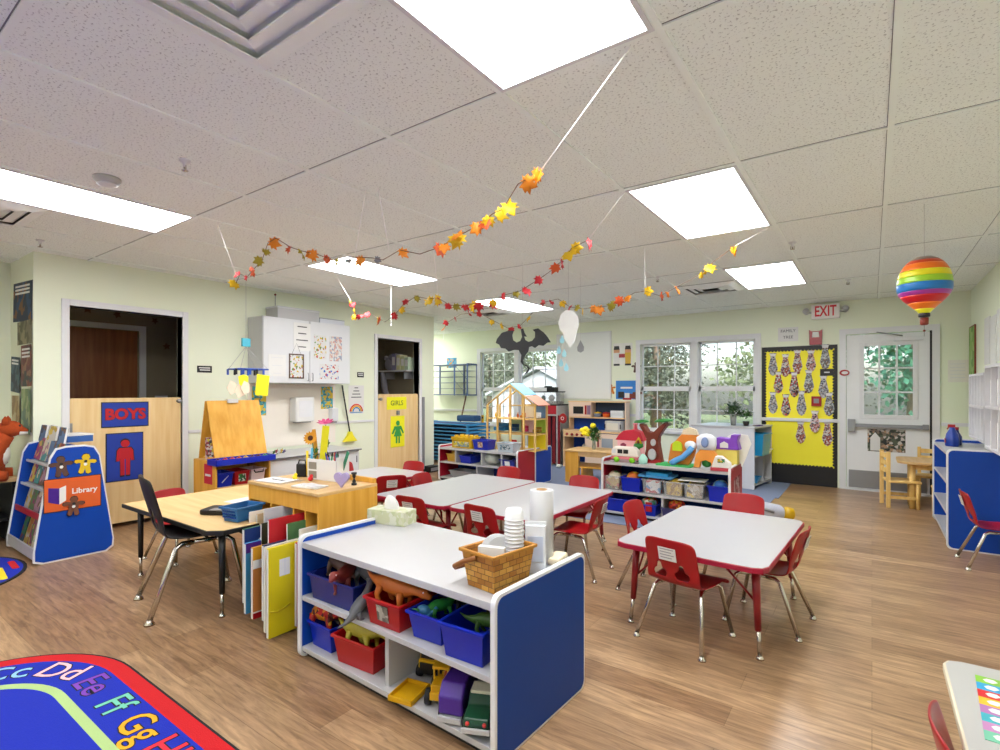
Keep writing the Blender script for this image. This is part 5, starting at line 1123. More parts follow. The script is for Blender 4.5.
one(MB().ball((0, 0, .10), (.08, .08, .06), patch('mixed_red2', ['#d8201c', '#e84a1c', '#e8a01c', '#8a1a1a'], 40), 12), 'toy_pile', 'red and orange toys heaped in the lower right bin of the windows shelf', 'toys', (-1.50, 5.10, .07))

# toys on top of the shelf
S = .5455
t = thing('tree_house_toy', 'brown plastic tree toy with green leaf tops on a green base', 'toy play set', (-1.79, 5.20, S))
BRT = mat('tree_brown', '#6e2814', .45, var=.12)
b = MB(XZY)
b.prism([(-.11, .0), (.13, .0), (.10, .12), (.085, .19), (.09, .24), (.15, .31), (.20, .36), (.17, .38), (.10, .34), (.035, .29), (0, .28), (-.05, .29), (-.10, .35), (-.15, .36), (-.16, .34), (-.10, .27), (-.065, .22), (-.07, .12)], -.05, .05, BRT)
b.build('trunk', t, bevel=.008)
for x, z, r in ((-.15, .36, .095), (.14, .375, .115)): MB().lathe([(0, 0), (r, .004), (r*1.02, .015), (r*.8, .028), (0, .034)], GREEN, 16, TR(x, 0, z) @ RY(-4), 1, .7).build('leaf_canopy', t, label='green leaf canopy')
for x, z, r in ((.03, .19, .028), (.015, .08, .045)):
    b = MB(); b.lathe([(0, 0), (r, 0), (r, .012), (0, .012)], mat('window_cream', '#e0d4a8', .5), 16, TR(x, -.05, z) @ RX(90)); b.lathe([(r, 0), (r*1.15, 0), (r*1.15, .016), (r, .016)], WHITE, 16, TR(x, -.05, z) @ RX(90)); b.build('round_window', t)
MB().box(-.10, .12, -.056, -.05, 0, .035, REDP).build('flower_bed', t, label='red base strip'); t.scale = (.78, 1, 1.08); t.location.x = -1.765
t = thing('play_set_base', 'green base board with orange hill and blue slide in the middle of the toy shelf', 'toy play set', (-1.42, 5.17, S))
MB().prism(rrect(-.27, .065, -.14, .10, .03), 0, .012, mat('base_green', '#2fae5a', .5)).build('base', t)
OR2 = mat('hill_orange', '#d8802a', .5, var=.15)
MB(XZY).prism([(-.18, .012), (.02, .012), (.06, .10), (.10, .30), (-.05, .30), (-.10, .24), (-.15, .20)], -.04, .03, OR2).build('hill', t, bevel=.006, label='orange hill wall')
MB(XZY).prism([(-.13, .14), (-.13, .20), (-.115, .225), (-.09, .235), (-.055, .225), (-.04, .20), (-.04, .14)], .03, .045, mat('lime_door', '#bcd41c', .5)).build('arch_door', t, label='lime arched door')
b = MB(); b.tube([(.06, -.07, .19), (.03, -.08, .14), (-.02, -.09, .09), (-.09, -.10, .05), (-.12, -.10, .02)], [.028, .028, .026, .028, .034], mat('slide_blue', '#5aa0e0', .35), 10)
b.build('slide', t, label='blue curved slide')
MB().ball((.04, -.05, .20), (.055, .04, .045), mat('waterfall', '#e4eaf0', .4), 12).build('slide_top', t)
MB(XZY).prism([(-.05, .30), (.10, .30), (.08, .35), (.02, .37), (-.03, .35)], -.02, .03, mat('beige_top', '#e0cfb0', .5)).build('roof_top', t)
t = thing('toy_house', 'orange arch play house with white round tower and green door', 'toy house', (-1.24, 5.13, S + .0005))
b = MB(XZY); b.prism([(-.11, 0), (-.055, 0), (-.045, .055), (0, .075), (.045, .055), (.055, 0), (.11, 0), (.10, .12), (.06, .17), (-.05, .17), (-.09, .12)], -.03, .03, mat('arch_orange', '#e8963a', .5, var=.1)); b.build('arch', t, bevel=.006)
MB().ball((0, .01, .045), (.045, .02, .042), GREEN, 12).build('door', t, label='green arched door')
b = MB(); b.lathe([(.08, 0), (.09, .05), (.088, .11), (.05, .14), (0, .15)], mat('tower_white', '#dfe2ea', .4), 18, TR(0, 0, .17), 1, .5); b.build('tower', t)
b = MB(); b.lathe([(.025, 0), (.04, 0), (.04, .02), (.025, .02)], mat('oval_blue', '#7a90c0', .4), 16, TR(0, -.045, .24) @ RX(90), .8, 1.2); b.build('oval_window', t)
t = thing('toy_house', 'purple-roofed toy house with yellow walls at the right of the toy shelf', 'toy house', (-1.11 - .0, 5.30, S))
MB().box(-.11, .11, -.05, .05, 0, .17, mat('house_yellow', '#e8d86a', .5, var=.1)).build('walls', t, bevel=.004)
b = MB(XZY); b.prism([(-.13, .17), (.13, .17), (.11, .25), (.125, .31), (.06, .31), (.05, .27), (-.06, .28), (-.11, .24)], -.06, .06, mat('roof_purple', '#7c3fb8', .45, var=.06)); b.build('roof', t, label='purple roof with chimney', bevel=.006)
MB(XZY).prism([(-.035, .185), (-.035, .225), (0, .245), (.035, .225), (.035, .185)], .06, .066, PAPER).build('dormer_window', t)
b = MB(); 
for x in (-.06, .0): b.ball((x, -.055, .08), (.022, .008, .03), mat('flower_gold', '#e8b01c', .5), 8)
b.build('shutters', t)
t = thing('cash_register', 'small white and crimson toy register at the right end of the toy shelf', 'toy', (-1.085, 5.04, S), 4)
MB().prism([(-.09, 0), (.09, 0), (.09, .03), (-.09, .03)], -.055, .055, mat('crimson', '#b8404a', .45), RX(90)).build('base', t, bevel=.004)
MB().prism([(-.08, .03), (.08, .03), (.07, .075), (.0, .13), (-.05, .13), (-.07, .075)], -.05, .05, mat('offwhite', '#e4e4de', .45), RX(90)).build('body', t, bevel=.006)
MB().box(-.03, .03, -.054, -.05, .075, .11, patch('reg_keys', ['#e8c82a', '#3a9a5a', '#6a6a70', '#e8e8e4'], 70)).build('keypad', t)
t = thing('toy_bus', 'white and pink toy camper with lime wheels at the left of the toy shelf', 'toy vehicle', (-1.99, 5.07, S), 0)
MB().prism([(-.14, .03), (.14, .03), (.14, .06), (-.14, .06)], -.05, .05, mat('bus_pink', '#d87a80', .45), RX(90)).build('skirt', t, bevel=.006)
MB().prism([(-.14, .06), (.14, .06), (.13, .12), (.09, .155), (-.11, .155), (-.14, .12)], -.05, .05, mat('bus_white', '#ece4da', .45), RX(90)).build('body', t, bevel=.012)
MB().box(-.07, -.02, -.053, -.05, .09, .13, BLACKP).box(-.01, .04, -.053, -.05, .09, .13, BLACKP).box(-.13, -.09, -.053, -.05, .09, .13, GREYC).build('windows', t)
for x in (-.08, .08): MB(TR(x, -.05, .028) @ RX(90)).lathe([(0, -.012), (.028, -.012), (.028, .012), (0, .012)], mat('lime_wheel', '#7ad01c', .4), 16).build('wheel', t, label='lime wheel')
t = thing('doll_castle', 'pink doll house with crimson roof behind the toy camper', 'toy house', (-2.03, 5.30, S))
MB().box(-.13, .13, -.05, .06, 0, .20, mat('castle_pink', '#f0b0b4', .5, var=.08)).build('walls', t, bevel=.008)
MB(XZY).prism([(-.15, .20), (.15, .20), (.12, .29), (.05, .315), (-.06, .30), (-.11, .26)], -.06, .055, mat('castle_roof', '#c8203a', .45, var=.1)).build('roof', t, label='crimson roof', bevel=.006)
MB(XZY).prism([(-.09, .12), (-.09, .16), (-.06, .175), (-.03, .16), (-.03, .12)], .05, .056, mat('window_plum', '#8a2a4a', .5)).build('window', t)
MB().lathe([(.02, 0), (.02, .05), (.03, .06), (0, .09)], PINK, 10, TR(.05, 0, .31)).build('turret', t)
t = thing('toy_dispenser', 'green and yellow small toy stand between camper and tree', 'toy', (-1.90, 5.17, S), 0)
b = MB(); b.lathe([(.03, 0), (.012, .01), (.012, .13), (.05, .15), (.045, .18), (.0, .185)], GREEN, 14); b.build('stand', t)
MB().tube([(-.03, 0, .18), (0, 0, .24), (.03, 0, .18)], .012, YEL, 8).ball((0, 0, .20), .018, BROWNP, 8).build('top', t)
one(MB().lathe([(.04, 0), (.045, .05), (.02, .09), (0, .10)], mat('seafoam', '#a8dcd0', .45), 12), 'small_toy', 'pale teal toy cup beside the camper', 'toy', (-1.81, 5.05, S))
b = MB(XZY); b.prism([(-.04, 0), (.05, 0), (.09, .10), (.13, .22), (.10, .30), (-.02, .31), (-.08, .28), (-.03, .20), (-.05, .10)], -.004, .004, mat('cream_board', '#f0efe6', .5))
one(b, 'cutout_board', 'cream curved cut-out board leaning at the right end of the toy shelf', 'board', (-1.08, 5.43, .0), bevel=.002)
bpy.data.objects['cutout_board'].location = (-1.04, 5.42, S + .0)
one(MB().box(0, .0015, -.13, .13, -.19, .19, patch('end_poster', ['#a83a48', '#c0808a', '#8a3038', '#d8c0c4'], 26)), 'end_panel_poster', 'crimson and grey poster on the right end of the toy shelf', 'poster', (-.9975, 5.23, .29))
# caterpillar pillow on the floor
t = thing('plush_pillow', 'grey-blue striped long plush with yellow end on the floor by the toy shelf', 'soft toy', (-.86, 5.72, .0), 20)
PL1 = mat('plush_bluegrey', '#b8bccb', .9, var=.08, bump=.3); PL2 = mat('plush_cream', '#e4e2d8', .9, var=.05)
b = MB(); b.tube([(-.18, 0, .10), (-.15, 0, .10), (0, 0, .09), (.15, 0, .08), (.20, 0, .08)], [.03, .09, .09, .075, .03], PL1, 14); b.build('body', t)
MB().tube([(.17, 0, .08), (.20, 0, .08), (.26, 0, .07), (.28, 0, .07)], [.03, .065, .06, .02], YEL, 12).build('end', t, label='yellow end')
MB().tube([(-.10, -.09, .14), (.02, -.092, .12), (.08, -.085, .10)], .014, GRAYP, 8).build('stripe', t)
t = thing('plush_pillow', 'cream spotted plush lying in front of the grey-blue one', 'soft toy', (-.75, 5.42, 0), -12)
b = MB(); b.tube([(-.2, 0, .05), (-.16, 0, .055), (0, 0, .05), (.14, 0, .05), (.18, 0, .045)], [.02, .05, .05, .045, .015], PL2, 12); b.build('body', t)
b = MB()
for k in range(5): b.ball((-.12 + .06*k, -.03, .085), (.014, .012, .008), (GRAYP, REDP, BLACK)[k % 3], 8)
b.build('spots', t)

# ------------------------------------------------------------ white unit by the window
t = thing('white_cubby', 'tall pale grey cubby unit open toward the exit, plants on top', 'shelf unit', (-1.542, 7.79, .006), -8)
GE = mat('cubby_grey', '#c9cbd0', .4, var=.03)
for y in (-.39, .30): MB().box(-.40, .40, y, y + .02, 0, .77, GE).build('end_panel', t, bevel=.003)
MB().box(-.41, .41, -.40, .33, .77, .79, WHITE).build('top_board', t, bevel=.003)
MB().box(-.39, .395, -.37, .30, .40, .42, WHITE).build('shelf', t); MB().box(-.39, .395, -.37, .30, .04, .06, WHITE).build('shelf', t); MB().box(.15, .395, -.01, .01, .06, .40, WHITE).build('divider', t); MB().box(-.40, -.38, -.37, .30, 0, .77, WHITE).build('back_panel', t)
bin_('large teal bin on the upper level of the pale cubby unit', -1.235, 7.61, .426, .30, .34, .28, mat('teal_bin', '#1f8fc0', .3), -8, rim=mat('teal_bin', '#1f8fc0', .3))
bin_('clear tray under the teal bin sticking out', -1.20, 7.925, .426, .22, .20, .05, mat('tray_white', '#e6e8ec', .3))
bin_('light blue shallow tray on the bottom of the pale cubby unit', -1.28, 7.60, .066, .20, .22, .07, mat('tray_blue', '#3f9ad0', .3))
b = MB()
for k in range(3): b.tube([(-.02 + .02*k, -.02, 0), (.05 + .02*k, .05, .01)], .006, (BROWNP, BLACK, PURPLE)[k], 6)
one(b, 'wooden_sticks', 'small bundle of dark sticks on the edge above the teal bin', 'sticks', (-1.24, 7.62, .797))
def plant(nm, label, x, y, z, h, r, potm, leafm, flower=None, potshape=None):
    t = thing(nm, label, 'plant', (x, y, z))
    MB().lathe(potshape or [(.035, 0), (.05, .09), (.055, .12), (.045, .12), (.04, .10), (0, .10)], potm, 18).build('pot', t)
    b = MB(); rnd = random.Random(hash(label) % 100)
    rnd = random.Random(len(label))
    for k in range(170):
        a = rnd.uniform(0, 2*pi); e = rnd.uniform(-.1, 1.4); q = r*rnd.uniform(.35, 1)
        p = (q*cos(a)*cos(e*.9), q*sin(a)*cos(e*.9), .11 + h*(.25 + .75*sin(max(e, 0)))*rnd.uniform(.5, 1))
        if k < 14: b.tube([(0, 0, .09), p], .002, LEAFG, 4)
        b.prism([(0, -.011), (.02, -.016), (.048, 0), (.02, .016), (0, .011)], -.0006, .0006, leafm if not (flower and k % 3 == 0) else flower, TR(*p) @ RZ(math.degrees(a)) @ RY(rnd.uniform(-60, 40)))
    b.build('foliage', t); return t
DKG = mat('foliage_dark', '#2c4a26', .6, var=.4, scale=40)
plant('potted_plant', 'dark green bushy plant in a clear vase on the pale cubby unit', -1.50, 7.62, .797, .20, .15, mat('pot_clear', '#c8ccc8', .15, trans=.5), DKG, None, [(.03, 0), (.04, .10), (.05, .15), (.046, .15), (.036, .10), (0, .02)])
plant('potted_plant', 'small white-flowered plant in a dark pot beside the bushy plant', -1.34, 7.60, .797, .09, .07, BLACKP, LEAFG, PAPER, [(.03, 0), (.04, .04), (.042, .06), (.036, .06), (0, .05)])
# roller pens etc on windowsill: light strip box
# ------------------------------------------------------------ play kitchen
KW = wood('kitchen_birch', '#e0bb8c', '#ecca9e', 0)
KP = mat('kitchen_pale', '#e8cdb8', .5, var=.03)
KX0, KX1, KY0, KY1 = -.50, .50, -.20, .16
t = thing('play_kitchen', 'wooden play kitchen with microwave, blue panel and red stove knobs', 'play kitchen', (-3.62, 7.96, .006))
for x, m_ in ((-.50, KW), (.48, KP)): MB().box(x, x + .02, -.22, .14, 0, .62, m_).box(x, x + .02, -.02, .14, .62, 1.08, m_).build('side_panel', t, bevel=.003)
MB().box(-.51, .51, -.03, .15, 1.06, 1.08, KW).build('top_board', t, bevel=.003)
MB().box(-.48, .48, -.04, .13, .80, .82, KW).build('shelf', t, bevel=.003)
MB().box(-.50, .50, -.24, .14, .58, .60, KW).build('counter', t, bevel=.003)
MB().box(-.48, .48, .13, .145, 0, .82, BLUE).box(-.48, .48, .13, .145, .82, 1.06, mat('kit_navy', '#20304a', .6)).build('back_panel', t, label='blue back panel')
MB().box(-.48, -.10, -.235, -.215, .50, .58, KW).build('control_strip', t)
for k in range(4): MB().lathe([(.022, 0), (.022, .014), (.008, .02), (0, .022)], REDP, 14, TR(-.42 + .09*k, -.236, .54) @ RX(90)).build('stove_knob', t, label='red stove knob')
MB().box(-.48, -.12, -.21, .13, .25, .27, KP).box(-.48, -.12, -.21, .13, .03, .05, KP).build('oven_rack', t)
MB().box(-.10, .48, -.235, -.215, .03, .57, KP).box(-.10, -.08, -.215, .13, 0, .58, KW).build('cupboard_door', t, label='pale pinkish cupboard door')
MB().box(.19, .37, -.245, -.235, .36, .50, mat('door_grey', '#9aa0a8', .4)).box(.12, .14, -.25, -.235, .36, .52, REDP).build('oven_window', t)
b = MB(); b.box(-.48, -.08, -.05, .13, .822, 1.058, KP).box(-.40, -.22, -.055, -.05, .87, .99, BLACKP).box(-.19, -.16, -.058, -.05, .86, 1.01, REDP).box(-.15, -.09, -.056, -.05, .86, 1.01, mat('micro_panel', '#8a6a88', .5)); b.build('microwave', t)
for k, (x, c, l) in enumerate(((0.0, '#7a8aa8', 'blue-grey'), (.15, '#d8601c', 'orange-red'))):
    one(MB().lathe([(.05, 0), (.06, .05), (.062, .06), (0, .062)], mat('pot' + c[1:], c, .4), 16).lathe([(.064, .06), (.06, .075), (.01, .085), (0, .09)], YEL if k == 0 else REDP, 16), 'toy_pot', l + ' toy pot on the play kitchen shelf', 'toy pot', (-3.62 + x, 7.99, .8265), group='toy pots on the kitchen shelf')
one(MB().prism(rrect(-.11, .11, -.05, .05, .015), 0, .11, mat('basket_white', '#dfe2e4', .4)).box(-.09, .09, -.052, -.05, .03, .08, GREYC), 'toy_basket', 'small white slatted basket on the play kitchen shelf', 'basket', (-3.27, 7.98, .8265), bevel=.004)
t = thing('toy_toaster', 'white toy toaster oven with black handles on the kitchen counter', 'toy appliance', (-3.30, 7.93, .6065))
MB().prism(rrect(-.14, .14, -.09, .09, .03), 0, .17, WHITE).build('body', t, bevel=.01); MB().box(-.10, .09, -.095, -.09, .03, .14, mat('toaster_door', '#d8d4c8', .4)).box(-.135, -.12, -.10, -.09, .05, .12, BLACKP).box(.12, .135, -.10, -.09, .05, .12, BLACKP).build('door', t)
one(MB().lathe([(.03, 0), (.03, .09), (.015, .10), (0, .12)], mat('cup_grey', '#c8c4b8', .5), 12), 'toy_bottle', 'pale small toy bottle on the stove rack', 'toy', (-3.80, 7.86, .2765))
t = thing('play_fridge', 'red and white play fridge unit with dark crimson curtain', 'play furniture', (-4.50, 7.92, .006))
for x, m_ in ((-.30, BLUE), (.26, WHITE)): MB().box(x, x + .02, -.20, .20, 0, 1.0, m_).build('side_panel', t, bevel=.003)
MB().box(-.28, .26, -.20, -.18, .86, 1.0, REDL).box(-.28, .28, -.21, -.19, .83, .855, WHITE).box(-.30, .28, -.20, .20, 1.0, 1.02, BLACKP).build('header', t, label='red header panel')
b = MB()
for k in range(7): x = -.27 + .09*k; b.prism([(x, -.19), (x + .03, -.175), (x + .06, -.19), (x + .03, -.18)], .03, .84, mat('curtain_crimson', '#7a1220', .8))
b.build('curtain', t)
MB().box(-.28, .26, .17, .19, 0, 1.0, mat('kit_navy', '#20304a', .6)).build('back', t)
b = MB(); b.prism([(.07*cos(a*pi/8), .07*1.2*sin(a*pi/8)) for a in range(16)], 0, .01, REDP, TR(-4.10, 7.70, .80) @ RX(90)); b.text('O', .08, PAPER, TR(-4.10, 7.674, .80) @ RX(90), .0005, .01)
one(b, 'wall_badge', 'round red and white badge on the right edge of the play fridge', 'badge')
t = thing('fish_tank', 'small glass tank with black lid on top of the play fridge', 'fish tank', (-4.50, 7.92, 1.0265))
MB().box(-.24, .24, -.12, .12, 0, .20, CLEAR).build('tank', t); MB().box(-.23, .23, -.11, .11, .005, .05, patch('gravel', ['#8a8a88', '#b0aea8', '#6a6a6a'], 90)).ball((-.1, 0, .09), (.04, .04, .06), DKG, 8).ball((.06, 0, .10), (.06, .05, .06), GRAYP, 8).build('gravel_and_plants', t)
MB().box(-.26, .26, -.13, .13, .20, .22, BLACKP).box(.02, .16, -.10, .06, .22, .29, BLACKP).box(-.02, .12, -.11, -.08, .28, .31, BLACKP).build('lid', t, bevel=.003)
# wood play table with vase
t = thing('play_table', 'yellow wooden play table with shelf below in front of the play kitchen', 'table', (-3.12, 6.72, .006), 4)
MB().box(-.32, .36, -.24, .26, .42, .44, MAPLET).build('tabletop', t, bevel=.004)
MB().box(-.31, -.29, -.23, .25, 0, .42, MAPLEY).box(-.29, -.12, -.23, -.21, 0, .42, MAPLEY).build('side_panel', t, bevel=.003)
for y in (-.23, .22): MB().box(.28, .35, y, y + .03, 0, .42, MAPLEY).build('leg', t, bevel=.003)
MB().box(-.29, .28, -.19, .22, .20, .22, MAPLEY).box(-.12, .28, -.225, -.21, .36, .42, MAPLET).build('shelf', t)
MB().box(-.09, -.07, -.20, .2, .0, .20, MAPLEY).build('divider', t)
t = plant('flower_vase', 'glass vase of yellow flowers on the wooden play table', -3.10, 6.72, .447, .20, .09, mat('vase_clear', '#d4dcd4', .12, trans=.6), LEAFG, None, [(.02, 0), (.03, .04), (.022, .10), (.034, .15), (.03, .15), (.018, .10), (0, .02)])
b = MB()
for x, z in ((-.16, .26), (-.11, .28), (-.06, .25), (-.13, .22), (-.08, .21), (.0, .33)): b.ball((x, -.03, z), (.045, .04, .036), mat('flower_yellow', '#f2e01c', .6, var=.1), 8)
b.build('yellow_blossoms', t, label='yellow blossoms')
one(MB().ball((0, 0, .03), (.05, .03, .03), PL2, 10).ball((.04, 0, .04), .02, PL2, 8), 'plush_toy', 'small cream toy lying on the carpet by the play fridge', 'soft toy', (-4.10, 7.55, .006))

# ------------------------------------------------------------ far-left: cots, drying rack, posts
COT = mat('cot_blue', '#2f7fb8', .45, var=.06); COTF = mat('cot_frame', '#3f97cf', .4)
for k in range(11):
    z = .03 + .062*k
    b = MB(); b.box(-.58, .58, -.27, .27, z + .022, z + .028, mat('cot_cloth', '#2a4f86', .8)).tube([(-.60, -.28, z + .03), (.60, -.28, z + .03)], .011, COTF, 6).tube([(-.60, .28, z + .03), (.60, .28, z + .03)], .011, COTF, 6)
    for sx in (-1, 1): b.box(sx*.58, sx*.64, -.30, .30, z + .012, z + .045, COTF)
    for sx in (-1, 1):
        for sy in (-1, 1): b.box(sx*.60 - .02, sx*.60 + .02, sy*.27 - .02, sy*.27 + .02, z - .018, z + .012, COTF)
    one(b, 'sleeping_cot', 'blue stackable sleeping cot, %s of the stack by the far-left wall' % (('bottom', 'second from the bottom', 'third', 'fourth', 'fifth', 'sixth', 'seventh', 'eighth', 'ninth', 'second from the top', 'top')[k] if k else 'bottom'), 'cot', (-6.05, 7.15, 0), group='stacked sleeping cots')
one(MB().prism(rrect(-.20, .2, -.1, .1, .03), 0, .10, mat('mat_navy', '#27507e', .8)), 'folded_mat', 'dark blue folded mat on top of the cot stack', 'mat', (-5.62, 7.12, .731), bevel=.02)
t = thing('drying_rack', 'wall-mounted wire paper drying rack left of the windows', 'drying rack', (-6.70, YF, 1.16))
WB = mat('wire_blue', '#5b6f9a', .4, .5)
b = MB()
for x in (-.50, .14, .46): b.box(x - .012, x + .012, -.32, -.30, 0, .62, WB); b.box(x - .012, x + .012, -.02, 0, 0, .62, WB)
for x in (-.50, .46):
    b.box(x - .01, x + .01, -.30, -.02, .60, .62, WB).box(x - .01, x + .01, -.30, -.02, 0, .02, WB)
b.box(-.50, .46, -.315, -.305, .60, .61, WB).box(-.50, .46, -.315, -.305, .01, .02, WB).box(-.50, .46, -.012, -.002, .60, .61, WB); b.tube([(.14, -.31, .6), (.46, -.31, .3)], .004, WB, 4).tube([(.14, -.31, .3), (.46, -.31, .0)], .004, WB, 4)
b.build('frame', t)
for k in range(6):
    z = .02 + .115*k; b = MB()
    for y in (-.31, -.25, -.19, -.13, -.07, -.02): b.tube([(-.50, y, z), (.46, y, z)], .004, mat('wire_grey', '#7f8791', .4, .6), 4)
    for i in range(9): b.tube([(-.46 + .115*i, -.31, z), (-.46 + .115*i, -.02, z)], .003, mat('wire_grey', '#7f8791', .4, .6), 4)
    b.build('wire_shelf', t)
for k, (x, z, c) in enumerate(((-.2, .02, '#cfd3b8'), (.0, .25, '#c8ccd0'), (.1, .135, '#d8c8c0'), (-.15, .48, '#b8c4a8'))):
    one(MB().box(-.16, .16, -.12, .12, 0, .003, mat('dry' + c[1:], c, .7)), 'drying_paper', 'painted sheet drying on the %s rack level' % ('lowest', 'third', 'second', 'fifth')[k], 'paper', (-6.75 + x, YF - .165, 1.166 + z), 4*k, group='papers drying in the rack')
sheetY = lambda x0, x1, z0, z1, m, label, cat, name, extra=None, dy=0: one((lambda b: (b.box(-(x1-x0)/2, (x1-x0)/2, -.003, 0, -(z1-z0)/2, (z1-z0)/2, m), extra and extra(b, x1 - x0, z1 - z0), b)[2])(MB()), name, label, cat, ((x0 + x1)/2, YF - .0008 - dy, (z0 + z1)/2))
sheetY(-7.02, -6.76, 1.72, 1.92, patch('sky_print', ['#3f9ad0', '#78bce0', '#e8b060', '#3f9ad0'], 24), 'blue printed picture above the drying rack', 'picture', 'wall_picture', None, .35*0)
one(MB().tube([(0, 0, 0), (.05, .34, 1.18)], .014, mat('pole_dark', '#5a3020', .5), 8).tube([(.05, .34, 1.18), (.055, .37, 1.27)], .010, LEAFG, 8), 'leaning_pole', 'dark pole leaning in the corner beside the cots', 'pole', (-6.52, 7.78, 0))
one(MB().box(-.12, .12, -.04, .04, 0, .09, BLACKP).box(-.10, .10, -.045, -.04, .02, .07, GRAYP), 'floor_box', 'small black box on the floor at the end of the left wall', 'box', (-5.50, 6.14 - .06, 0), 90)
one(MB().lathe([(.05, 0), (.05, .012), (.02, .02), (0, .02)], ORANGE, 10).box(-.025, .025, -.01, .01, 0, .16, YEL).ball((0, -.012, .11), (.02, .01, .02), BLACK, 8), 'small_toy', 'little yellow toy with black face on the window sill above the cots', 'toy', (-6.08, YF - .03, .622), bevel=0)

# wall things on the exit wall
t = thing('wall_board', 'tall pale whiteboard on the exit wall above the play kitchen', 'whiteboard', (-3.95, YF, 1.12))
MB().box(-.50, .47, -.018, 0, 0, 1.10, mat('board_white', '#e4e7e6', .35, var=.01)).build('board', t); MB().box(-.52, -.50, -.022, 0, 0, 1.12, TRIMW).box(.47, .49, -.022, 0, 0, 1.12, TRIMW).box(-.52, .49, -.022, 0, 1.10, 1.12, TRIMW).build('frame', t)
def fig2(b, w, h):
    for x, c1, c2 in ((-.10, PAPER, BLACK), (.09, YEL, REDP)):
        b.prism([(x - .045, -.16), (x + .045, -.16), (x + .05, .02), (x - .05, .02)], .003, .006, c1, RX(90)).prism([(x - .05, .02), (x + .05, .02), (x + .05, .08), (x - .05, .08)], .003, .006, mat('skin_print', '#d8a078', .7), RX(90))
        b.prism([(x - .05, .07), (x + .05, .07), (x + .04, .13), (x - .04, .13)], .006, .008, BLACK, RX(90)).box(x - .05, x + .05, -.007, -.003, -.19, -.16, BLACK)
    b.box(-.06, .04, -.010, -.006, -.06, .0, REDP)
sheetY(-3.43, -3.10, 1.68, 2.03, mat('print_white', '#e6e8e2', .7), 'white print of two cartoon children beside the window', 'picture', 'wall_picture', fig2)
for k, (x, z, m, r, nm) in enumerate(((-3.04, 1.63, GB1, 0, 'brown gingerbread cut-out under the children print, by the window'), (-3.46, 1.28, mat('ginger_tan', '#c87a2a', .8), 10, 'tan gingerbread cut-out left of the blue wall picture'), (-3.02, 1.20, GB3, 0, 'brown gingerbread cut-out at the lower right of the blue wall picture'))):
    one(MB(XZY @ RZ(r)).prism(ginger_pts(.17), 0, .004, m), 'gingerbread_figure', nm, 'gingerbread cut-out', (x, YF - (.001 if k < 2 else .006), z))
sheetY(-3.38, -3.02, 1.12, 1.42, mat('pic_blue', '#2f7fd0', .6, var=.2, scale=8), 'blue picture with white lettering and small houses by the window', 'picture', 'wall_picture', lambda b, w, h: (b.box(-.10, .10, -.004, -.003, .02, .05, PAPER), b.box(-.14, -.04, -.005, -.003, -.13, -.03, BLACK), b.box(-.03, .05, -.005, -.003, -.14, -.05, PAPER), b.box(.05, .15, -.005, -.003, -.14, -.06, BROWNP), b.box(-.06, .08, -.006, -.003, -.16, -.13, REDP)))
# bulletin board
BY_ = mat('board_yellow', '#fff23a', .7, var=.03)
t = thing('bulletin_board', 'yellow bulletin board with black scalloped border left of the exit door', 'bulletin board', (-.80, YF, 0))
b = MB(); b.box(-.44, .44, -.008, 0, .0, 1.86, BLACK); b.build('backing', t)
MB().box(-.40, .405, -.012, -.008, .25, 1.81, BY_).build('yellow_paper', t)
sc = MB()
def scal(x, z, ang):
    sc.prism([(.020*cos(a*pi/6), .020*sin(a*pi/6)) for a in range(7)], .008, .0135, BLACK, TR(x, 0, z) @ RX(90) @ RZ(ang))
for k in range(38): z = .29 + .04*k; scal(-.40, z, -90); scal(.405, z, 90)
for k in range(20): x = -.385 + .04*k; scal(x, 1.81, 180); scal(x, .25, 0)
sc.build('scalloped_border', t)
MB().box(-.44, .44, -.045, -.012, .85, .89, TRIMW).build('rail', t, label='white chair rail across the board')
COL = [patch('collage%d' % k, c, 60) for k, c in enumerate((['#8a8c98', '#e0e0e4', '#5a5c6a', '#b8a8a0', '#c8ccd4'], ['#c87a5a', '#e8d8d0', '#7a7888', '#f0f0f0', '#a84a3a'], ['#2a2a30', '#d04a4a', '#e8e8e8', '#8a8a98', '#c8a888'], ['#6a7078', '#c8d0d8', '#90989c', '#e4e4e0', '#8a6a5a'], ['#e0a0a0', '#f0d8d8', '#4a4a58', '#e8e8ec', '#b87a6a']))]
ties = [(-1.10, 1.62, .28, 0), (-.94, 1.60, .28, 1), (-.79, 1.65, .28, 1), (-.625, 1.65, .26, 4), (-.455, 1.70, .30, 3), (-1.03, 1.37, .27, 2), (-.83, 1.34, .31, 2), (-.65, 1.38, .28, 3), (-.475, 1.31, .27, 0), (-1.10, 1.09, .27, 0), (-.935, 1.06, .27, 2), (-.74, 1.09, .30, 0), (-.40 - .01, 1.08, .28, 3), (-.575, .85, .26, 4), (-.75, .70, .27, 1), (-.43, .70, .30, 1)]
rowc = ['first', 'second', 'third', 'fourth', 'fifth']
pos = ['top row, ' + r for r in rowc] + ['second row, ' + r for r in rowc[:4]] + ['third row, ' + r for r in ('first', 'second', 'third', 'last')] + ['middle one over the white rail', 'left one below the rail', 'right one below the rail']
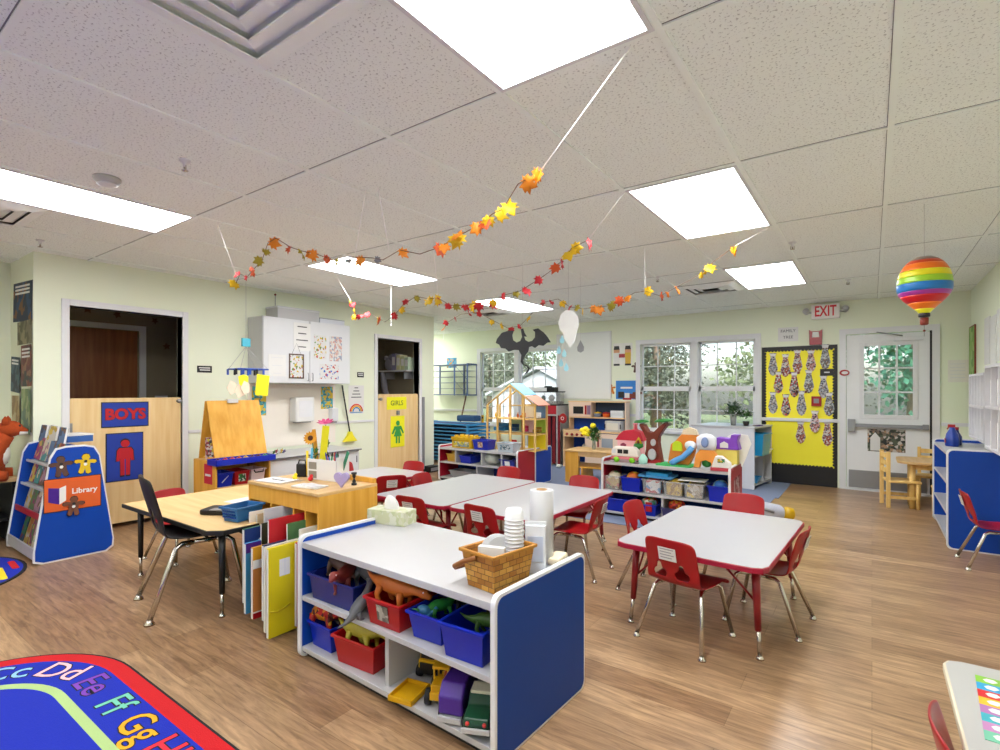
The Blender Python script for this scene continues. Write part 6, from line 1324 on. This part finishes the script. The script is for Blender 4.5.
for k, (x, z, h, c) in enumerate([(-1.10 + (a_ + 1.10)*.94, b_, c_, d_) for a_, b_, c_, d_ in ties]):
    h *= 1.12; b = MB(XZY); b.prism([(-.045, .5*h), (.045, .5*h), (.028, .5*h - .055), (.06, -.2*h), (.035, -.42*h), (0, -.5*h), (-.035, -.42*h), (-.06, -.2*h), (-.028, .5*h - .055)], 0, .003, COL[c]).prism([(-.035, .47*h), (.035, .47*h), (.03, .36*h), (-.03, .36*h)], .003, .004, PAPER)
    if k in (5, 6, 11): b.prism([(.02*cos(a) - .05, .46*h + .02*sin(a)) for a in range(6)], 0, .003, BROWNP).prism([(.02*cos(a) + .05, .46*h + .02*sin(a)) for a in range(6)], 0, .003, BROWNP)
    one(b, 'photo_collage_tie', 'tie-shaped photo collage on the yellow board, ' + pos[k], 'collage', (x, YF - (.0142 if z > .95 or z < .8 else .0465), z), group='tie-shaped collages on the yellow board')
one(MB().box(-.075, .075, -.004, 0, -.045, .045, BLACK).box(-.03, .03, -.005, -.004, -.008, .008, PAPER), 'board_sign', 'small black sign on the yellow board right side', 'sign', (-.475, YF - .0142, 1.50))
one(MB().box(-.055, .055, -.04, 0, -.065, .065, REDP).box(-.03, .03, -.044, -.04, -.025, .035, GRAYP), 'fire_alarm', 'red pull alarm box on the yellow board', 'alarm', (-.59, YF - .0142, 1.12), bevel=.006)
b = MB(XZY); b.prism([(-.07, 0), (.07, 0), (.075, .20), (.04, .18), (-.04, .18), (-.075, .20)], 0, .025, REDP).prism([(-.04, .10), (.04, .10), (.035, .17), (-.035, .17)], .025, .028, PAPER)
one(b, 'paper_bucket', 'red holder on the wall just above the yellow board', 'wall pocket', (-.60, YF - .001, 1.865))
sheetY(-1.04, -.80, 1.93, 2.12, PAPER, 'white paper with dark lettering above the yellow board', 'sign', 'wall_notice', lambda b, w, h: (b.text('FAMILY', .055, INK, TR(0, -.0035, .045) @ RX(90), .0004), b.text('TREE', .055, INK, TR(0, -.0035, -.04) @ RX(90), .0004)))
# exit sign
t = thing('exit_sign', 'lit white EXIT sign with red letters and two lamp heads', 'exit sign', (-.49, YF, 2.20))
MB().box(-.155, .155, -.06, 0, 0, .19, mat('exit_white', '#f4efec', .5)).build('housing', t, bevel=.006)
MB().text('EXIT', .19, mat('exit_red', '#d81c30', .5), TR(0, -.061, .093) @ RX(90) @ Matrix.Diagonal((.62, 1, 1, 1)), .001, .02).build('lettering', t, label='red EXIT letters')
for s in (-1, 1): MB().lathe([(0, 0), (.035, .0), (.04, .05), (.02, .07), (0, .07)], WHITE, 14, TR(s*.21, -.02, .10) @ RX(70) @ RY(s*10)).tube([(s*.15, -.03, .09), (s*.20, -.03, .09)], .012, WHITE, 8).build('lamp_head', t)
b = MB(); b.prism([(.055*cos(a*pi/10), .04*sin(a*pi/10)) for a in range(20)], 0, .004, REDP, XZY).prism([(.036*cos(a*pi/10) + .004, .02*sin(a*pi/10)) for a in range(20)], .004, .006, PAPER, XZY)
one(b, 'door_badge', 'small oval red and white badge on the left frame of the exit door', 'badge', (-.285, YF - .0215, 1.49))
sheetY(-.045, .33, .50, .78, patch('street_photo', ['#3a4238', '#5a6450', '#8a7a6a', '#e0d8d0', '#2a3030', '#c8a080'], 34), 'printed photo of people outdoors on the exit door', 'picture', 'door_picture', lambda b, w, h: b.prism([(-.16, -.13), (-.06, -.13), (-.06, .03), (-.11, .10), (-.16, .03)], .003, .005, PAPER, RX(90)), -.0092 + .0)
for o in bpy.data.objects:
    if o.name == 'door_picture': o.location.y = YF + .0092
sheetY(.72, .90, 1.36, 1.62, mat('faint_print', '#e4e2d8', .7, var=.05, scale=20), 'pale notice on the narrow wall right of the exit door', 'notice', 'wall_notice', lambda b, w, h: [b.box(-.07, .06, -.004, -.003, z, z + .006, GREYC) for z in (-.08, -.04, 0, .04, .08)])

# ------------------------------------------------------------ right wall
one(MB().box(-.015, 0, -.19, .19, -.55, .55, BROWNP).box(-.018, -.015, -.175, .175, -.535, .535, patch('green_map', ['#8fc45a', '#b8dc88', '#78b04a', '#a8d070'], 12)), 'framed_poster', 'green poster in a thin brown frame on the right wall', 'poster', (XR - .001, 7.97, 1.44))
for k, (y, z0) in enumerate(((7.05, 1.52), (6.72, 1.50), (6.40, 1.53))):
    b = MB(); b.box(-.010, 0, -.14, .14, 0, .46, PAPER)
    for i in range(8): b.box(-.012, -.010, -.10, .09 - .02*(i % 3), .05 + .048*i, .055 + .048*i, GREYC)
    one(b, 'wall_chart', 'white hanging chart on the right wall, %s' % ('farthest of three', 'middle of three', 'nearest of three')[k], 'chart', (XR - .001, y, z0), group='white charts on the right wall')
one(MB().box(-.004, 0, -.2, .2, 0, .75, patch('blue_poster', ['#3a7ab8', '#6aa8d8', '#c8dce8', '#3a7ab8'], 10)), 'wall_poster', 'blue poster at the right edge above the mail organizer', 'poster', (XR - .001, 5.85, 1.55))
for k, (ya, yb, z0, z1) in enumerate(((5.74, 6.52, .84, 1.41), (4.85, 5.68, .81, 1.46))):
    t = thing('mail_organizer', 'white wall-hung paper organizer with slots, %s' % ('the farther one', 'the nearer one cut by the right edge')[k], 'organizer', (XR, ya, z0))
    L = yb - ya; h = z1 - z0; OG = mat('organizer_grey', '#d4d4d8', .4)
    MB(YZX).prism(rrect(0, L, 0, .02, .008), -.20, 0, OG).prism(rrect(0, L, h - .02, h, .008), -.20, 0, OG).prism(rrect(0, L, h/2 - .01, h/2 + .01, .008), -.20, 0, OG).build('shelves', t)
    b = MB(); n = 5 if k == 0 else 3
    for i in range(n + 1): y = L*i/n; b.box(-.20, 0, max(y - .008, 0), min(y + .008, L), .02, h - .02, OG)
    b.box(-.01, 0, 0, L, .02, h - .02, OG); b.build('dividers', t)
    for i in range(n):
        for j in (0, 1): MB().box(-.17, -.02, L*i/n + .012, L*(i + 1)/n - .012, .022 + j*(h/2), h*.33 + j*(h/2), PAPER).build('paper_slot', t)
t = thing('spray_bottle', 'blue bottle with red trigger on the blue-ended right shelf', 'spray bottle', (.58, 6.25, .7655), 0)
MB().lathe([(.045, 0), (.05, .01), (.05, .06), (.042, .11), (.022, .15), (.018, .17)], mat('bottle_blue', '#1f3f9a', .3), 18).build('bottle', t)
MB().box(-.051, -.048, -.03, .03, .03, .07, REDP).build('label_band', t); MB().box(-.03, .02, -.012, .012, .17, .195, REDP).tube([(-.02, 0, .18), (-.035, 0, .15)], .005, REDP, 6).build('trigger', t, label='red trigger head')
one(MB().lathe([(.035, 0), (.04, .01), (.04, .08), (.02, .12), (.016, .14), (0, .14)], mat('bottle_navy', '#23357a', .3), 16).lathe([(.018, .14), (.018, .165), (0, .165)], REDP, 12), 'squeeze_bottle', 'navy bottle with red cap behind the spray bottle', 'bottle', (.62, 6.38, .7655))
for k, (y, z, c, n) in enumerate(((5.75, .0555, '#e8d81c', 'black and yellow tub on the bottom'), (5.80, .2755, '#e8e8ea', 'white box on the middle level'), (6.1, .0555, '#2a6ab8', 'blue box on the bottom'), (5.82, .5255, '#dfe2e6', 'pale box on the upper level'))):
    b = MB(); b.prism(rrect(-.08, .08, -.12, .12, .02), 0, .13, mat('rbox' + c[1:], c if k else '#1c1c22', .4)); b.prism(rrect(-.083, .083, -.123, .123, .02), .06, .08, mat('rband' + c[1:], c, .4))
    one(b, 'storage_tub', n + ' of the right wall shelf', 'tub', (.62, y, z), group='tubs in the right wall shelf')

# ------------------------------------------------------------ hanging decorations
t = thing('balloon_ornament', 'rainbow-striped hot air balloon decoration hanging by the exit', 'hanging decoration', (.26, 4.2, 1.60))
bands = [(.0, .08, '#e8e82a'), (.08, .18, '#f07a1c'), (.18, .30, '#c8101c'), (.30, .37, '#a02f90'), (.37, .51, '#1670b8'), (.51, .62, '#98c82a'), (.62, .73, '#e0d61e'), (.73, .85, '#e8731a'), (.85, .91, '#c83c18'), (.91, 1.0, '#80706c')]
def brad(t_):
    z = t_; 
    if z < .45: return .026 + (.137 - .026)*sin((z/.45)*pi/2)**1.25
    return .137*math.sqrt(max(0, 1 - ((z - .45)/.55)**2.3))
for z0, z1, c in bands:
    n = 5; pr = [(max(brad(z0 + (z1 - z0)*i/(n - 1)), .0), .14 + .355*(z0 + (z1 - z0)*i/(n - 1))) for i in range(n)]
    MB().lathe(pr, mat('bal' + c[1:], c, .35, var=.08), 32).build('stripe', t)
b = MB(); b.lathe([(.027, .12), (.029, .125), (.029, .14), (.026, .145)], BLACK, 16).lathe([(.016, .07), (.021, .075), (.022, .115), (.018, .115), (.015, .08)], mat('gondola', '#7a2a1a', .6), 14); b.build('gondola', t)
MB().tube([(0, 0, .07), (0, 0, .0)], .001, INK, 4).ball((0, 0, .035), .007, BROWNP, 8).build('tassel', t)
MB().tube([(0, 0, .49), (0, 0, CEIL - 1.60)], .001, WHITE, 4).build('string', t)
DRB = mat('card_black', '#2b2d31', .7, var=.06)
outl = [(425, 210), (440, 205), (450, 240), (465, 270), (446, 266), (455, 295), (475, 310), (500, 305), (520, 280), (521, 240), (505, 220), (540, 213), (575, 245), (600, 280), (624, 325), (600, 325), (575, 347), (545, 340), (520, 360), (500, 345), (480, 350), (475, 385), (455, 410), (440, 450), (443, 476), (470, 490), (486, 515), (470, 548), (445, 564), (460, 540), (475, 515), (462, 499), (435, 482), (423, 460), (428, 410), (410, 370), (380, 365), (340, 377), (315, 352), (285, 347), (270, 317), (245, 302), (255, 270), (290, 225), (340, 213), (375, 215), (364, 250), (370, 290), (395, 310), (420, 300), (433, 270)]
outl = [((x - 435)*.00155, (280 - y)*.00117) for x, y in outl]
b = MB(XZY); b.prism(outl, 0, .004, DRB); b.tube([(.0, .08, .002), (.0, .684, .002)], .001, WHITE, 4)
one(b, 'paper_bat', 'black card winged dragon with curling tail hanging from the ceiling', 'hanging decoration', (-2.54, 4.0, 1.735))
t = thing('cloud_mobile', 'white paper cloud with light blue raindrops hanging from the ceiling', 'hanging decoration', (-2.09, 4.02, 1.80))
b = MB(XZY); b.prism([(.02, -.17), (.06, -.12), (.08, -.04), (.10, .02), (.09, .09), (.05, .14), (-.02, .155), (-.07, .12), (-.095, .05), (-.08, -.01), (-.05, -.04), (-.03, -.10)], 0, .006, mat('cloud_white', '#eef0f0', .8)); b.build('cloud', t)
MB().tube([(0, 0, .155), (0, 0, CEIL - 1.80)], .001, WHITE, 4).build('string', t)
dr_ = [(0, .035), (.018, .0), (.016, -.018), (0, -.026), (-.016, -.018), (-.018, 0)]
for k, (x, z) in enumerate(((-.06, -.10), (-.09, -.19), (-.04, -.22), (-.07, -.30), (-.02, -.34))): MB(XZY).prism([(p*1.2 + x, q*1.2 + z) for p, q in dr_], 0, .003, mat('drop_blue', '#9fd8e8', .6)).tube([(x, z, .001), (x*.4, -.04, .001)], .0008, WHITE, 3).build('raindrop', t, label='light blue raindrop')
one(MB(XZY).prism([(p*2.0, q*2.0) for p, q in dr_], 0, .003, GRAYP).tube([(0, .07, .002), (0, .739, .002)], .0008, WHITE, 3), 'paper_drop', 'dark grey paper drop hanging right of the winged dragon', 'hanging decoration', (-2.24 - .02, 4.6, 1.68))
one(MB().tube([(0, 0, .44), (0, 0, 0)], .0045, STRING, 5).ball((0, 0, 0), .008, STRING, 6), 'hanging_string', 'bare white string hanging down before the girls room opening', 'string', (-4.25, 4.01, CEIL - .441))

LYEL = mat('leaf_yellow', '#ecc21a', .55, var=.12); LOR = mat('leaf_orange', '#e88a1c', .55, var=.15); LRED = mat('leaf_red', '#c8202c', .55, var=.12); LRST = mat('leaf_rust', '#d0541e', .55, var=.15); LOL = mat('leaf_olive', '#a89a2a', .55, var=.15); VINE = mat('vine', '#6a4a38', .7)
def mleaf(s):
    P = [(0, -.45), (.06, -.30), (.30, -.38), (.26, -.20), (.50, -.05), (.36, .02), (.44, .28), (.22, .20), (.16, .30), (0, .55)]
    P = P + [(-x, y) for x, y in P[1:-1]][::-1]; return [(x*s, y*s) for x, y in P]
def leaf(parent, p, m, s, seed):
    r = random.Random(seed); P = mleaf(s); n = len(P)
    vs = [(0, 0, .0)] + [(x, y, .22*abs(x) + .10*r.uniform(-1, 1)*s + .25*(y*y)/s) for x, y in P]
    fs = [(0, i + 1, (i + 1) % n + 1) for i in range(n)]
    M = TR(*p) @ RZ(r.uniform(-70, 70) + 35) @ RX(90 + r.uniform(-45, 45)) @ RY(r.uniform(-50, 50)) @ RZ(r.uniform(100, 260)) @ TR(0, .3*s, 0)
    MB(M).add(vs, fs, m, True).build('leaf', parent, solid=.0008)
def garland(label, pts, leaves, strings, s0, smallties=True):
    o = Vector(pts[0]); t = thing('leaf_garland', label, 'garland', tuple(o), 0, 'autumn leaf garlands hanging from the ceiling')
    L = [tuple(Vector(p) - o) for p in pts]
    cut = [i for i in range(len(L))]
    MB().tube(L, .0022, VINE, 5).build('vine', t)
    for a, c in strings:
        MB().tube([tuple(Vector(a) - o), tuple(Vector(c) - o)], .0026, STRING, 5).build('string', t, label='white string')
    for k, (i, m, sc_) in enumerate(leaves):
        j = int(i); f = i - j; a = Vector(L[j]); b_ = Vector(L[min(j + 1, len(L) - 1)])
        leaf(t, tuple(a.lerp(b_, f)), m, s0*sc_, k*7 + len(label))
    return t
G1 = [[-3.488, 1.866, 1.997], [-3.447, 1.871, 2.054], [-3.375, 1.881, 2.026], [-3.305, 1.89, 2.072], [-3.227, 1.901, 2.122], [-3.17, 1.908, 2.226], [-3.094, 1.918, 2.248], [-2.966, 1.936, 2.173], [-2.86, 1.95, 2.134], [-2.74, 1.966, 2.101], [-2.625, 1.981, 2.056], [-2.505, 1.997, 2.024], [-2.451, 2.004, 2.047], [-2.301, 2.024, 2.023], [-2.222, 2.035, 2.002], [-2.103, 2.051, 2.043], [-1.852, 1.946, 1.96], [-1.687, 1.913, 1.962], [-1.573, 1.889, 1.981], [-1.467, 1.867, 1.994], [-1.4, 1.854, 1.996], [-1.323, 1.838, 2.029], [-1.256, 1.824, 2.034], [-1.169, 1.806, 2.113], [-1.103, 1.793, 2.122], [-1.046, 1.781, 2.128]]
garland('nearest autumn leaf garland, running from far left up to the large ceiling panel', G1,
        [(0, LYEL, 1), (1, LRED, .8), (2, LRED, .5), (3, LRST, .9), (4, LOL, .9), (4.6, LOL, .8), (5.2, LOR, 1.1), (7, LRST, .7), (8, LOL, 1.0), (8.6, LOR, .7), (9, LOR, 1.0), (9.6, LRST, .8), (10, LRST, .7), (10.6, LOL, .7), (11.4, GRAYP, .6), (12.4, LOR, .9), (13.3, GRAYP, .6),
         (15, LOR, .9), (17, LRST, 1), (17.3, LOR, .8), (18, LYEL, .9), (18.2, LYEL, 1), (18.5, LOR, .9), (20, LOR, .8), (20.4, LRST, .8), (20.8, LYEL, .8), (21.4, LYEL, .9), (22.2, LYEL, 1), (23.4, LOR, 1), (25, LOR, .9), (24.8, LOR, .8)],
        [((-1.046, 1.781, 2.128), (-.654, 1.701, 2.4185)), ((-3.488, 1.866, 2.051), (-3.68, 1.84, 2.4185)), ((-2.179, 2.041, 2.05), (-2.257, 2.03, 2.4185)), ((-2.43, 2.007, 2.04), (-2.35, 2.02, 2.4185))], .085)
G2 = [[-4.101, 3.329, 2.146], [-4.047, 3.321, 2.042], [-3.993, 3.314, 1.979], [-3.872, 3.296, 1.967], [-3.754, 3.279, 1.974], [-3.625, 3.26, 1.924], [-3.515, 3.244, 1.878], [-3.38, 3.225, 1.918], [-3.264, 3.208, 1.993], [-3.071, 3.18, 2.054], [-2.915, 3.157, 2.01], [-2.79, 3.139, 2.003], [-2.647, 3.118, 1.93], [-2.5, 3.097, 1.906], [-2.361, 3.077, 1.912], [-2.218, 3.056, 1.903], [-2.073, 3.035, 1.935], [-1.935, 3.015, 1.944], [-1.755, 2.989, 2.006], [-1.634, 2.972, 2.058], [-1.564, 2.961, 2.109], [-1.511, 2.954, 2.156], [-1.394, 2.937, 2.182]]
garland('middle autumn leaf garland, rising from before the wall cabinet to the second ceiling panel', G2,
        [(0, LOL, .7), (.4, LRED, .9), (1, LYEL, 1.1), (2, LYEL, .8), (2.6, LRED, .7), (3, LRED, .6), (4, LRED, 1), (5, LYEL, .9), (5.4, LRST, 1.1), (7.2, LRED, .9), (7.7, LYEL, .9), (8.4, LRED, .8), (9, LOL, .8), (10, LYEL, 1.2), (10.8, LYEL, 1.2), (11, LRED, .8), (12, LRED, .8), (12.3, LOL, .9), (13.2, LRED, .9), (13.6, LYEL, 1.2), (14.2, LRED, 1), (15, LRED, 1), (15.3, LYEL, .8), (16, LRED, .8), (16.7, LOL, .7), (17.2, LRED, 1), (18, LRED, .8), (19.2, LRST, 1), (19.6, LRED, .9), (20.6, LYEL, 1.3), (21, LYEL, 1), (22, LRED, 1.1)],
        [((-1.394, 2.937, 2.182), (-1.139, 2.9, 2.4185)), ((-4.09, 3.328, 2.14), (-4.36, 3.366, 2.4185)), ((-2.79, 3.139, 2.02), (-2.84, 3.14, 2.4185))], .088)
G3 = [[-3.64, 4.2, 1.93], [-3.60, 4.2, 1.98], [-3.42, 4.2, 2.05], [-3.197, 4.2, 2.054], [-3.022, 4.199, 1.959], [-2.832, 4.198, 1.867], [-2.694, 4.197, 1.876], [-2.528, 4.196, 2.013], [-2.421, 4.196, 2.077], [-2.286, 4.195, 2.091], [-2.165, 4.195, 2.007], [-2.038, 4.194, 1.978], [-1.916, 4.193, 1.984], [-1.806, 4.193, 1.982], [-1.699, 4.192, 2.013], [-1.578, 4.192, 2.067], [-1.486, 4.191, 2.073], [-1.364, 4.191, 2.02], [-1.247, 4.19, 2.07], [-1.133, 4.19, 2.118], [-1.044, 4.189, 2.161], [-1.001, 4.189, 2.208], [-.812, 4.188, 2.329]]
garland('farthest autumn leaf garland, above the winged dragon and the windows', G3,
        [(0, LOR, .9), (1, LRED, .9), (1.6, LRED, .7), (2.5, LRED, .9), (3.2, LRED, .9), (4, LYEL, .8), (4.6, LYEL, 1), (5.2, LRED, 1), (6, LRED, .8), (6.6, LYEL, .8), (8, LRED, .8), (8.4, LRED, .8), (9.3, LYEL, .9), (10, LRED, 1.3), (10.4, LOL, .9), (11, LYEL, .9), (12, LOR, 1), (12.2, LOR, 1.2), (13, LOL, 1.1), (13.6, LOL, .9), (14.2, LRST, 1.2), (14.5, LOR, .9), (16, LYEL, 1.1), (17, LRST, 1), (17.4, LOR, .9), (18, LOR, 1.1), (20, LYEL, .8), (20.6, LYEL, 1.2), (21, LYEL, 1.2), (22, LYEL, 1.2), (21.9, LOR, 1)],
        [((-.812, 4.188, 2.329), (-.60, 4.187, 2.4185)), ((-3.197, 4.2, 2.054), (-3.2, 4.2, 2.4185)), ((-3.64, 4.2, 1.93), (-3.66, 4.2, 1.80)), ((-1.486, 4.191, 2.073), (-1.49, 4.19, 2.4185))], .085)

# ------------------------------------------------------------ outside
GRASS = mat('grass', '#7d8a5a', .9, var=.3, scale=2)
o = MB().box(-26, 14, YF + .1, 34, -.35, -.25, GRASS).build('lawn'); tag(o, 'green lawn outside beyond the windows', 'ground'); o['kind'] = 'structure'
def tree(x, y, h, r, m, label, seed, n=5200):
    rd = random.Random(seed); t = thing('tree', label, 'tree', (x, y, -.25), 0, 'trees outside the windows')
    MB().tube([(0, 0, 0), (.05, 0, h*.4), (0, .05, h*.8)], [.16, .12, .04], mat('bark', '#7a6a58', .9, var=.2), 8).build('trunk', t)
    b = MB(); cl = [(rd.gauss(0, r*.45), rd.gauss(0, r*.45), h*rd.uniform(.22, .98)) for _ in range(16)]
    vs = []; fs = []
    for k in range(n):
        c = cl[k % 16]; p = Vector((c[0] + rd.gauss(0, r*.28), c[1] + rd.gauss(0, r*.28), c[2] + rd.gauss(0, r*.25)))
        if p.z < .15: p.z = .2
        a = Vector((rd.gauss(0, 1), rd.gauss(0, 1), rd.gauss(0, 1))).normalized(); q = a.cross(Vector((rd.gauss(0, 1), rd.gauss(0, 1), rd.gauss(0, 1)))).normalized()
        s = rd.uniform(.05, .10); i = len(vs); vs += [tuple(p - a*s), tuple(p + q*s*.6), tuple(p + a*s), tuple(p - q*s*.6)]; fs.append((i, i+1, i+2, i+3))
    b.add(vs, fs, m); b.build('foliage', t)
TG1 = mat('tree_green', '#71805a', .8, var=.45, scale=1.5); TG2 = mat('tree_teal', '#3f7a5e', .8, var=.45, scale=1.5); TG3 = mat('tree_dark', '#566050', .8, var=.4, scale=1.5)
tr_ = [(-5.0, 15.0, 4.6, 1.3, TG3, 'dark green tree left behind the left window pair'), (-14.6, 22.5, 7.5, 2.2, TG1, 'light green tree outside the far-left window'), (-10.9, 15.0, 5, 1.5, TG3, 'dark tree at the left edge of the far-left window'), (-2.0, 15.0, 5, 1.2, TG1, 'light green tree behind the right half of the windows'), (.7, 14.2, 4.8, 1.2, TG2, 'blue-green tree behind the exit door glass'), (4.3, 14.5, 5.2, 1.5, TG2, 'blue-green tree farther right outside the exit door'), (-1.4, 22.5, 7.5, 2.3, TG3, 'tall dark tree at the back of the yard, left of the exit door'), (-7.6, 22.5, 7.5, 2.3, TG3, 'tall dark tree at the back of the yard behind the windows'), (4.9, 23, 7.5, 2.3, TG2, 'tall blue-green tree at the back right of the yard')]
for k, a in enumerate(tr_): tree(*a[:5], a[5], 11 + k)
t = thing('garden_shed', 'white gabled shed outside the far-left window', 'shed', (-7.15, 12.3, -.25), 0)
MB().box(-1.1, 1.6, -.8, .8, 0, 1.40, mat('siding', '#c9ccd2', .7, var=.03)).prism([(-1.1, 1.40), (1.6, 1.40), (.35, 2.0)], -.8, .8, mat('siding', '#dfe2e6', .7, var=.03), RX(90)).build('walls', t)
MB().add([(-1.25, -.95, 1.36), (.35, -.95, 2.06), (1.8, -.95, 1.34), (-1.25, .95, 1.36), (.35, .95, 2.06), (1.8, .95, 1.34), (-1.25, -.95, 1.42), (.35, -.95, 2.12), (1.8, -.95, 1.40), (-1.25, .95, 1.42), (.35, .95, 2.12), (1.8, .95, 1.40)],
         [(0, 1, 4, 3), (1, 2, 5, 4), (6, 9, 10, 7), (7, 10, 11, 8), (0, 6, 7, 1), (1, 7, 8, 2), (3, 4, 10, 9), (4, 5, 11, 10), (0, 3, 9, 6), (2, 8, 11, 5)], mat('shed_roof', '#c4c7cc', .7)).build('roof', t)

# ------------------------------------------------------------ light, sky, camera
wd = bpy.data.worlds.new('w'); bpy.context.scene.world = wd; wd.use_nodes = True; nt = wd.node_tree
sk = nt.nodes.new('ShaderNodeTexSky'); sk.sky_type = 'NISHITA'; sk.sun_elevation = radians(42); sk.sun_rotation = radians(150); sk.sun_disc = False; sk.air_density = 1; sk.dust_density = 3
bg = nt.nodes['Background']; bg.inputs['Strength'].default_value = .22; nt.links.new(sk.outputs[0], bg.inputs['Color'])
sl = bpy.data.lights.new('sun', 'SUN'); sl.energy = 1.5; sl.angle = radians(3); so = bpy.data.objects.new('sun', sl); C.objects.link(so); so.rotation_euler = (radians(48), 0, radians(-25))
cam = bpy.data.cameras.new('camera'); co = bpy.data.objects.new('camera', cam); C.objects.link(co); bpy.context.scene.camera = co
cam.sensor_width = 36; cam.lens = 524.5/1000*36; cam.shift_x = (500 - 487.5)/1000; cam.shift_y = -(375 - 389.9)/1000; cam.clip_start = .02
co.location = (0, 0, 1.27); co.rotation_euler = (radians(90), 0, radians(36.24))
vs_ = bpy.context.scene.view_settings; vs_.view_transform = 'Standard'; vs_.look = 'None'; vs_.exposure = 1.32; vs_.gamma = 1; vs_.use_curve_mapping = False
